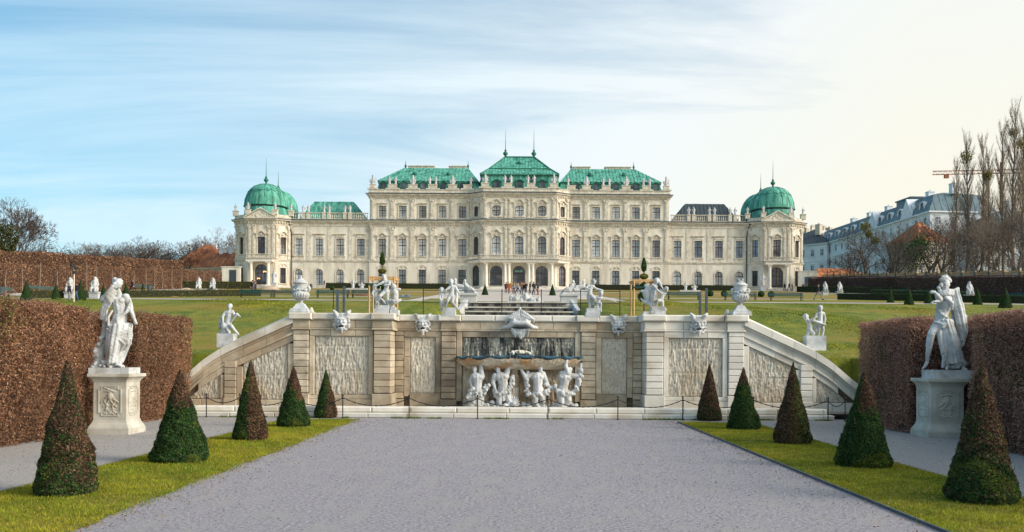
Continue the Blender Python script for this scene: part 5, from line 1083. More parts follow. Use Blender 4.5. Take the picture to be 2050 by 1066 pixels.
# urns ---------------------------------------------------------------
def urn(px, py, label, sq):
    a, b = unroll(px, py); Y = CY; t = thing('stone_urn', label, 'urn', (pX(a, Y), Y, pZ(b, Y)+.0), 0, 'covered stone urns on the wall piers'); u = Y/1800
    g = MB(); q = [(-1, -1), (1, -1), (1, 1), (-1, 1)]; pr = [(19, 0), (19, 5), (17.5, 7), (17.5, 9), (13, 11), (10, 15), (8, 19), (4, 22)]; vs = [(a_*h*u, b_*h*u, z*u) for h, z in pr for a_, b_ in q]; g.add(vs, [(4*k+i, 4*k+(i+1) % 4, 4*k+4+(i+1) % 4, 4*k+4+i) for k in range(len(pr)-1) for i in range(4)]+[(28, 29, 30, 31)]); g.build('foot', SM, t)
    prof = [(5, 20), (3.6, 23), (4.5, 26), (9, 28), (14, 32), (16, 37), (16.3, 41), (14.5, 43), (13.5, 44), (12.3, 48), (12, 54), (12.4, 58), (13.4, 60)]; g = MB(); g.lathe([(r_*u, z*u) for r_, z in prof], seg=28); g.build('bowl', SM, t, smooth=True)
    g = MB()
    for k in range(20): an = 2*PI*k/20; g.tube([(r_*u*math.cos(an), r_*u*math.sin(an), z*u) for r_, z in ((9.5, 28.5), (14.3, 32.3), (16.3, 37), (16.5, 40.5))], 1.1*u, 5)
    g.build('gadroon', SM, t, smooth=True)
    g = MB(); g.lathe([(14.2*u, 60*u), (14.4*u, 62*u), (12*u, 64*u), (8*u, 67*u), (4*u, 70*u), (2.6*u, 71*u)], seg=24)
    if sq: g.lathe([(3*u, 70*u), (1.4*u, 73*u), (2.0*u, 74.5*u), (.4*u, 77*u)], seg=8)
    else:
        for s in (-1, 1): g.ell((s*4*u, 0, 72*u), (2.6*u, 2.4*u, 3.8*u), 8, 6)
    lid = g.build('lid', SM, t, smooth=True); rr = random.Random(px); S = Sculpt()
    for s in (-1, 1): S.path([(s*12*u, 0, 55*u), (s*16.5*u, 0, 53*u), (s*17.5*u, -.02, 49*u), (s*15*u, 0, 44*u)], [1.6*u, 2.6*u, 2.4*u, 2*u]); S.ell((s*16.5*u, 0, 52*u), (3*u, 2.6*u, 3.4*u))
    for (x0, x1) in ((-14, -3), (3, 14), (-4, 4)): S.garland([(x0*u, -math.sqrt(max(0, 12.5**2-x0*x0*.6))*u, 49*u), ((x0+x1)/2*u, -13.5*u, 46*u), (x1*u, -math.sqrt(max(0, 12.5**2-x1*x1*.6))*u, 49*u)], 2.0*u, 12, rr, .5)
    put('handles_and_garland', S.mesh('handles_and_garland', .012, SM, 1), t)
urn(602, 628.5, 'covered white stone urn with pointed lid on the left outer pier', True); urn(1482, 633, 'covered white stone urn with two knobs on the right outer pier', False)
# carved masks ---------------------------------------------------------
mask_lab = {685: 'white horned stone mask with open mouth above the large left dripstone panel', 847: 'white stone mask with pointed ears above the narrow left niche panel', 1238: 'white stone mask with feathered ears above the narrow right niche panel', 1398: 'white horned stone mask with open mouth above the large right dripstone panel'}
def mask(px, py, Y, seed, k=1.0):
    a, b = unroll(px, py); t = thing('stone_mask', mask_lab[px], 'carved mask', (pX(a, Y), Y, pZ(b, Y)), 0, 'carved masks on the wall'); rr = random.Random(seed); S = Sculpt(lambda p: p, 1.0); u = .0205*k
    E = lambda x, z, d, rx, rz_, ry=None: S.ell((x*u, -d*u, z*u), (rx*u, (ry or rz_)*u, rz_*u))
    E(0, 0, 2, 11, 14, 8)
    for s in (-1, 1):
        S.path([(s*8*u, -4*u, 10*u), (s*12*u, -5*u, 17*u), (s*15.5*u, -4*u, 21*u)], [3.4*u, 4.4*u, 2.8*u]); S.path([(s*8*u, -6*u, 12*u), (s*12.5*u, -8*u, 18*u), (s*15*u, -6*u, 20*u)], [1.2*u, 1.8*u, 1.0*u]); S.path([(s*1.5*u, -10*u, 5*u), (s*8*u, -8.5*u, 6.8*u)], [1.8*u, 1.6*u]); E(s*5.5, 0, 8.2, 3.4, 3.0); E(s*4.6, 3.2, 8.8, 1.5, 1.3)
        for k in range(8): E(s*(11+rr.uniform(-1, 3.5)), 8-k*2.6, 2+rr.uniform(-1, 3), 3.1, 2.3)
        S.path([(s*1*u, -11*u, -4.5*u), (s*6*u, -9*u, -6.5*u), (s*10*u, -6*u, -4.5*u)], [1.5*u, 1.9*u, 1.2*u]); S.path([(s*4*u, -6*u, -12*u), (s*8*u, -5*u, -15*u), (s*11*u, -4*u, -13*u)], [2.6*u, 2.2*u, 1.6*u])
    for k in range(9): E(rr.uniform(-7, 7), 11+rr.uniform(-1.5, 4.5), 5, 3.2, 2.6)
    S.path([(0, -9*u, 5*u), (0, -12.5*u, -1.5*u)], [1.7*u, 2.6*u]); S.path([(-4.5*u, -8.5*u, -12*u), (4.5*u, -8.5*u, -12*u)], 1.7*u); S.path([(0, -7*u, -13*u), (0, -5.5*u, -21*u)], [4.6*u, 2.4*u])
    S.slab(-9*u, 9*u, 0, 10*u, -12*u, 12*u)
    put('face', S.mesh('face', .011, SM, 1, .002, seed), t); g = MB(); g.ell((0, -9.6*u, -8.8*u), (4.6*u, 1.6*u, 1.7*u), 12, 6); g.build('mouth', M['iron'], t); return t  # black ellipsoid stands in for the shade inside the open mouth
mask(685, 645, WY-.10, 3, 1.02); mask(847, 650, RY-.06, 5, .96); mask(1238, 652, RY-.06, 7, .96); mask(1398, 651, WY-.10, 9, 1.02)
a, b = unroll(1041, 648); Yc = RY-.1; t = thing('stone_mask', 'large white bearded river god mask over the middle of the fountain', 'carved mask', (pX(a, Yc), Yc, pZ(b, Yc)), 0, 'carved masks on the wall'); S = Sculpt(lambda p: p); u = Yc/1800/1.0; rr = random.Random(31)
S.ell((0, -.05, 0), (22*u, .22, 20*u)); S.path([(0, -.30, 2*u), (0, -.24, 20*u), (0, -.12, 31*u)], [3.5*u, 4.5*u, 1.8*u])
for s in (-1, 1):
    for i in range(6):
        q = i/5; w1 = rr.uniform(-1, 1); S.path([(s*(1.5+1.5*i)*u, -.30, (8-1.5*q)*u), (s*(2.5+3.6*i)*u, -.32, (25-13*q+w1)*u), (s*(6+4.2*i)*u, -.28, (22-14*q)*u), (s*(8+3.9*i)*u, -.22, (15-13*q)*u)], [2.6*u, 3.2*u, 2.8*u, 1.5*u])
        if i < 4: S.path([(s*(2+3.5*i)*u, -.34, (17-8*q)*u), (s*(5+4*i)*u, -.34, (15-9*q)*u), (s*(6+4*i)*u, -.30, (10-8*q)*u)], [1.8*u, 2.2*u, 1.2*u])
    S.ell((s*13*u, -.30, 5*u), (3.2*u, .07, 2.8*u)); S.path([(s*5*u, -.36, 1*u), (s*12*u, -.38, 6*u), (s*20*u, -.30, 1*u)], [1.6*u, 2.2*u, 1.4*u])
    S.path([(s*1*u, -.36, 0), (s*12*u, -.34, 1*u), (s*24*u, -.24, -7*u), (s*33*u, -.16, -9*u)], [4.8*u, 5.6*u, 4.4*u, 3.6*u])
for i in range(44): an = rr.uniform(-1, 1); q = rr.random(); S.path([(an*18*u, -.24, (-11-3*q)*u), (an*15*u+rr.uniform(-1, 1)*u, -.20+.06*q, (-13-(13+6*(1-abs(an)))*q)*u)], [2.2*u, 1.5*u])
S.ell((0, -.14, -17*u), (17*u, .12, 9*u)); put('face', S.mesh('face', .013, SM, 1, .003, 2), t); g = MB(); g.ell((0, -.30, -9*u), (14*u, .07, 2.1*u), 16, 6, 0); g.build('mouth', M['iron'], t)  # mouth: dark blob put in for the shadow of the hollow
# atlas figures -------------------------------------------------------------
AY = RY-.75
def atlas(label, draw, bx):
    a, b = unroll(890+bx/6.833, 690+885/6.833); x, z = pX(a, AY), .22; t = thing('atlas_statue', label, 'statue', (x, AY, z), 0, 'atlas figures under the fountain bowl'); conv, k = zconv(890, 690, 6.833, AY, x, z); S = Sculpt(conv, k); draw(S); put('figure', S.mesh('figure', .0125, SM, 2, .004, bx), t)
def at1(S):
    rr = random.Random(1); body(S, (412, 340), 42, (420, 395), (450, 455), (450, 560), (450, 640), [[(510, 440, 0), (500, 340, -.05), (503, 235, -.05)], [(392, 440, 0), (350, 510, -.02), (378, 590, -.08)]], [[(420, 680, -.05), (395, 780, -.12), (425, 870, 0)], [(490, 680, 0), (510, 780, -.05), (500, 875, 0)]], 92, 0, rr, (-14, 0)); folds(S, ((375, 620, -.05), (530, 610, -.05)), ((385, 800, -.05), (530, 860, -.02)), .8, .7, 9, rr, 12, .12); S.garland([(370, 590, -.1), (345, 680, -.08), (335, 740, -.05), (400, 690, -.16), (470, 690, -.18), (530, 660, -.1), (590, 560, -.06)], 31, 70, rr, .9); S.garland([(300, 830, 0), (370, 870, 0), (520, 840, .05), (590, 870, 0)], 44, 40, rr, 1.0)
def at2(S):
    rr = random.Random(2); body(S, (728, 335), 45, (750, 385), (785, 450), (805, 550), (795, 640), [[(845, 400, 0), (880, 300, -.05), (770, 225, -.08)], [(690, 430, 0), (665, 520, -.03), (690, 600, -.1)]], [[(770, 690, -.05), (745, 790, -.12), (760, 880, 0)], [(850, 680, 0), (880, 770, -.08), (960, 850, -.04)]], 96, 0, rr, (-18, 0)); S.garland([(940, 450, -.02), (920, 560, -.05), (850, 640, -.16), (770, 680, -.2), (700, 700, -.14), (670, 620, -.08)], 31, 70, rr, .9)
    for i in range(7): an = math.radians(-10+i*22); S.path([(935, 800, -.08), (935+110*math.cos(an)*.8, 800-90*math.sin(an), -.06)], [16, 11])
    S.garland([(640, 830, 0), (760, 860, -.08), (880, 820, -.12), (1010, 870, -.05)], 44, 50, rr, 1.0); folds(S, ((730, 640, -.05), (860, 630, -.05)), ((740, 780, -.06), (870, 760, -.06)), .8, .7, 7, rr, 12, .10)
def at3(S):
    rr = random.Random(3); body(S, (1310, 320), 46, (1305, 380), (1275, 450), (1280, 555), (1285, 630), [[(1205, 420, 0), (1110, 450, -.06), (1052, 355, -.06)], [(1345, 410, 0), (1385, 500, -.02), (1420, 565, -.06)]], [[(1245, 680, -.05), (1235, 790, -.12), (1310, 885, 0)], [(1330, 680, 0), (1345, 780, -.08), (1300, 860, 0)]], 98, 0, rr, (10, 6), True); S.garland([(1120, 380, 0), (1115, 520, -.03), (1130, 640, -.06), (1200, 700, -.16), (1290, 660, -.2), (1380, 690, -.14), (1430, 600, -.06), (1390, 520, -.04)], 31, 84, rr, .9); S.garland([(1100, 860, 0), (1220, 850, .02), (1330, 870, 0), (1400, 860, 0)], 44, 40, rr, 1.0)
def at4(S):
    rr = random.Random(5); body(S, (1705, 355), 46, (1690, 400), (1645, 460), (1625, 570), (1615, 640), [[(1605, 400, 0), (1690, 390, -.10), (1655, 300, -.12), (1670, 225, -.1)], [(1720, 430, 0), (1835, 430, -.02), (1862, 310, -.05)]], [[(1590, 690, -.05), (1600, 790, -.12), (1575, 880, 0)], [(1680, 680, 0), (1700, 760, -.10), (1610, 870, -.04)]], 98, 0, rr, (8, 16)); S.garland([(1860, 330, 0), (1840, 500, -.02), (1790, 640, -.06), (1730, 690, -.12), (1620, 670, -.2), (1540, 640, -.12), (1490, 550, -.05)], 31, 80, rr, .9); S.garland([(1500, 850, 0), (1620, 860, 0), (1700, 840, 0), (1770, 870, 0)], 42, 40, rr, 1.0); S.path([(1700, 850, 0), (1735, 825, -.05), (1770, 850, 0), (1740, 880, 0), (1720, 860, 0)], 13)
atlas('leftmost of the four carved figures under the bowl, female with left arm raised straight', at1, 450); atlas('second carved figure from the left under the bowl, arm bent over its head', at2, 800); atlas('third carved figure under the bowl, bearded male with an elbow out', at3, 1285); atlas('rightmost carved figure under the bowl, head bowed and fist raised', at4, 1620)
t = thing('grotto_rockwork', 'low pale carved rockwork and shells lying between the feet of the atlas figures', 'rockwork', (0, AY, .22)); S = Sculpt(); rr = random.Random(14)
S.garland([(-2.0, .15, .05), (-1.2, .1, .12), (-.4, .2, .06), (.5, .1, .14), (1.3, .15, .06), (2.1, .1, .12)], .15, 90, rr, 1.0)
for cx_ in (-1.45, -.35, .75): S.garland([(cx_-.2, .25, .1), (cx_, .25, .55), (cx_+.15, .25, .15)], .13, 26, rr, .9)
put('figure', S.mesh('figure', .02, M['bowl'], 1, .01), t)
# ---- distant sculptures -----------------------------------------------------
def sphinx_mesh(seed):
    S = Sculpt(); rr = random.Random(seed); S.path([(.45, 0, .35), (-.35, 0, .5)], [.30, .27]); S.path([(-.35, 0, .5), (-.42, 0, .9)], [.26, .17]); S.ell((-.44, 0, 1.16), (.17, .16, .20)); S.path([(-.5, -.13, .35), (-.85, -.13, .12)], [.12, .09]); S.path([(-.5, .13, .35), (-.85, .13, .12)], [.12, .09]); S.ell((.5, -.15, .3), (.27, .18, .27)); S.ell((.5, .15, .3), (.27, .18, .27)); S.path([(.7, 0, .25), (.8, .15, .6), (.6, .1, .8)], [.07, .06, .05]); S.garland([(-.35, .1, .8), (-.3, .12, 1.2), (-.45, .08, 1.35)], .1, 14, rr, .6); S.slab(-1.0, .9, -.35, .35, 0, .08); return S.mesh('sphinx_body', .045, M['statue_far'], 1)
SPX = sphinx_mesh(1)
def seatfig_mesh(seed, h=1.0):
    S = Sculpt(); rr = random.Random(seed); S.path([(0, 0, .25), (0, 0, .75), (0, 0, 1.05)], [.36, .27, .24]); S.ell((0, -.02, 1.38), (.15, .16, .19)); S.path([(-.22, 0, 1.1), (-.34, -.1, .8), (-.2, -.25, .55)], [.1, .09, .07]); S.path([(.22, 0, 1.1), (.36, -.05, .75), (.3, -.25, .5)], [.1, .09, .07]); S.path([(-.15, -.1, .35), (-.2, -.45, .35), (-.2, -.5, .05)], [.15, .13, .1]); S.path([(.15, -.1, .35), (.2, -.42, .3), (.22, -.5, .05)], [.15, .13, .1]); S.garland([(-.2, .1, 1.2), (0, .1, 1.5), (.2, .1, 1.2)], .1, 12, rr, .5); return S.mesh('figure', .04, M['statue_far'], 1)
SIT = seatfig_mesh(2)
def roofstat(seed):
    S = Sculpt(); rr = random.Random(seed); s = rr.choice((-1, 1)); S.path([(0, 0, .1), (.03*s, 0, .9), (0, 0, 1.25), (.02, 0, 1.45)], [.30, .23, .25, .2]); S.ell((0, 0, 1.78), (.14, .14, .17)); S.path([(-.22, 0, 1.4), (-.40, -.1, 1.1), (-.3, -.15, .85)], [.09, .08, .06]); S.path([(.22, 0, 1.4), (.42*1, 0, 1.2+.35*(s > 0)), (.40, 0, .9+.9*(s > 0))], [.09, .08, .06]); S.garland([(.2, .1, .3), (.25, .1, 1.0), (.1, .1, 1.3)], .12, 8, rr, .5); return S.mesh('figure', .05, M['statue_far'], 1)
def trophy(seed):
    S = Sculpt(); rr = random.Random(seed); S.path([(0, 0, 0), (0, 0, 1.5)], [.35, .2]); S.ell((0, 0, 1.7), (.2, .2, .25)); S.ell((-.35, -.1, .6), (.32, .12, .4)); S.ell((.35, -.1, .55), (.3, .12, .38))
    for i in range(9): a_ = rr.uniform(-1.1, 1.1); S.path([(0, 0, .6), (math.sin(a_)*.95, 0, .6+math.cos(a_)*.95)], .05)
    S.garland([(-.5, 0, .1), (0, -.1, .3), (.5, 0, .1)], .18, 12, rr, .6); return S.mesh('figure', .05, M['statue_far'], 1)
RS = [roofstat(k) for k in (1, 2, 3, 4)]; TR = trophy(5)
k = 0
side = {-1: 'left', 1: 'right'}; places = {34.6: 'outer corner', 29.95: 'first', 25.15: 'second', 20.45: 'third', 15.8: 'fourth', 12.2: 'inner corner', 8.0: 'centre pavilion corner', 2.7: 'centre pavilion middle'}
for x, y, a_, w_ in PIER:
    s = 1 if x > 0 else -1; nm = places[abs(x)]
    if abs(x) in (34.6, 8.0, 25.15, 15.8): o = put('roof_trophy', TR); o.location = (x, PY+y, PZ+24.5); o.scale = (1.15, 1, 1.15); tag(o, 'carved trophy group on the %s parapet pier left of the roof' % nm if 0 else 'carved stone trophy on the %s side roof parapet, %s pier' % (side[s], nm), 'roof sculpture', 'trophies on the roof parapet')
    else:
        for q in (-1, 1):
            if abs(x) == 12.2 and q == s: continue
            o = put('roof_statue', RS[k % 4]); k += 1; o.location = (x+q*.72, PY+y, PZ+24.5); tag(o, 'stone figure on the %s side roof parapet, %s pier, %s one' % (side[s], nm, 'left' if q < 0 else 'right'), 'roof sculpture', 'figures on the roof parapet')
for s in (-1, 1):
    for i, x in enumerate((40.0, 41.2, 44.9, 46.1, 49.8, 51.0)):
        o = put('roof_statue', RS[(i+(s > 0)) % 4]); o.location = (s*x, PY+.35, PZ+17.82); o.scale = (.95,)*3; tag(o, 'stone figure on the %s wing balustrade, %s from the centre block' % (side[s], ('first', 'second', 'third', 'fourth', 'fifth', 'sixth')[i]), 'roof sculpture', 'figures on the wing balustrades')
    for i, (x, y) in enumerate(((67.2, .9), (63.5, -1.7), (57.1, -1.7), (53.9, .4))):
        o = put('roof_statue', RS[i] if i != 1 else TR); o.location = (s*x, PY+y, PZ+18.15); o.scale = (.85,)*3; tag(o, 'stone figure beside the %s dome on its %s corner' % (side[s], ('outer', 'outer front', 'inner front', 'inner')[i]), 'roof sculpture', 'figures round the corner domes')
def pedst(name, mesh, px, py, Y, ph, hw, label, cat, sc=1.0, rz=0.0, group=None):
    a_, b_ = unroll(px, py); x = pX(a_, Y); z = tz(Y); t = thing(name, label, cat, (x, Y, z), rz, group); g = MB(); g.box(-hw, hw, -hw*.8, hw*.8, -.3, ph-.12); g.box(-hw-.07, hw+.07, -hw*.8-.07, hw*.8+.07, ph-.117, ph); g.build('pedestal', M['statue_far'], t); put('figure', mesh, t, (0, 0, ph), scale=(sc,)*3); return t
for px, Y, s, lb in ((945, 80, 1, 'left'), (1126, 80, -1, 'right')):
    a_, _ = unroll(px, 590); o = thing('river_god_group', 'reclining white stone group on the %s cascade pedestal' % lb, 'statue', (s*-4.45, Y-.1, 7.9), 0, 'reclining groups beside the cascade')
    S = Sculpt(); rr = random.Random(8); S.path([(-.6, 0, .25), (0, 0, .45), (.35, 0, .8)], [.24, .28, .24]); S.ell((.45, -.02, 1.16), (.15, .15, .19)); S.path([(.3, 0, .85), (.65, 0, .9), (.55, 0, 1.25)], [.1, .09, .07]); S.path([(-.5, -.1, .3), (-.2, -.2, .62), (-.7, -.2, .15)], [.13, .12, .09]); S.path([(.3, -.1, .8), (0, -.25, .55), (-.3, -.25, .45)], [.1, .08, .06]); S.garland([(-.8, .1, .15), (-.1, .2, .5), (.6, .2, .3)], .2, 24, rr, .8); S.slab(-.95, .8, -.4, .4, 0, .1); me = S.mesh('figure', .035, M['statue_far'], 1); put('figure', me, o, scale=(-s*.78, .9, 1.0))
pedst('sphinx', SPX, 918, 582, 118, .75, 1.1, 'white stone sphinx on a low base left of the central steps', 'sphinx', 1.1); t = pedst('sphinx', SPX, 1162, 582, 118, .75, 1.1, 'white stone sphinx on a low base right of the central steps', 'sphinx', 1.1, PI)
for px, Y, lb, sc in ((140, 88, 'left garden path, behind the two strollers', 1.15), (190, 88, 'left garden path, between two dark cones', 1.2), (398, 121, 'left one of the pair near the sand heap', 1.2), (426, 121, 'right one of the pair near the sand heap', 1.2), (1652, 139, 'left one of the pair at the far right ramp', 1.2), (1681, 139, 'right one of the pair at the far right ramp', 1.2), (1941, 106, 'right garden path, behind the helmeted statue', 1.25)):
    pedst('seated_sphinx', SIT, px, 585, Y, .55*sc, .36*sc, 'white seated stone figure, '+lb, 'statue', sc*.8, 0, 'seated stone figures along the garden paths')
for px, Y, lb in ((548, 205, 'left pavilion door'), (1527, 205, 'right pavilion door')): pedst('door_statue', RS[0], px, 575, Y, 1.1, .6, 'white stone figure on a pedestal beside the '+lb, 'statue', 1.5)
for px, Y, lb in ((714, 175, 'left'), (1380, 175, 'right')):
    o = thing('stone_group', 'low white stone figure group on the %s parterre' % lb, 'statue', (pX(px, Y), Y, tz(Y)+.3), 0, 'low stone groups on the parterres'); put('figure', RS[1], o, (-.8, 0, 0), scale=(1, 1, .9)); put('figure', RS[2], o, (.9, 0, 0), scale=(1.4, 1, .6)); g = MB(); g.box(-2, 2, -.6, .6, -.4, 0); g.build('plinth', M['statue_far'], o)
o = thing('basin_sculpture', 'low group of white writhing stone figures above the cascade', 'statue', (pX(1049, 84.5), 84.5, 7.45)); S = Sculpt(); rr = random.Random(77)
S.garland([(-1.35, 0, .15), (-.8, 0, .45), (-.2, 0, .2), (.2, 0, .6), (.6, 0, .2), (1.4, 0, .25)], .24, 60, rr, .9); S.path([(-1.1, 0, .2), (-.7, -.1, .7), (-.5, 0, .3)], .1); S.path([(.1, 0, .2), (.25, 0, .75), (.5, 0, .2)], .12); S.path([(1.1, 0, .2), (1.4, 0, .5), (1.6, 0, .1)], .1); S.slab(-1.6, 1.8, -.4, .4, -.3, .1); put('figure', S.mesh('figure', .035, M['statue_far'], 1, .01), o)
# ================================================================== hedges, topiary, trees
def box_shell(x0, x1, y0, y1, z0, z1, n, rg, faces):
    """random points + normals on the chosen faces of a box"""
    ar = {'-x': (y1-y0)*(z1-z0), '+x': (y1-y0)*(z1-z0), '-y': (x1-x0)*(z1-z0), '+y': (x1-x0)*(z1-z0), '+z': (x1-x0)*(y1-y0)}; tot = sum(ar[f] for f in faces); P = []; Q = []
    for f in faces:
        k = int(n*ar[f]/tot); u = rg.random(k); v = rg.random(k); p = np.zeros((k, 3)); q = np.zeros((k, 3))
        if f[1] == 'x': p[:, 0] = x0 if f[0] == '-' else x1; p[:, 1] = y0+(y1-y0)*u; p[:, 2] = z0+(z1-z0)*v; q[:, 0] = -1 if f[0] == '-' else 1
        elif f[1] == 'y': p[:, 1] = y0 if f[0] == '-' else y1; p[:, 0] = x0+(x1-x0)*u; p[:, 2] = z0+(z1-z0)*v; q[:, 1] = -1 if f[0] == '-' else 1
        else: p[:, 2] = z1; p[:, 0] = x0+(x1-x0)*u; p[:, 1] = y0+(y1-y0)*v; q[:, 2] = 1
        P.append(p); Q.append(q)
    return np.concatenate(P), np.concatenate(Q)
def grid_core(x0, x1, y0, y1, z0, z1, m, parent, step=.25, amp=.10, seed=0):
    g = MB(); nx, ny, nz = [max(1, int((b-a)/step)) for a, b in ((x0, x1), (y0, y1), (z0, z1))]; V = []; F = []
    def face(o, du, dv, nu, nv, nrm):
        b = len(V)
        for i in range(nu+1):
            for j in range(nv+1): V.append(np.array(o)+np.array(du)*i/nu+np.array(dv)*j/nv)
        for i in range(nu):
            for j in range(nv): q = (b+i*(nv+1)+j, b+(i+1)*(nv+1)+j, b+(i+1)*(nv+1)+j+1, b+i*(nv+1)+j+1); F.append(q)
    X, Y, Z = x1-x0, y1-y0, z1-z0
    face((x0, y0, z0), (X, 0, 0), (0, 0, Z), nx, nz, 0); face((x0, y1, z0), (X, 0, 0), (0, 0, Z), nx, nz, 0); face((x0, y0, z0), (0, Y, 0), (0, 0, Z), ny, nz, 0); face((x1, y0, z0), (0, Y, 0), (0, 0, Z), ny, nz, 0); face((x0, y0, z1), (X, 0, 0), (0, Y, 0), nx, ny, 0)
    V = np.array(V); c = np.array([(x0+x1)/2, (y0+y1)/2, (z0+z1)/2]); d = V-c; d /= np.linalg.norm(d, axis=1)[:, None]; V = V-d*(amp*vnoise(V, 2.3, seed))[:, None]
    return put('woody_core', np_mesh('woody_core', V, F, m), parent)
def seg_mesh(name, S, m, n=3, minr=.0):
    if not S: S = [(Vector((0, 0, 0)), Vector((0, 0, .1)), .01, .01)]
    A = np.array([s[0][:] for s in S]); B = np.array([s[1][:] for s in S]); ra = np.maximum(minr, np.array([s[2] for s in S])); rb = np.maximum(minr*.8, np.array([s[3] for s in S])); D_ = B-A; D_ /= np.linalg.norm(D_, axis=1)[:, None]+1e-9; ref = np.where(np.abs(D_[:, 2:3]) < .9, np.array([[0, 0, 1.]]), np.array([[1., 0, 0]])); U = np.cross(D_, ref); U /= np.linalg.norm(U, axis=1)[:, None]; W = np.cross(D_, U); k = len(S); V = np.zeros((k, 2*n, 3))
    for i in range(n):
        c, s_ = math.cos(2*PI*i/n), math.sin(2*PI*i/n); V[:, i] = A+(U*c+W*s_)*ra[:, None]; V[:, n+i] = B+D_*(rb*.3)[:, None]+(U*c+W*s_)*rb[:, None]
    F = np.array([[i, (i+1) % n, n+(i+1) % n, n+i] for i in range(n)])[None]+(2*n*np.arange(k))[:, None, None]
    return np_mesh(name, V.reshape(-1, 3), F.reshape(-1, 4), m)
BR = np.array([[.36, .18, .10], [.25, .125, .07], [.46, .26, .15], [.10, .05, .03], [.56, .38, .24]])
BR_LIFT = np.array([[.46, .245, .18], [.33, .175, .125], [.56, .34, .25], [.18, .095, .07], [.66, .46, .35]])  # right hedges: leaf colours lightened to make up for their shade
def hedge(label, x0, x1, y0, y1, z1, n, pal_, seed, face, green=.03):
    t = thing('beech_hedge', label, 'hedge', ((x0+x1)/2, (y0+y1)/2, 0)); ox, oy = t.location.x, t.location.y; rg = np.random.default_rng(seed)
    grid_core(x0-ox+.24, x1-ox-.24, y0-oy+.24, y1-oy-.24, -.1, z1-.26, M['twig_core'], t, .22, .16, seed)
    P, Q = box_shell(x0-ox, x1-ox, y0-oy, y1-oy, 0, z1, int(n*2.0), rg, ['-y', '+x', '-x', '+z'] if face is None else face)
    nz = vnoise(P, 1.5, seed); n2_ = vnoise(P, .55, seed+1); dep = rg.random(len(P))**1.6; P = P-Q*(dep*.20+.20*(nz-.5)+.12*(n2_-.5))[:, None]+rg.normal(0, .02, P.shape)
    C = pal_[rg.choice(len(pal_), len(P), p=[.3, .27, .18, .17, .08])]*(rg.uniform(.7, 1.3, (len(P), 1)))*(.72+.5*n2_[:, None]); gm = (vnoise(P, .9, seed+5) > .80) & (rg.random(len(P)) < green*8); C[gm] = np.array([.13, .17, .03])*rg.uniform(.6, 1.3, (gm.sum(), 1))
    ns = 2600; i_ = rg.choice(len(P), ns); A_ = P[i_]-Q[i_]*.05; dr = rg.normal(0, 1, (ns, 3))*.55+Q[i_]*.35+[0, 0, .5]; dr /= np.linalg.norm(dr, axis=1)[:, None]; B_ = A_+dr*rg.uniform(.10, .34, (ns, 1)); tw = put('twig', seg_mesh('twig', [(Vector(a_), Vector(b_), .0065, .003) for a_, b_ in zip(A_, B_)], M['bark_pale'], 3), t); tw['kind'] = 'stuff'
    me = leaves(P, Q, C, .036, .0125, rg, 'dead_leaves', 1.1); o = put('dead_leaves', me, t); o['kind'] = 'stuff'; return t
hedge('brown clipped beech hedge at the left edge, nearest to the viewer', -15.6, -13.05, 13.0, 27.35, 3.82, 64000, BR, 1, ['+x', '+z', '+y'])
hedge('brown clipped beech hedge behind the robed statue, running up to the wall', -15.8, -13.15, 31.1, 36.2, 3.84, 36000, BR, 2, ['+x', '-y', '+z', '+y'])
hedge('low set back brown hedge in the niche behind the robed statue', -16.4, -14.5, 26.2, 32.2, 3.78, 20000, BR, 3, ['+x', '+z'])
hedge('dark brown clipped beech hedge at the right edge, nearest to the viewer', 12.55, 15.1, 12.5, 25.0, 3.62, 64000, BR_LIFT, 4, ['-x', '+z', '+y'], .02)
hedge('dark brown clipped beech hedge between the helmeted statue and the ramp', 12.5, 15.2, 28.9, 33.1, 3.72, 36000, BR_LIFT, 5, ['-x', '-y', '+z', '+y'], .02)
hedge('set back dark brown hedge in the niche behind the helmeted statue', 14.1, 15.9, 23.8, 30.0, 3.68, 22000, BR_LIFT, 6, ['-x', '+z'])
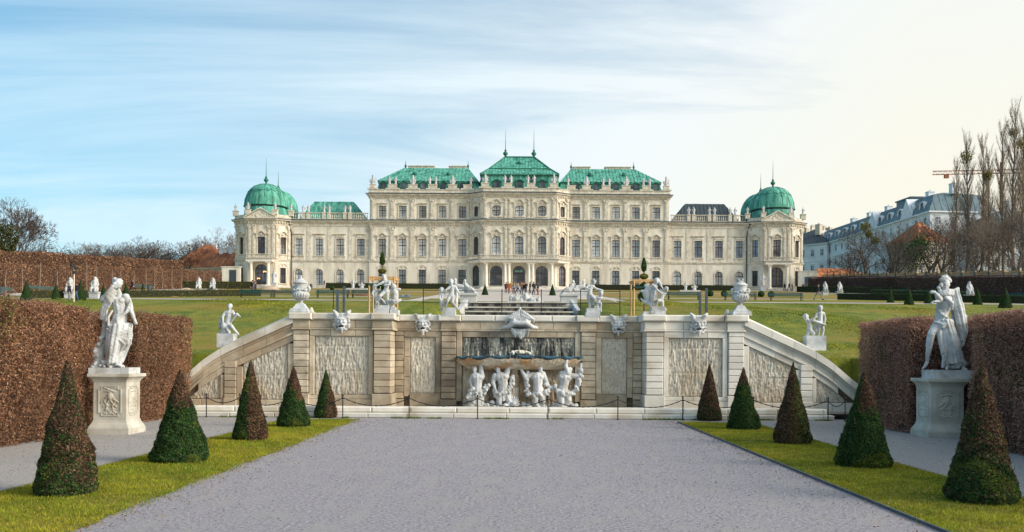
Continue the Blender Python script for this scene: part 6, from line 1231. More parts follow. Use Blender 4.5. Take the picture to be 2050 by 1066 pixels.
# cones ---------------------------------------------------------------
GR = np.array([[.024, .066, .016], [.042, .105, .024], [.075, .150, .030], [.012, .034, .012]]); CB = np.array([[.150, .080, .048], [.090, .050, .033], [.25, .15, .088], [.045, .028, .020]])
def cone(px, base, top, width, label, mode, seed, nleaf):
    """mode(u, h, nz) -> share of brown; u: -1 left..1 right as seen, h: 0..1 height"""
    a_, b_ = unroll(px, base); Yf = 2.4*1800/(b_-714); R = width/2*Yf/1800; Y = Yf+R*.85; R *= Y/Yf*.97; x = pX(a_, Y); a2, t2 = unroll(px, top); H = pZ(t2, Y); t = thing('yew_cone', label, 'topiary', (x, Y, 0), 0, 'clipped yew cones along the lawn strips'); rg = np.random.default_rng(seed); nleaf = int(nleaf*1.7)
    pr = lambda h: R*(1-h)**.96*(1.0+.035*np.sin(PI*np.minimum(1, h*1.4)))*np.where(h < .06, .86+2.4*h, 1.0)+.012
    g = MB(); g.lathe([(max(.01, float(pr(np.array(h)))*.74), max(.03, h*H*.99)) for h in np.linspace(0, .97, 16)], seg=20); g.build('woody_core', M['core_green'], t, smooth=True); g = MB(); g.lathe([(.07, -.05), (.05, .3)], seg=6); g.build('stem', M['bark'], t)
    n = nleaf; h = 1-np.sqrt(rg.random(n)*.999); h = np.clip(h, 0, 1); an = rg.uniform(0, 2*PI, n); r = pr(h); Pn = np.column_stack([np.cos(an), np.sin(an), np.full(n, R/H*1.0)]); P = np.column_stack([r*np.cos(an), r*np.sin(an), .03+h*H])
    nz = vnoise(P, 3.2, seed); n2_ = vnoise(P, 7, seed+4); P -= Pn*(rg.random(n)**1.4*.09+.075*(nz-.5)+.05*(n2_-.5))[:, None]*np.minimum(1, r/R+.25)[:, None]*(R/.6); P[:, 2] = np.maximum(P[:, 2], .015)
    view = np.cos(an)*1.0; br = mode(view, h, nz, np.sin(an)); isb = rg.random(n) < np.clip(br, 0, 1)
    C = np.where(isb[:, None], CB[rg.choice(4, n, p=[.35, .27, .2, .18])], GR[rg.choice(4, n, p=[.33, .33, .16, .18])])*rg.uniform(.6, 1.35, (n, 1))*(.75+.5*n2_[:, None]); fl = vnoise(P, 2.1, seed+9) > .72; C = np.where((fl & ~isb)[:, None], C*1.0+np.array([.05, .045, .0]), C)
    o = put('foliage', leaves(P, Pn, C, .019*(.8+R*.35)*(1+.012*Y), .0075*(1+.03*Y), rg, 'foliage', .75), t); o['kind'] = 'stuff'
    ns = 160; i = rg.choice(n, ns, p=(.15+h**2)/np.sum(.15+h**2)); A_ = P[i]; dr = rg.normal(0, .35, (ns, 3))+Pn[i]*.5+[0, 0, .9]; dr /= np.linalg.norm(dr, axis=1)[:, None]; tw = put('shoot', seg_mesh('shoot', [(Vector(a_), Vector(b_), .006, .003) for a_, b_ in zip(A_, A_+dr*rg.uniform(.04, .13, (ns, 1)))], M['bark'], 3), t); tw['kind'] = 'stuff'; return t
sm = lambda x, a, b: np.clip((x-a)/(b-a), 0, 1)
cone(133, 1001, 722, 130, 'nearest left yew cone, mostly brown with green at its foot', lambda u, h, z, f: .25+.60*sm(h+.45*z+.15*u, .35, .65)-.35*(z > .66), 11, 26000)
cone(359, 933, 742, 116, 'second left yew cone, green with a brown top, beside the robed statue', lambda u, h, z, f: .03+.95*sm(h+.15*(z-.5)+.05*u, .58, .68), 12, 24000)
cone(501, 886, 723, 74, 'third left yew cone, left half green and right half brown', lambda u, h, z, f: .06+.85*sm(u+.3*(z-.5)+.25*h, .0, .22), 13, 18000)
cone(587, 859, 734, 70, 'fourth left yew cone, green with a reddish brown tip', lambda u, h, z, f: .03+.95*sm(h+.2*(z-.5)+.15*u, .52, .66), 14, 16000)
cone(652, 838, 741, 49, 'smallest left yew cone close to the wall, green with browned right foot', lambda u, h, z, f: .05+.8*sm(u-.9*h+.4*(z-.5), .05, .3), 15, 11000)
cone(1965, 1018, 728, 142, 'nearest right yew cone, brown above and dark green below', lambda u, h, z, f: .15+.70*sm(h+.35*(z-.5)+.1*u, .25, .48)-.2*(z > .7), 21, 28000)
cone(1729, 943, 746, 116, 'second right yew cone, bushy green with a brown top', lambda u, h, z, f: .02+.96*sm(h+.12*(z-.5), .56, .66)*(u > -.75), 22, 24000)
cone(1587, 894, 727, 78, 'third right yew cone, brownish with dull green right side', lambda u, h, z, f: .30+.6*sm(-u+.5*h+.4*(z-.5), .0, .4), 23, 18000)
cone(1488, 864, 737, 69, 'fourth right yew cone, dense green with a short brown tip', lambda u, h, z, f: .04+.95*sm(h+.15*(z-.5), .68, .78), 24, 16000)
cone(1420, 844, 730, 53, 'smallest right yew cone close to the wall, mostly brown', lambda u, h, z, f: .45+.5*sm(h+.4*(z-.5), .15, .35), 25, 12000)
# small cones of the upper garden, dark green
def small_cone(px, base, top, w_, label, Y, proto=[None]):
    a_, b_ = unroll(px, base); x = pX(a_, Y); z = plane_z(Y) if Y > 84 else tz(Y); H = (base-top)*Y/1800; R = w_/2*Y/1800
    if proto[0] is None:
        t = thing('yew_cone', label, 'topiary', (x, Y, z), 0, 'dark green yew cones of the upper garden'); rg = np.random.default_rng(5); g = MB(); g.lathe([(.46, 0), (.47, .08), (.3, .4), (.12, .8), (.02, .97)], seg=14); g.build('woody_core', M['core_green'], t, smooth=True); n = 3500; h = 1-np.sqrt(rg.random(n)); an = rg.uniform(0, 2*PI, n); r = .5*(1-h)**.95; P = np.column_stack([r*np.cos(an), r*np.sin(an), h]); Pn = np.column_stack([np.cos(an), np.sin(an), an*0+.3]); C = GR[rg.choice(4, n)]*rg.uniform(.5, 1.3, (n, 1)); o = put('foliage', leaves(P, Pn, C, .030, .016, rg, 'foliage', .7), t); o['kind'] = 'stuff'; proto[0] = t; proto.append(kids(t))
    else: t = dup(proto[0], (x, Y, z), 0, label, children=proto[1])
    t.scale = (2*R, 2*R, H); return t
for a in ((53, 603, 560, 26, 'dark green cone left of the lamp post, second from the left edge', 79), (112, 603, 570, 18, 'small dark green cone just left of the lamp post', 84), (161, 604, 560, 24, 'dark green cone just right of the lamp post and strollers', 80), (207, 603, 571, 15, 'dark green cone hidden behind the robed statue on its left', 86), (252, 602, 570, 15, 'dark green cone peeking out right of the robed statue', 92), (286, 601, 571, 14, 'small dark green cone left of the sand heap', 95), (1783, 608, 577, 15, 'small dark green cone left of the pair by the right path', 90), (1820, 609, 574, 20, 'dark green cone left of the helmeted statue', 84), (1859, 609, 580, 18, 'dark green cone hidden by the outstretched marble arm', 88), (1957, 615, 580, 19, 'dark green cone behind the cloak of the helmeted statue', 85), (2013, 615, 573, 26, 'dark green cone nearest the right edge on the upper level', 79), (971, 592, 569, 14, 'dark clipped cone left of the palace entrance', 122), (1106, 593, 569, 14, 'dark clipped cone right of the palace entrance', 122)): small_cone(*a)
for px, py, Y, lb in ((742, 585, 150, 'left parterre near the tub tree'), (665, 584, 165, 'left parterre behind the urn'), (1422, 590, 120, 'right parterre left of the urn'), (1450, 591, 120, 'right parterre close left of the urn'), (1524, 592, 118, 'right parterre right of the urn'), (1544, 592, 116, 'right parterre, rightmost of the ball shrubs')):
    a_, b_ = unroll(px, py); rg = np.random.default_rng(px); t = thing('ball_shrub', 'round clipped green shrub on the '+lb, 'shrub', (pX(a_, Y), Y, plane_z(Y)), 0, 'round clipped shrubs'); n = 700; d = rg.normal(0, 1, (n, 3)); d /= np.linalg.norm(d, axis=1)[:, None]; C = GR[rg.choice(4, n)]*rg.uniform(.6, 1.5, (n, 1)); o = put('foliage', leaves(d*.42+[0, 0, .42], d, C, .07, .04, rg, 'foliage', .6), t); o['kind'] = 'stuff'; g = MB(); g.ell((0, 0, .42), (.36, .36, .36)); g.build('woody_core', M['core_green'], t)
# low evergreen hedges
def low_hedge(label, P0, P1, h, wd, m_pal=GR, dens=60, name='low_hedge', seed=0, zf=plane_z, leafs=.09):
    P0 = np.array(P0, float); P1 = np.array(P1, float); Ln = np.linalg.norm(P1-P0); ang = math.atan2(P1[1]-P0[1], P1[0]-P0[0]); c = (P0+P1)/2; t = thing(name, label, 'hedge', (c[0], c[1], 0), ang); rg = np.random.default_rng(seed+3); n = int(Ln*(h+wd)*dens)
    u = rg.uniform(-Ln/2, Ln/2, n); k = rg.random(n) < wd/(h+wd); v = np.where(k, rg.uniform(-wd/2, wd/2, n), np.where(rg.random(n) < .5, -wd/2, wd/2)); zz = np.where(k, h, rg.uniform(0, h, n)); wx = c[0]+u*math.cos(ang)-v*math.sin(ang); wy = c[1]+u*math.sin(ang)+v*math.cos(ang); base = np.array([zf(y) for y in wy]); nz = vnoise(np.column_stack([u, v, zz]), .35, seed)
    P = np.column_stack([u, v, base+zz*(1+.12*(nz-.5))]); Pn = np.column_stack([u*0, np.where(k, 0, np.sign(v)), k*1.0]); C = m_pal[rg.choice(len(m_pal), n)]*rg.uniform(.6, 1.3, (n, 1))*(.7+.6*nz[:, None]); o = put('foliage', leaves(P, Pn, C, leafs, leafs*.5, rg, 'foliage', .6), t); o['kind'] = 'stuff'
    g = MB(); ns = max(2, int(Ln/6)); vs = []
    for i in range(ns+1):
        uu = -Ln/2+Ln*i/ns; z = zf(c[1]+uu*math.sin(ang))
        vs += [(uu, -wd/2*.9, z-.3), (uu, wd/2*.9, z-.3), (uu, wd/2*.9, z+h*.93), (uu, -wd/2*.9, z+h*.93)]
    g.add(vs, [(4*i+q, 4*i+(q+1) % 4, 4*i+4+(q+1) % 4, 4*i+4+q) for i in range(ns) for q in range(4)]+[(0, 1, 2, 3), (4*ns+3, 4*ns+2, 4*ns+1, 4*ns)]); g.build('woody_core', M['core_green'] if m_pal is GR or m_pal is OL else M['twig_core'], t); return t
OL = np.array([[.17, .18, .03], [.11, .13, .02], [.24, .21, .05]])
low_hedge('dark low evergreen hedge along the left half of the palace front', (-42, 196), (-11, 196), 1.25, 1.2, dens=25, seed=1); low_hedge('dark low evergreen hedge along the right half of the palace front', (11, 196), (47, 196), 1.25, 1.2, dens=25, seed=2)
low_hedge('long dark hedge before the right pavilion', (56, 180), (66, 150), 1.2, 1.0, dens=30, seed=3); low_hedge('olive clipped hedge in front of the left pavilion', (-71, 172), (-52, 176), 1.5, 1.2, OL, 30, seed=4)
low_hedge('low olive hedge strip along the left garden path', (-47, 86.5), (-30, 104), .8, .7, OL, 60, seed=5, leafs=.06); low_hedge('low dark hedge strip along the right garden path', (37, 104), (53, 86.5), .8, .7, GR, 60, seed=6, leafs=.06)
low_hedge('low dark hedge by the far right ramp', (57, 112), (57.5, 146), .9, .9, GR, 40, seed=7)
FB = np.array([[.30, .155, .09], [.21, .10, .06], [.42, .26, .15], [.13, .07, .05]]); FD = np.array([[.17, .10, .085], [.12, .07, .06], [.24, .15, .125], [.07, .042, .038]])
low_hedge('tall brown beech hedge wall along the left side of the upper garden', (-65, 84), (-65.5, 196), 3.6, 1.6, FB, 95, 'hedge_wall', 8, leafs=.10); low_hedge('tall dark brown hedge wall along the right side of the upper garden', (66, 84), (66, 203), 3.1, 1.6, FD, 95, 'hedge_wall', 9, leafs=.10)
low_hedge('ragged brown shrub belt behind the left hedge wall', (-70, 84), (-71, 185), 5.4, 4.0, FB, 45, 'shrub_belt', 10, leafs=.15)
ht = thing('hedge_stake', 'pale bare stems standing along the left hedge wall', 'stems', (-63.9, 0, 0)); rr = random.Random(3)
for i in range(26):
    y = 86+i*4.2+rr.uniform(-1, 1); h = rr.uniform(2.8, 4.2); g = MB(); g.tube([(0, y, plane_z(y)-.1), (rr.uniform(-.1, .1), y+rr.uniform(-.15, .15), plane_z(y)+h*.6), (rr.uniform(-.1, .1), y+rr.uniform(-.2, .2), plane_z(y)+h)], [.10, .08, .05], 6); g.build('stem', M['bark_pale'], ht)
# ---- bare trees
def grow(seed, H, spread=.55, depth=6, r0=.35, fast=False, up=.25, trunk=.28, kids_=(2, 3), shrink=.76):
    rr = random.Random(seed); T = []; Cn = []
    def rec(p, d, L_, r, lv):
        n = 2 if lv > 3 else 3; q = p
        for i in range(n):
            d = (d+Vector((rr.gauss(0, .13), rr.gauss(0, .13), rr.gauss(0, .09)+.03))).normalized(); e_ = q+d*L_/n; ra = r*(1-.35*i/n); rb = r*(1-.35*(i+1)/n); (T if lv <= 1 else Cn).append((q, e_, ra, rb)); q = e_
            if lv > 1 and i < n-1 and rr.random() < .55 and lv < depth: side(q, d, L_*.6, rb*.5, lv+2)
        if lv >= depth: return
        k = rr.randint(*kids_); base = rr.uniform(0, 2*PI)
        for j in range(k):
            side(q, d, L_*shrink*rr.uniform(.8, 1.12), r*.62*rr.uniform(.8, 1.1), lv+1, base+2*PI*j/k)
    def side(q, d, L_, r, lv, az=None):
        if lv > depth: return
        az = rr.uniform(0, 2*PI) if az is None else az; u = d.cross(Vector((0, 0, 1)) if abs(d.z) < .95 else Vector((1, 0, 0))).normalized(); v = d.cross(u); s = spread*rr.uniform(.6, 1.3)
        nd = (d+(u*math.cos(az)+v*math.sin(az))*s+Vector((0, 0, up*.4))).normalized(); rec(q, nd, L_, r, lv)
    rec(Vector((0, 0, 0)), Vector((0, 0, 1)), H*trunk, r0, 0); return T, Cn
def grow_poplar(seed, H):
    rr = random.Random(seed); T = []; Cn = []; q = Vector((0, 0, 0)); n = 16
    for i in range(n):
        e_ = q+Vector((rr.gauss(0, .10), rr.gauss(0, .10), H/n)); r = .36*(1-i/n)**.8+.04; T.append((q, e_, r, .36*(1-(i+1)/n)**.8+.03)); q = e_
        if i > 2:
            for k in range(6):
                az = rr.uniform(0, 2*PI); L_ = H*.25*(1-.62*i/n)*rr.uniform(.6, 1.1)*(1 if i > 3 else .8); p = q-Vector((0, 0, rr.uniform(0, H/n))); d = Vector((math.cos(az)*.52, math.sin(az)*.52, 1)).normalized(); rad = .10*(1-i/n)+.045
                for s_ in range(5):
                    d = (d+Vector((rr.gauss(0, .06), rr.gauss(0, .06), .14))).normalized(); p2 = p+d*L_/5; Cn.append((p, p2, rad*(1-s_/6), rad*(1-(s_+1)/6)))
                    for w_ in range(5):
                        az2 = rr.uniform(0, 2*PI); dd = (d+Vector((math.cos(az2), math.sin(az2), .5))*.45).normalized(); l2 = L_*.22*rr.uniform(.5, 1.2); m_ = p2+dd*l2; Cn.append((p2, m_, .026, .014)); dd2 = (dd+Vector((rr.gauss(0, .2), rr.gauss(0, .2), .3))).normalized(); Cn.append((m_, m_+dd2*l2*.7, .015, .009))
                    p = p2
    return T, Cn
PROT = {}
def tree_proto(key, TC, bark, minr):
    T, Cn = TC; H = max(s[1].z for s in T+Cn); PROT[key] = (seg_mesh('trunk', T, bark, 7), seg_mesh('crown', Cn, bark, 3, minr), H)
tree_proto('a', grow(3, 14, .62, 7, .34), M['bark'], .018); tree_proto('b', grow(9, 14, .75, 7, .30, trunk=.22), M['bark'], .018); tree_proto('c', grow(17, 14, .55, 7, .26, trunk=.25), M['bark_pale'], .018); tree_proto('big', grow(3, 18, .62, 7, .42, trunk=.26, kids_=(3, 3), shrink=.78), M['bark'], .035)
tree_proto('t', grow(23, 8, .7, 5, .2, trunk=.25, kids_=(2, 3)), M['bark'], .022)
tree_proto('pop1', grow_poplar(2, 30), M['bark_pale'], .009); tree_proto('pop2', grow_poplar(6, 30), M['bark_pale'], .009)
def tree(key, px, Y, H, label, rz, wide=1.0, group=None, name='bare_tree', cat='tree', zoff=0):
    tm, cmh, h0 = PROT[key]; x = pX(px, Y); t = thing(name, label, cat, (x, Y, tz(Y)-.1+zoff), rz, group); k = H/h0; t.scale = (k*wide, k*wide, k); put('trunk', tm, t); put('crown', cmh, t); return t
tree('big', 22, 165, 16.8, 'tall bare tree with a rounded crown at the left edge', 1.0, .75); tree('b', 62, 158, 10.5, 'gnarled bare tree right of the tall tree at the left edge', 2.2, 1.0)
lx = [(86, 9.5), (105, 11.5), (150, 15.5), (176, 12), (205, 13.5), (228, 12.5), (252, 14.5), (285, 15.5), (312, 14.5), (338, 13.5), (392, 14.5), (412, 15.5), (432, 16), (452, 17.5), (466, 18)]
wl = ['first small one', 'second one', 'third one, rounded and taller', 'fourth one', 'fifth one', 'sixth one', 'seventh one', 'eighth one', 'ninth one', 'tenth one, left of the orange roof', 'above the middle of the orange roof', 'above the right half of the orange roof', 'left of the palace, behind white chimneys', 'close to the left pavilion', 'touching the left pavilion']
for i, (px, h) in enumerate(lx): tree('abc'[i % 3], px, 235+(i*7) % 23, h*1.02, 'bare grey tree of the far left row, '+wl[i], i*1.7, 1.15, 'bare trees of the far left row')
ORD = ['first', 'second', 'third', 'fourth', 'fifth', 'sixth', 'seventh', 'eighth', 'ninth', 'tenth', 'eleventh', 'twelfth', 'thirteenth', 'fourteenth', 'fifteenth', 'sixteenth', 'seventeenth', 'eighteenth', 'nineteenth', 'twentieth', 'twenty-first', 'twenty-second']
TW = [o_+' one counted from the left' for o_ in ORD]
for i in range(22): tree('bta'[i % 3], 70+i*13.5, 222+(i*11) % 12, 8.0+(i*5 % 4)*1.3, 'low bare brown tree of the left thicket, %s' % TW[i], i*2.3, 1.6, 'low trees of the left thicket')
rx = [(1703, 492, 'a', 'in front of the white corner house'), (1738, 448, 'b', 'with a mistletoe clump, left in the grove'), (1768, 478, 'c', 'left of the ivy clad one'), (1795, 462, 'a', 'in front of the ornate blue roof'), (1828, 440, 'c', 'ivy clad, before the small orange roof'), (1858, 432, 'b', 'right of the ivy clad one'), (1885, 425, 'a', 'left below the first poplar'), (1905, 452, 'c', 'below the first poplar'), (1932, 430, 'c', 'between the two left poplars'), (1958, 445, 'a', 'below the second poplar'), (1985, 425, 'b', 'left below the tall poplar'), (2012, 440, 'c', 'below the tall poplar'), (2040, 415, 'a', 'at the right edge')]
for i, (px, top, k, lb) in enumerate(rx): Y = 75*1800/(px-1038)+2+(i*13) % 17; a_, b_ = unroll(px, top); tree(k, a_, Y, pZ(b_, Y)-tz(Y), 'bare tree of the right grove, '+lb, i*1.1, .95, 'bare trees of the right grove')
for i in range(14): px = 1690+i*27; Y = 73*1800/(px-1038)+(i*7) % 9; a_, b_ = unroll(px, 512-(i*5 % 4)*9); tree('tat'[i % 3], a_, Y, pZ(b_, Y)-tz(Y), 'low bare tree of the right thicket, %s' % TW[i], i*2.1, 1.25, 'low trees of the right thicket')
for i, (px, top, Y, lb, rz, k) in enumerate(((1913, 308, 182, 'short slender bare poplar, leftmost of the poplars', 0, 'pop2'), (1936, 252, 176, 'slender bare poplar, second from the left', 1, 'pop1'), (1968, 258, 182, 'slender bare poplar, third from the left', 2, 'pop2'), (1986, 285, 188, 'slender bare poplar just left of the tallest one', 3, 'pop1'), (2012, 232, 170, 'tall bare poplar, left stem of the tallest clump', 4.4, 'pop2'), (2034, 190, 166, 'tallest bare poplar, near the right edge', 4, 'pop1'), (2052, 215, 172, 'tall bare poplar cut by the right edge', 5, 'pop2'))):
    a_, b_ = unroll(px, top); tree(k, a_, Y, pZ(b_, Y)-tz(Y), lb, rz, .82, 'bare poplars on the right', 'poplar')
# mistletoe / ivy clumps and the dark evergreen
def clump(name, label, cat, x, Y, z, R, n, pal_, seed, sz=.16, sq=1.0):
    rg = np.random.default_rng(seed); t = thing(name, label, cat, (x, Y, z)); d = rg.normal(0, 1, (n, 3)); d /= np.linalg.norm(d, axis=1)[:, None]; P = d*(rg.random(n)**.4)[:, None]*R*[1, 1, sq]; P += (vnoise(P, 1.5/R, seed)[:, None]-.5)*R*.5*d; C = pal_[rg.choice(len(pal_), n)]*rg.uniform(.5, 1.4, (n, 1)); o = put('foliage', leaves(P, d, C, sz, sz*.5, rg, 'foliage', .9), t); o['kind'] = 'stuff'; return t
MI = np.array([[.16, .15, .02], [.10, .11, .02], [.22, .18, .04]])
for k, (px, py, Y, R, lb) in enumerate(((1733, 455, 196, 1.2, 'high in the left tree of the right grove'), (1752, 482, 196, 1.0, 'lower in the left tree of the right grove'), (1740, 470, 196, .8, 'between two others in the left tree'), (1935, 315, 176, 1.3, 'in the second poplar'), (1978, 352, 182, 1.1, 'in the third poplar'), (2030, 265, 170, 1.0, 'in the tall poplar'), (2044, 287, 168, 1.3, 'at the right edge in the tall poplar'))):
    a_, b_ = unroll(px, py); clump('mistletoe', 'yellow green mistletoe clump '+lb, 'mistletoe', pX(a_, Y), Y, pZ(b_, Y), R, 500, MI, 40+k)
a_, b_ = unroll(1842, 505); clump('ivy', 'dark green ivy mass climbing the tree before the small orange roof', 'ivy', pX(a_, 170), 170, pZ(b_, 170), 2.6, 1500, GR, 60, .2, 1.3)
a_, b_ = unroll(4, 500); t = clump('evergreen_tree', 'dark olive evergreen tree at the extreme left edge', 'tree', pX(a_, 150), 150, pZ(b_, 150)-1, 3.0, 4000, np.array([[.05, .06, .012], [.09, .08, .02], [.03, .04, .01]]), 61, .25, 2.0); g = MB(); g.lathe([(.3, tz(150)-pZ(b_, 150)), (.2, 3)], seg=7); g.build('trunk', M['bark'], t)
# lollipop trees in wooden frames
def framed(px, label, Y, fx0, fx1, topy, balls, gl):
    a_, _ = unroll(px, 600); x = pX(a_, Y); z0 = tz(Y); t = thing('pompom_tree', label, 'topiary', (x, Y, z0), 0, 'pompom trees in wooden frames'); rg = np.random.default_rng(px); hz = lambda py: pZ(unroll(px, py)[1], Y)-z0; s = Y/1800
    g = MB(); g.tube([(0, 0, -.1), (.02, 0, 2.0), (0, 0, hz(balls[0][0])-.2)], .035, 6); g.build('stem', M['bark'], t); g = MB(); g.lathe([(.42, 0), (.5, .5), (.52, .55)], seg=12); g.build('tub', M['orange_tile'], t)
    for kk, (py, rx_, rz_, kind) in enumerate(balls):
        n = 900; d = rg.normal(0, 1, (n, 3)); d /= np.linalg.norm(d, axis=1)[:, None]; P = d*[rx_*s, rx_*s, rz_*s]*(rg.uniform(.75, 1.05, (n, 1)))
        if kind: P[:, :2] *= (1-.5*(P[:, 2:3]/(rz_*s)))*.8
        P[:, 2] += hz(py); C = (OL if kk == 1 else GR)[rg.choice(3, n)]*rg.uniform(.6, 1.6, (n, 1)); o = put('foliage', leaves(P, d, C, .045, .022, rg, 'foliage', .8), t); o['kind'] = 'stuff'
    f = thing('wooden_frame', label.replace('pompom tree', 'raw pine frame around the pompom tree'), 'frame', (x, Y, z0), 0, 'pine frames round the pompom trees'); zt = pZ(unroll(px, topy)[1], Y)-z0; xa, xb = pX(unroll(fx0, 600)[0], Y)-x, pX(unroll(fx1, 600)[0], Y)-x
    for xx in (xa, xb):
        for yy in (-.6, .6): g = MB(); g.tube([(xx, yy, -.1), (xx, yy, zt)], .045, 8); g.build('post', M['pine'], f)
    for yy in (-.6, .6): g = MB(); g.box(xa-.1, xb+.1, yy-.03, yy+.03, zt-.085, zt); g.build('rail', M['pine'], f)
    for xx in (xa, xb): g = MB(); g.box(xx-.03, xx+.03, -.57, .57, zt-.125, zt-.005); g.build('rail', M['pine'], f)
    g = MB(); g.box(xa-.05, (xa+xb)/2, -.66, -.63, zt-.42, zt-.34); g.build('strap', M['darkgreen'], f)
framed(765, 'pompom tree behind the left inner pier', 44, 743, 792, 556, [(518, 6, 13, 1), (543, 8, 4.5, 0), (572, 9, 8, 0)], 0); framed(1289, 'pompom tree behind the right inner pier', 44, 1266, 1306, 562, [(530, 6, 14, 1), (554, 8, 5.5, 0), (573, 8, 7, 0), (594, 12, 11, 0)], 0)
# ================================================================== street furniture, people, houses
def bench(x, Y, label, rz=0.0, proto=[None]):
    z = plane_z(Y) if Y > 84 else tz(Y)
    if proto[0] is None:
        t = thing('park_bench', label, 'bench', (x, Y, z), rz, 'dark green garden benches')
        for k in range(4): g = MB(); g.box(-1.15, 1.15, -.22+k*.12, -.13+k*.12, .43, .465); g.build('seat_slat', M['darkgreen'], t)
        for k in range(3): g = MB(); g.box(-1.15, 1.15, .27+k*.03, .30+k*.03, .56+k*.13, .66+k*.13); g.build('back_slat', M['darkgreen'], t)
        for s in (-1, 1):
            g = MB(); g.tube([(s*1.0, -.2, 0), (s*1.0, -.2, .43), (s*1.0, .25, .43), (s*1.0, .36, .95)], .03, 5); g.tube([(s*1.0, .25, .43), (s*1.0, .32, 0)], .03, 5); g.build('leg', M['iron'], t)
        proto[0] = t; proto.append(kids(t))
    else: t = dup(proto[0], (x, Y, z), rz, label, children=proto[1])
    return t
for px, Y, lb in ((512, 95, 'on the left lawn edge, left one under the left pavilion'), (578, 95, 'on the left lawn edge behind the left urn'), (665, 96, 'on the left lawn edge by the steel gate posts'), (735, 97, 'on the left lawn edge beside the left pompom tree'), (1368, 97, 'on the right lawn edge beside the right pompom tree'), (1482, 96, 'on the right lawn edge behind the right urn'), (1574, 95, 'on the right lawn edge under the right pavilion')):
    o = bench(pX(px, Y), Y, 'dark green slatted bench '+lb); o.scale = (1.6, 1, 1)
for px, Y, lb, sx in ((83, 108, 'by the left hedge wall, nearest to the left edge', -1), (122, 118, 'by the left hedge wall behind the lamp post', -1), (278, 150, 'by the left hedge wall right of the robed statue', -1), (380, 178, 'by the left hedge wall near the sand heap', -1), (1690, 178, 'by the right hedge wall, farthest from the viewer', 1), (1720, 162, 'by the right hedge wall, second farthest', 1), (1759, 149, 'by the right hedge wall, third from its far end', 1), (1790, 140, 'by the right hedge wall, left of the helmeted statue', 1), (1832, 132, 'by the right hedge wall, just behind the helmeted statue', 1), (1992, 112, 'by the right hedge wall, nearest to the right edge', 1)):
    bench(sx*62.6, Y, 'weathered green bench '+lb, -sx*PI/2*.6)
# gate posts of steel
for px, lb in ((682, 'wall, above the large left panel'), (1408, 'wall, above the large right panel')):
    a_, _ = unroll(px, 600); Y = 39.5; x = pX(a_, Y); t = thing('steel_bracket', 'pair of dark steel posts behind the '+lb, 'steel posts', (x, Y, 2.4), 0, 'steel post pairs behind the wall')
    for s in (-1, 1): g = MB(); g.box(s*.14-.05, s*.14+.05, -.05, .05, 0, 3.05-(.15 if s < 0 else 0)); g.build('post', M['steel'], t)
    g = MB(); g.box(-.09, .09, .0, .02, 0, 1.75); g.build('plate', M['steel'], t)
for px, py, lb in ((623, 626, 'right of the left urn'), (1456, 630, 'left of the right urn')):
    a_, b_ = unroll(px, py+2); t = thing('stone_snail', 'small round stone ornament on the coping '+lb, 'ornament', (pX(a_, CY), CY, pZ(b_, CY)), 0, 'small coping ornaments'); S = Sculpt(); S.ell((0, 0, .1), (.11, .1, .10)); S.ell((0, 0, .2), (.07, .06, .06)); S.path([(-.14, 0, .03), (.14, 0, .03)], .04); put('figure', S.mesh('figure', .015, M['pedestal'], 1), t)
# lamp mast at left
a_, _ = unroll(148, 600); Y = 74; z = tz(Y); t = thing('camera_mast', 'slim pale mast with dark floodlights at its top, left of the robed statue', 'mast', (pX(a_, Y), Y, z)); g = MB(); g.tube([(0, 0, -.2), (0, 0, 3.1)], .045, 8); g.build('pole', M['cream_white'], t)
for k, (x, zz) in enumerate(((-.22, 3.25), (.12, 3.0), (.02, 2.65))): g = MB(); g.box(x-.1, x+.1, -.12, .12, zz-.12, zz+.12, .03); g.tube([(x, 0, zz), (0, 0, zz-.1)], .02, 5); g.build('floodlight', M['iron'], t)
# sand and soil heaps
def heap(px, py, Y, w_, h, m, label):
    a_, b_ = unroll(px, py); z = plane_z(Y) if Y > 84 else tz(Y); n = 16; V = []; rr = random.Random(px)
    g = MB(); g.lathe([(1.0, -.1), (.92, .12), (.72, .38), (.45, .72), (.18, .96), (.03, 1.0)], seg=20); g.v = [(x*w_*(1+rr.uniform(-.06, .06)), y*w_*.7*(1+rr.uniform(-.06, .06)), zz*h*(1+rr.uniform(-.05, .05))) for x, y, zz in g.v]; o = g.build('heap', m, loc=(pX(a_, Y), Y, z), smooth=True); tag(o, label, 'heap')
heap(375, 598, 100, 2.5, .95, M['sand'], 'pale conical sand heap on the left lawn edge'); heap(335, 599, 97, 1.5, .35, M['soil'], 'low reddish soil heap left of the sand heap'); heap(430, 596, 115, 2.3, .6, M['soil'], 'flat reddish soil heap right of the sand heap'); heap(543, 586, 150, 2.0, .9, M['sand'], 'small sand heap before the left pavilion'); heap(736, 592, 110, 1.9, .45, M['soil'], 'low soil heap beside the left pompom tree')
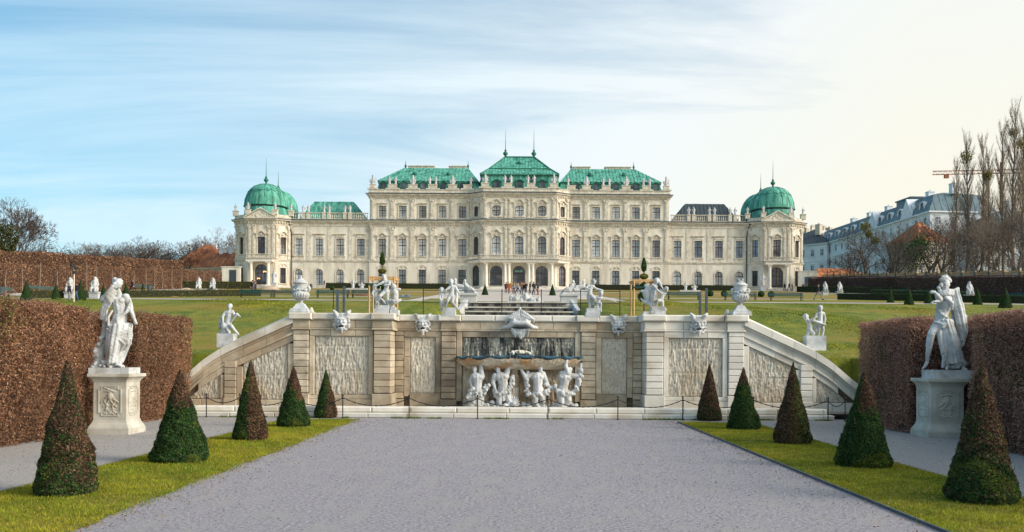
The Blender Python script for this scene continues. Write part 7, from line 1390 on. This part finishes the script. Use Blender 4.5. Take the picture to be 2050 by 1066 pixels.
# people --------------------------------------------------------------
def person(px, py, Y, label, top, legs, hair='hair', face=0.0, stride=.14, H=1.72, arm=0.0, seed=0, z=None, x=None):
    a_, b_ = unroll(px, py); z = (plane_z(Y) if Y > 84 else tz(Y)) if z is None else z; t = thing('person', label, 'person', (pX(a_, Y), Y, z+.02), face); S = Sculpt(); k = H/1.72
    for s in (-1, 1): S.path([(s*.09, 0, .92), (s*.11, s*stride-.03, .50), (s*.11, s*stride*1.5+.02, .09)], [.105, .07, .048]); S.path([(s*.11, s*stride*1.5+.03, .05), (s*.12, s*stride*1.5-.15, .04)], [.05, .04]); S.path([(s*.19, 0, 1.42), (s*.27, -.02-s*stride*.3, 1.12), (s*(.24-arm*.12), -.08-s*stride*.5-arm*.15, .88+arm*.25)], [.075, .058, .042]); S.ell((s*(.24-arm*.12), -.10-s*stride*.5-arm*.15, .82+arm*.25), (.04, .045, .07))
    S.path([(0, 0, .95), (0, 0, 1.15), (0, .01, 1.38)], [.155, .150, .165]); S.path([(-.12, 0, 1.42), (.12, 0, 1.42)], .09); S.path([(0, 0, 1.45), (0, -.01, 1.6)], .055); S.ell((0, -.01, 1.64), (.082, .10, .118)); S.ell((0, -.11, 1.63), (.018, .025, .03))
    me = S.mesh('body', .022, M['cloth_black'], 1); me.materials.clear()
    for m in (M[legs], M[top], M['skin'], M['cloth_black']): me.materials.append(m)
    n = len(me.polygons); c = np.empty(n*3, np.float32); me.polygons.foreach_get('center', c); c = c.reshape(-1, 3); idx = np.zeros(n, np.int32); idx[c[:, 2] > .93] = 1; idx[(np.abs(c[:, 0]) > .17) & (c[:, 2] > .86+arm*.2)] = 1; idx[(np.abs(c[:, 0]) > .15) & (c[:, 2] < .90+arm*.25) & (c[:, 2] > .7) & (c[:, 1] < .0)] = 2; idx[c[:, 2] > 1.50] = 2; idx[c[:, 2] < .10] = 3; me.polygons.foreach_set('material_index', idx)
    put('body', me, t); g = MB(); g.ell((0, .018, 1.675), (.094, .108, .105), 10, 7); g.build('hair', M[hair], t, smooth=True); t.scale = (k,)*3; return t
pp = [(138, 604, 79, 'person strolling left of the mast in a dark jacket', 'cloth_navy', 'cloth_grey'), (153, 604, 79, 'person in black walking between the mast and the dark cone', 'cloth_black', 'cloth_jean'), (265, 583, 128, 'person in black standing by the left hedge wall right of the robed statue', 'cloth_black', 'cloth_black'),
      (505, 591, 108, 'person in dark coat, left one of a pair behind the benches', 'cloth_black', 'cloth_navy'), (511, 591, 107, 'person in dark coat, right one of a pair behind the benches', 'cloth_navy', 'cloth_black'), (511, 576, 200, 'person in black at the left pavilion door', 'cloth_black', 'cloth_black'), (583, 583, 178, 'person in a rust jacket left of the left urn', 'cloth_rust', 'cloth_black'), (649, 575, 200, 'person in black before the left wing windows', 'cloth_black', 'cloth_grey'), (719, 577, 190, 'person in grey before the left wing near the pompom tree', 'cloth_grey', 'cloth_navy'),
      (1013, 590, 140, 'person in dark navy, leftmost of the crowd at the palace entrance', 'cloth_navy', 'cloth_black'), (1018, 590, 139, 'person in rust clothes, second from the left in the crowd', 'cloth_rust', 'cloth_rust'), (1023, 588, 143, 'person in a mustard top in the crowd', 'cloth_mustard', 'cloth_tan'), (1029, 593, 131, 'person in a grey top and jeans in the crowd', 'cloth_grey', 'cloth_jean'), (1033, 588, 150, 'person with an orange jacket at the back of the crowd', 'cloth_tan', 'cloth_navy'), (1037, 592, 134, 'person in pale grey and jeans in the crowd', 'cloth_grey', 'cloth_navy'), (1044, 591, 137, 'person in a tan coat in the crowd', 'cloth_tan', 'cloth_jean'), (1049, 595, 124, 'person in a black coat and jeans, nearest of the crowd', 'cloth_black', 'cloth_jean'), (1053, 587, 152, 'person in black behind the crowd at the glass door', 'cloth_black', 'cloth_black'), (1061, 589, 143, 'person in black standing alone right of the crowd', 'cloth_black', 'cloth_black'), (1068, 594, 127, 'person in a black jacket, left one of the right pair', 'cloth_black', 'cloth_navy'), (1071, 589, 141, 'person in olive behind the right pair', 'cloth_olive', 'cloth_black'), (1077, 594, 126, 'person in navy jacket and rust trousers, right end of the crowd', 'cloth_navy', 'cloth_rust'),
      (1571, 582, 198, 'person in black left of the pair at the right pavilion door', 'cloth_black', 'cloth_navy'), (1580, 582, 198, 'person in black, middle one at the right pavilion door', 'cloth_black', 'cloth_black'), (1586, 582, 196, 'person in navy, right one at the right pavilion door', 'cloth_navy', 'cloth_black'), (1608, 583, 196, 'person in dark clothes at the right corner of the palace', 'cloth_rust', 'cloth_black'), (1638, 599, 102, 'person in black striding near the far right ramp', 'cloth_black', 'cloth_grey')]
for i, (px, py, Y, lb, a1_, a2_) in enumerate(pp):
    hair = 'hair' if i % 4 else 'cloth_tan'; person(px, py, Y, lb, a1_, a2_, hair, random.Random(i).uniform(-2.5, 2.5), .05+.13*(i % 3), 1.62+.06*(i % 4), arm=(i % 2)*.5, z=(PZ-.05 if Y > 201 else None))
g = MB(); g.ell((0, 0, .35), (.5, .4, .45), 9, 6); g.ell((.25, -.1, .8), (.16, .17, .19), 8, 5); o = g.build('dark_bag', M['cloth_navy'], loc=(pX(419, 112), 112, plane_z(112))); tag(o, 'dark bundle lying beside the soil heap on the left', 'bag')
g = MB(); g.box(-.6, .6, -.25, .25, 0, .18, .05); g.ell((.3, 0, .25), (.3, .2, .16), 8, 5); g.ell((-.35, 0, .2), (.22, .2, .14), 8, 5); o = g.build('blue_tarp', M['pane_blue'], loc=(pX(810, 100), 100, plane_z(100)+.02)); tag(o, 'small heap of blue sheeting on the left parterre', 'tarpaulin')
# ---- houses
def house(name, label, cat, x, Y, z, W, Dp, H, rz, wallm, roofm, rh, rows, cols, wh=1.9, ww=1.1, side_cols=0, mans=False, hood=True):
    t = thing(name, label, cat, (x, Y, z), rz); g = MB(); g.box(-W/2, W/2, 0, Dp, -3, H); g.build('wall', wallm, t)
    for k in range(1, rows+1):
        zz = H*k/rows; g = MB(); g.box(-W/2-.12, W/2+.12, -.12, Dp+.12, zz-.32, zz-.08); g.build('string_course', M['house_white'] if wallm is M['house_white'] else M['cream_trim'], t)
    g = MB(); g.box(-W/2-.5, W/2+.5, -.5, Dp+.5, H, H+.35); g.build('cornice', wallm, t)
    wf = MB(); wf.box(-ww/2-.15, -ww/2, -.08, .02, 0, wh); wf.box(ww/2, ww/2+.15, -.08, .02, 0, wh); wf.box(-ww/2-.15, ww/2+.15, -.10, .02, wh, wh+.2); wf.box(-ww/2-.25, ww/2+.25, -.18, .02, -.15, -.003); wf.box(-.03, .03, -.06, -.02, 0, wh); wf.box(-ww/2, ww/2, -.055, -.02, wh*.62-.03, wh*.62+.03)
    if hood: wf.box(-ww/2-.35, ww/2+.35, -.25, .02, wh+.45, wh+.6)
    wm = wf.mesh('window', M['house_white']); pm = MB(); pm.box(-ww/2, ww/2, -.018, .01, 0, wh); pmm = pm.mesh('pane', M['pane_dark'])
    for r_ in range(rows):
        for c in range(cols): w_ = put('window', wm, t, (-W/2+W*(c+.5)/cols, 0, H*(r_+.28)/rows)); put('pane', pmm, w_)
        for c in range(side_cols):
            for s in (-1, 1): w_ = put('window', wm, t, (s*W/2, Dp*(c+.5)/side_cols, H*(r_+.28)/rows), s*PI/2); put('pane', pmm, w_)
    sm_ = MB(); g = MB(); ins = min(W, Dp)*.5*.98
    if mans:
        roof_faces(g, [(-W/2-.4, -.4, H+.353), (W/2+.4, -.4, H+.353), (W/2+.4, Dp+.4, H+.353), (-W/2-.4, Dp+.4, H+.353)], [(-W/2+2, 2, H+rh*.75), (W/2-2, 2, H+rh*.75), (W/2-2, Dp-2, H+rh*.75), (-W/2+2, Dp-2, H+rh*.75)], sm_, 1.6); roof_faces(g, [(-W/2+2, 2, H+rh*.75+.003), (W/2-2, 2, H+rh*.75+.003), (W/2-2, Dp-2, H+rh*.75+.003), (-W/2+2, Dp-2, H+rh*.75+.003)], [(-W/2+ins, ins, H+rh), (W/2-ins, ins, H+rh), (W/2-ins, Dp-ins, H+rh), (-W/2+ins, Dp-ins, H+rh)], sm_, 1.6)
    else: roof_faces(g, [(-W/2-.6, -.6, H+.353), (W/2+.6, -.6, H+.353), (W/2+.6, Dp+.6, H+.353), (-W/2-.6, Dp+.6, H+.353)], [(-W/2+ins, ins, H+rh), (W/2-ins, ins, H+rh), (W/2-ins, Dp-ins, H+rh), (-W/2+ins, Dp-ins, H+rh)], sm_, 1.2)
    r = g.build('roof', roofm, t); sm_.build('seam', roofm, r, kind='stuff'); return t, r
def rotx(o, a): o.rotation_euler = (a, 0, 0)
def chim(par, x, y, z, h, m='house_white', w_=.5):
    g = MB(); g.box(x-w_, x+w_, y-w_, y+w_, z, z+h); g.box(x-w_-.1, x+w_+.1, y-w_-.1, y+w_+.1, z+h+.003, z+h+.2)
    for q in (-.25, .25): g.lathe([(.14, z+h+.2), (.12, z+h+.7)], x+q, y, 6)
    g.build('chimney', M[m], par)
def sk(par, x, y, z, rx=.6): g = MB(); g.box(-.8, .8, -.05, .05, -.6, .6); o = g.build('skylight', M['pane_blue'], par, loc=(x, y, z)); o.rotation_euler = (-rx, 0, 0)
# left: low orange-roofed house
h1, r1 = house('orange_roof_house', 'low pale house with a hipped orange tile roof left of the palace', 'house', pX(402, 232), 228, 18.2, 14.5, 13, 6.2, -.12, M['house_beige'], M['orange_tile'], 6.6, 1, 4, hood=False)
h2, r2 = house('orange_roof_house', 'long low orange tiled wing between the hipped house and the left pavilion', 'house', pX(447, 226), 222, 18.2, 14, 8, 5.4, -.25, M['house_beige'], M['orange_tile'], 4.4, 1, 4, hood=False)
for k, px in enumerate((356, 381, 410, 434, 455)): chim(r1 if k < 3 else r2, (px-404)/1800*240 if k < 3 else (px-447)/1800*232, 9 if k < 3 else 4, 8.3 if k < 3 else 6.6, 4.6 if k < 3 else 4.2, 'house_white', .45)
# right: corner house, ornate block, far block, small orange roof
h3, r3 = house('corner_house', 'white three storey corner house with a dark hipped roof right of the palace', 'house', pX(1672, 290), 282, 18.2, 20, 20, 19.4, PI/4.6, M['house_white'], M['slate'], 6.5, 4, 6, side_cols=6)
for k, (x, y) in enumerate(((-5, 6), (4, 8), (0, 14))): chim(r3, x, y, 23, 3.2, 'house_beige', .8)
for x in (-6, -3, 0, 3, 6): sk(r3, x, 3.0, 22.2)
h4, r4 = house('old_house', 'beige house with a steep brown roof and chimney row behind the corner house', 'house', pX(1622, 330), 318, 18.2, 15, 16, 23.0, .3, M['house_beige'], M['orange_tile'], 7, 4, 5)
for k, x in enumerate((-7, -5, -2, 1, 3, 6)): chim(r4, x, 7, 28.5, 3.4, 'cream_trim', .5)
h5, r5 = house('ornate_apartment_block', 'pale blue apartment block with steep blue grey mansard roof and round dormers', 'apartment building', 112, 214, 18.0, 70, 16, 20.3, -PI/2*.93, M['house_white'], M['blue_slate'], 6.3, 5, 16, side_cols=4, mans=True)
h5.location = (100.5, 286, 18.0)
h5.rotation_euler = (0, 0, -PI/2*.96); h5.location = (97.0, 252, 17.5)
for k in range(12):
    x = -31+k*5.6; g = MB(); P = poly_of('arch', 1.9, 2.4); g.prism([(a_*1.35, b_*1.12) for a_, b_ in P], -.2, 2.2, [P]); d = g.build('dormer', M['house_white'], r5, loc=(x, .4, 21.0)); g = MB(); g.add([(a_, .1, b_) for a_, b_ in P], [tuple(range(len(P)))]); g.build('pane', M['pane_dark'], r5, loc=(x, .4, 21.0))
    if k % 2: chim(r5, x+2.4, 7, 25.2, 2.4, 'house_white', .8)
for x in (-33.0, 5, 24): g = MB(); g.prism([(-3.2, 0), (3.2, 0), (0, 5.0)], -.4, 3.5); g.build('gable', M['house_white'], r5, loc=(x, .0, 20.4))
g = MB(); g.box(-4, 4, 5, 12, 25.0, 27.3); g.box(-4.3, 4.3, 4.7, 12.3, 27.303, 27.6); g.build('roof_tower', M['blue_slate'], r5, loc=(12, 0, 0))
h6, r6 = house('far_roof_block', 'long block with a blue grey roof behind the poplars at the right edge', 'apartment building', pX(2030, 214), 206, 16.5, 24, 14, 12.5, -.1, M['house_white'], M['blue_slate'], 8.5, 4, 9, mans=True)
for x in (-9, -3, 4, 9): chim(r6, x, 6, 20.5, 2.6, 'house_white', .7)
for x in (-7, -2, 3, 8): sk(r6, x, 1.2, 16.2, 1.1)
h7, r7 = house('small_orange_house', 'small house with an orange gable roof among the bare trees on the right', 'house', pX(1842, 196), 190, 16.3, 8.5, 8, 10.4, .35, M['house_beige'], M['orange_tile'], 5.2, 3, 3)
h8, r8 = house('garden_house', 'low building with a reddish roof right of the palace corner', 'house', pX(1668, 224), 218, 18.2, 16, 8, 3.2, .1, M['house_beige'], M['orange_tile'], 3.2, 1, 5, hood=False)
g = MB(); g.box(-2.2, 2.2, -.2, .2, -.5, 4.4); g.box(-2.4, 2.4, -.3, .3, 4.403, 4.6); t = thing('garden_gate', 'cream gate wall with a blue grey door at the right palace corner', 'gate', (pX(1616, 209), 209, 18.1)); g.build('wall', M['cream'], t); g = MB(); g.box(-.7, .7, -.26, -.203, -.3, 3.2); g.build('door', M['pane_blue'], t)
t = thing('garden_gate', 'cream gate wall with a dark gateway at the left palace corner', 'gate', (pX(462, 209), 209, 18.1)); g = MB(); g.box(-2.2, 2.2, -.2, .2, -.5, 4.6); g.box(-2.4, 2.4, -.3, .3, 4.603, 4.8); g.build('wall', M['cream'], t); g = MB(); g.box(-.4, 1.2, -.26, -.203, -.3, 4.0); g.build('door', M['slate'], t)
# pergola wall above the right hedge
t = thing('pergola', 'long cream garden wall with orange timber rail and dark posts above the right hedge', 'pergola', (70, 0, 0))
for k in range(30):
    y = 84+k*4.1; z = plane_z(y); g = MB(); g.box(-.1, .1, 0, 4.0, z+2.2, z+3.55+.0847*2); g.build('wall_panel', M['house_beige'], t, loc=(0, y, 0)); g = MB(); g.box(-.35, -.103, 0, 4.08, z+3.75, z+3.95); g.build('rail', M['pine'], t, loc=(0, y, 0))
    g = MB(); g.box(-.5, -.36, -.07, .07, z, z+4.5); g.build('post', M['slate'], t, loc=(0, y, 0))
# crane jib far behind
Y = 420; t = thing('crane', 'orange construction crane jib far behind the poplars', 'crane', (pX(1985, Y), Y, 18)); g = MB(); z = pZ(345, Y)-18
for dz in (0, 1.6): g.tube([(-28, 0, z+dz), (30, 0, z+dz+1.5)], .22, 4)
for k in range(24): x = -28+k*2.4; zz = z+1.5*(x+28)/58; g.tube([(x, 0, zz), (x+1.2, 0, zz+1.6), (x+2.4, 0, zz)], .12, 3)
g.build('jib', M['orange_tile'], t); g = MB(); g.tube([(4, 0, 0), (4, 0, z+6)], .6, 4); g.build('mast', M['orange_tile'], t); g = MB(); g.box(-22.5, -20.5, -.6, .6, z-1.6, z-.1); g.build('trolley', M['orange_tile'], t)
# litter bins beside the walls
for px, Y, lb in ((2, 100, 'left edge hedge wall'), (298, 140, 'left hedge wall right of the robed statue'), (1451, 204, 'right wing of the palace'), (622, 204, 'left wing of the palace')):
    o = MB(); o.lathe([(.26, 0), (.3, .1), (.3, .85), (.2, .95)], seg=10); o = o.build('litter_bin', M['slate'], loc=(pX(px, Y), Y, plane_z(Y))); tag(o, 'dark round litter bin before the '+lb, 'bin', 'litter bins')
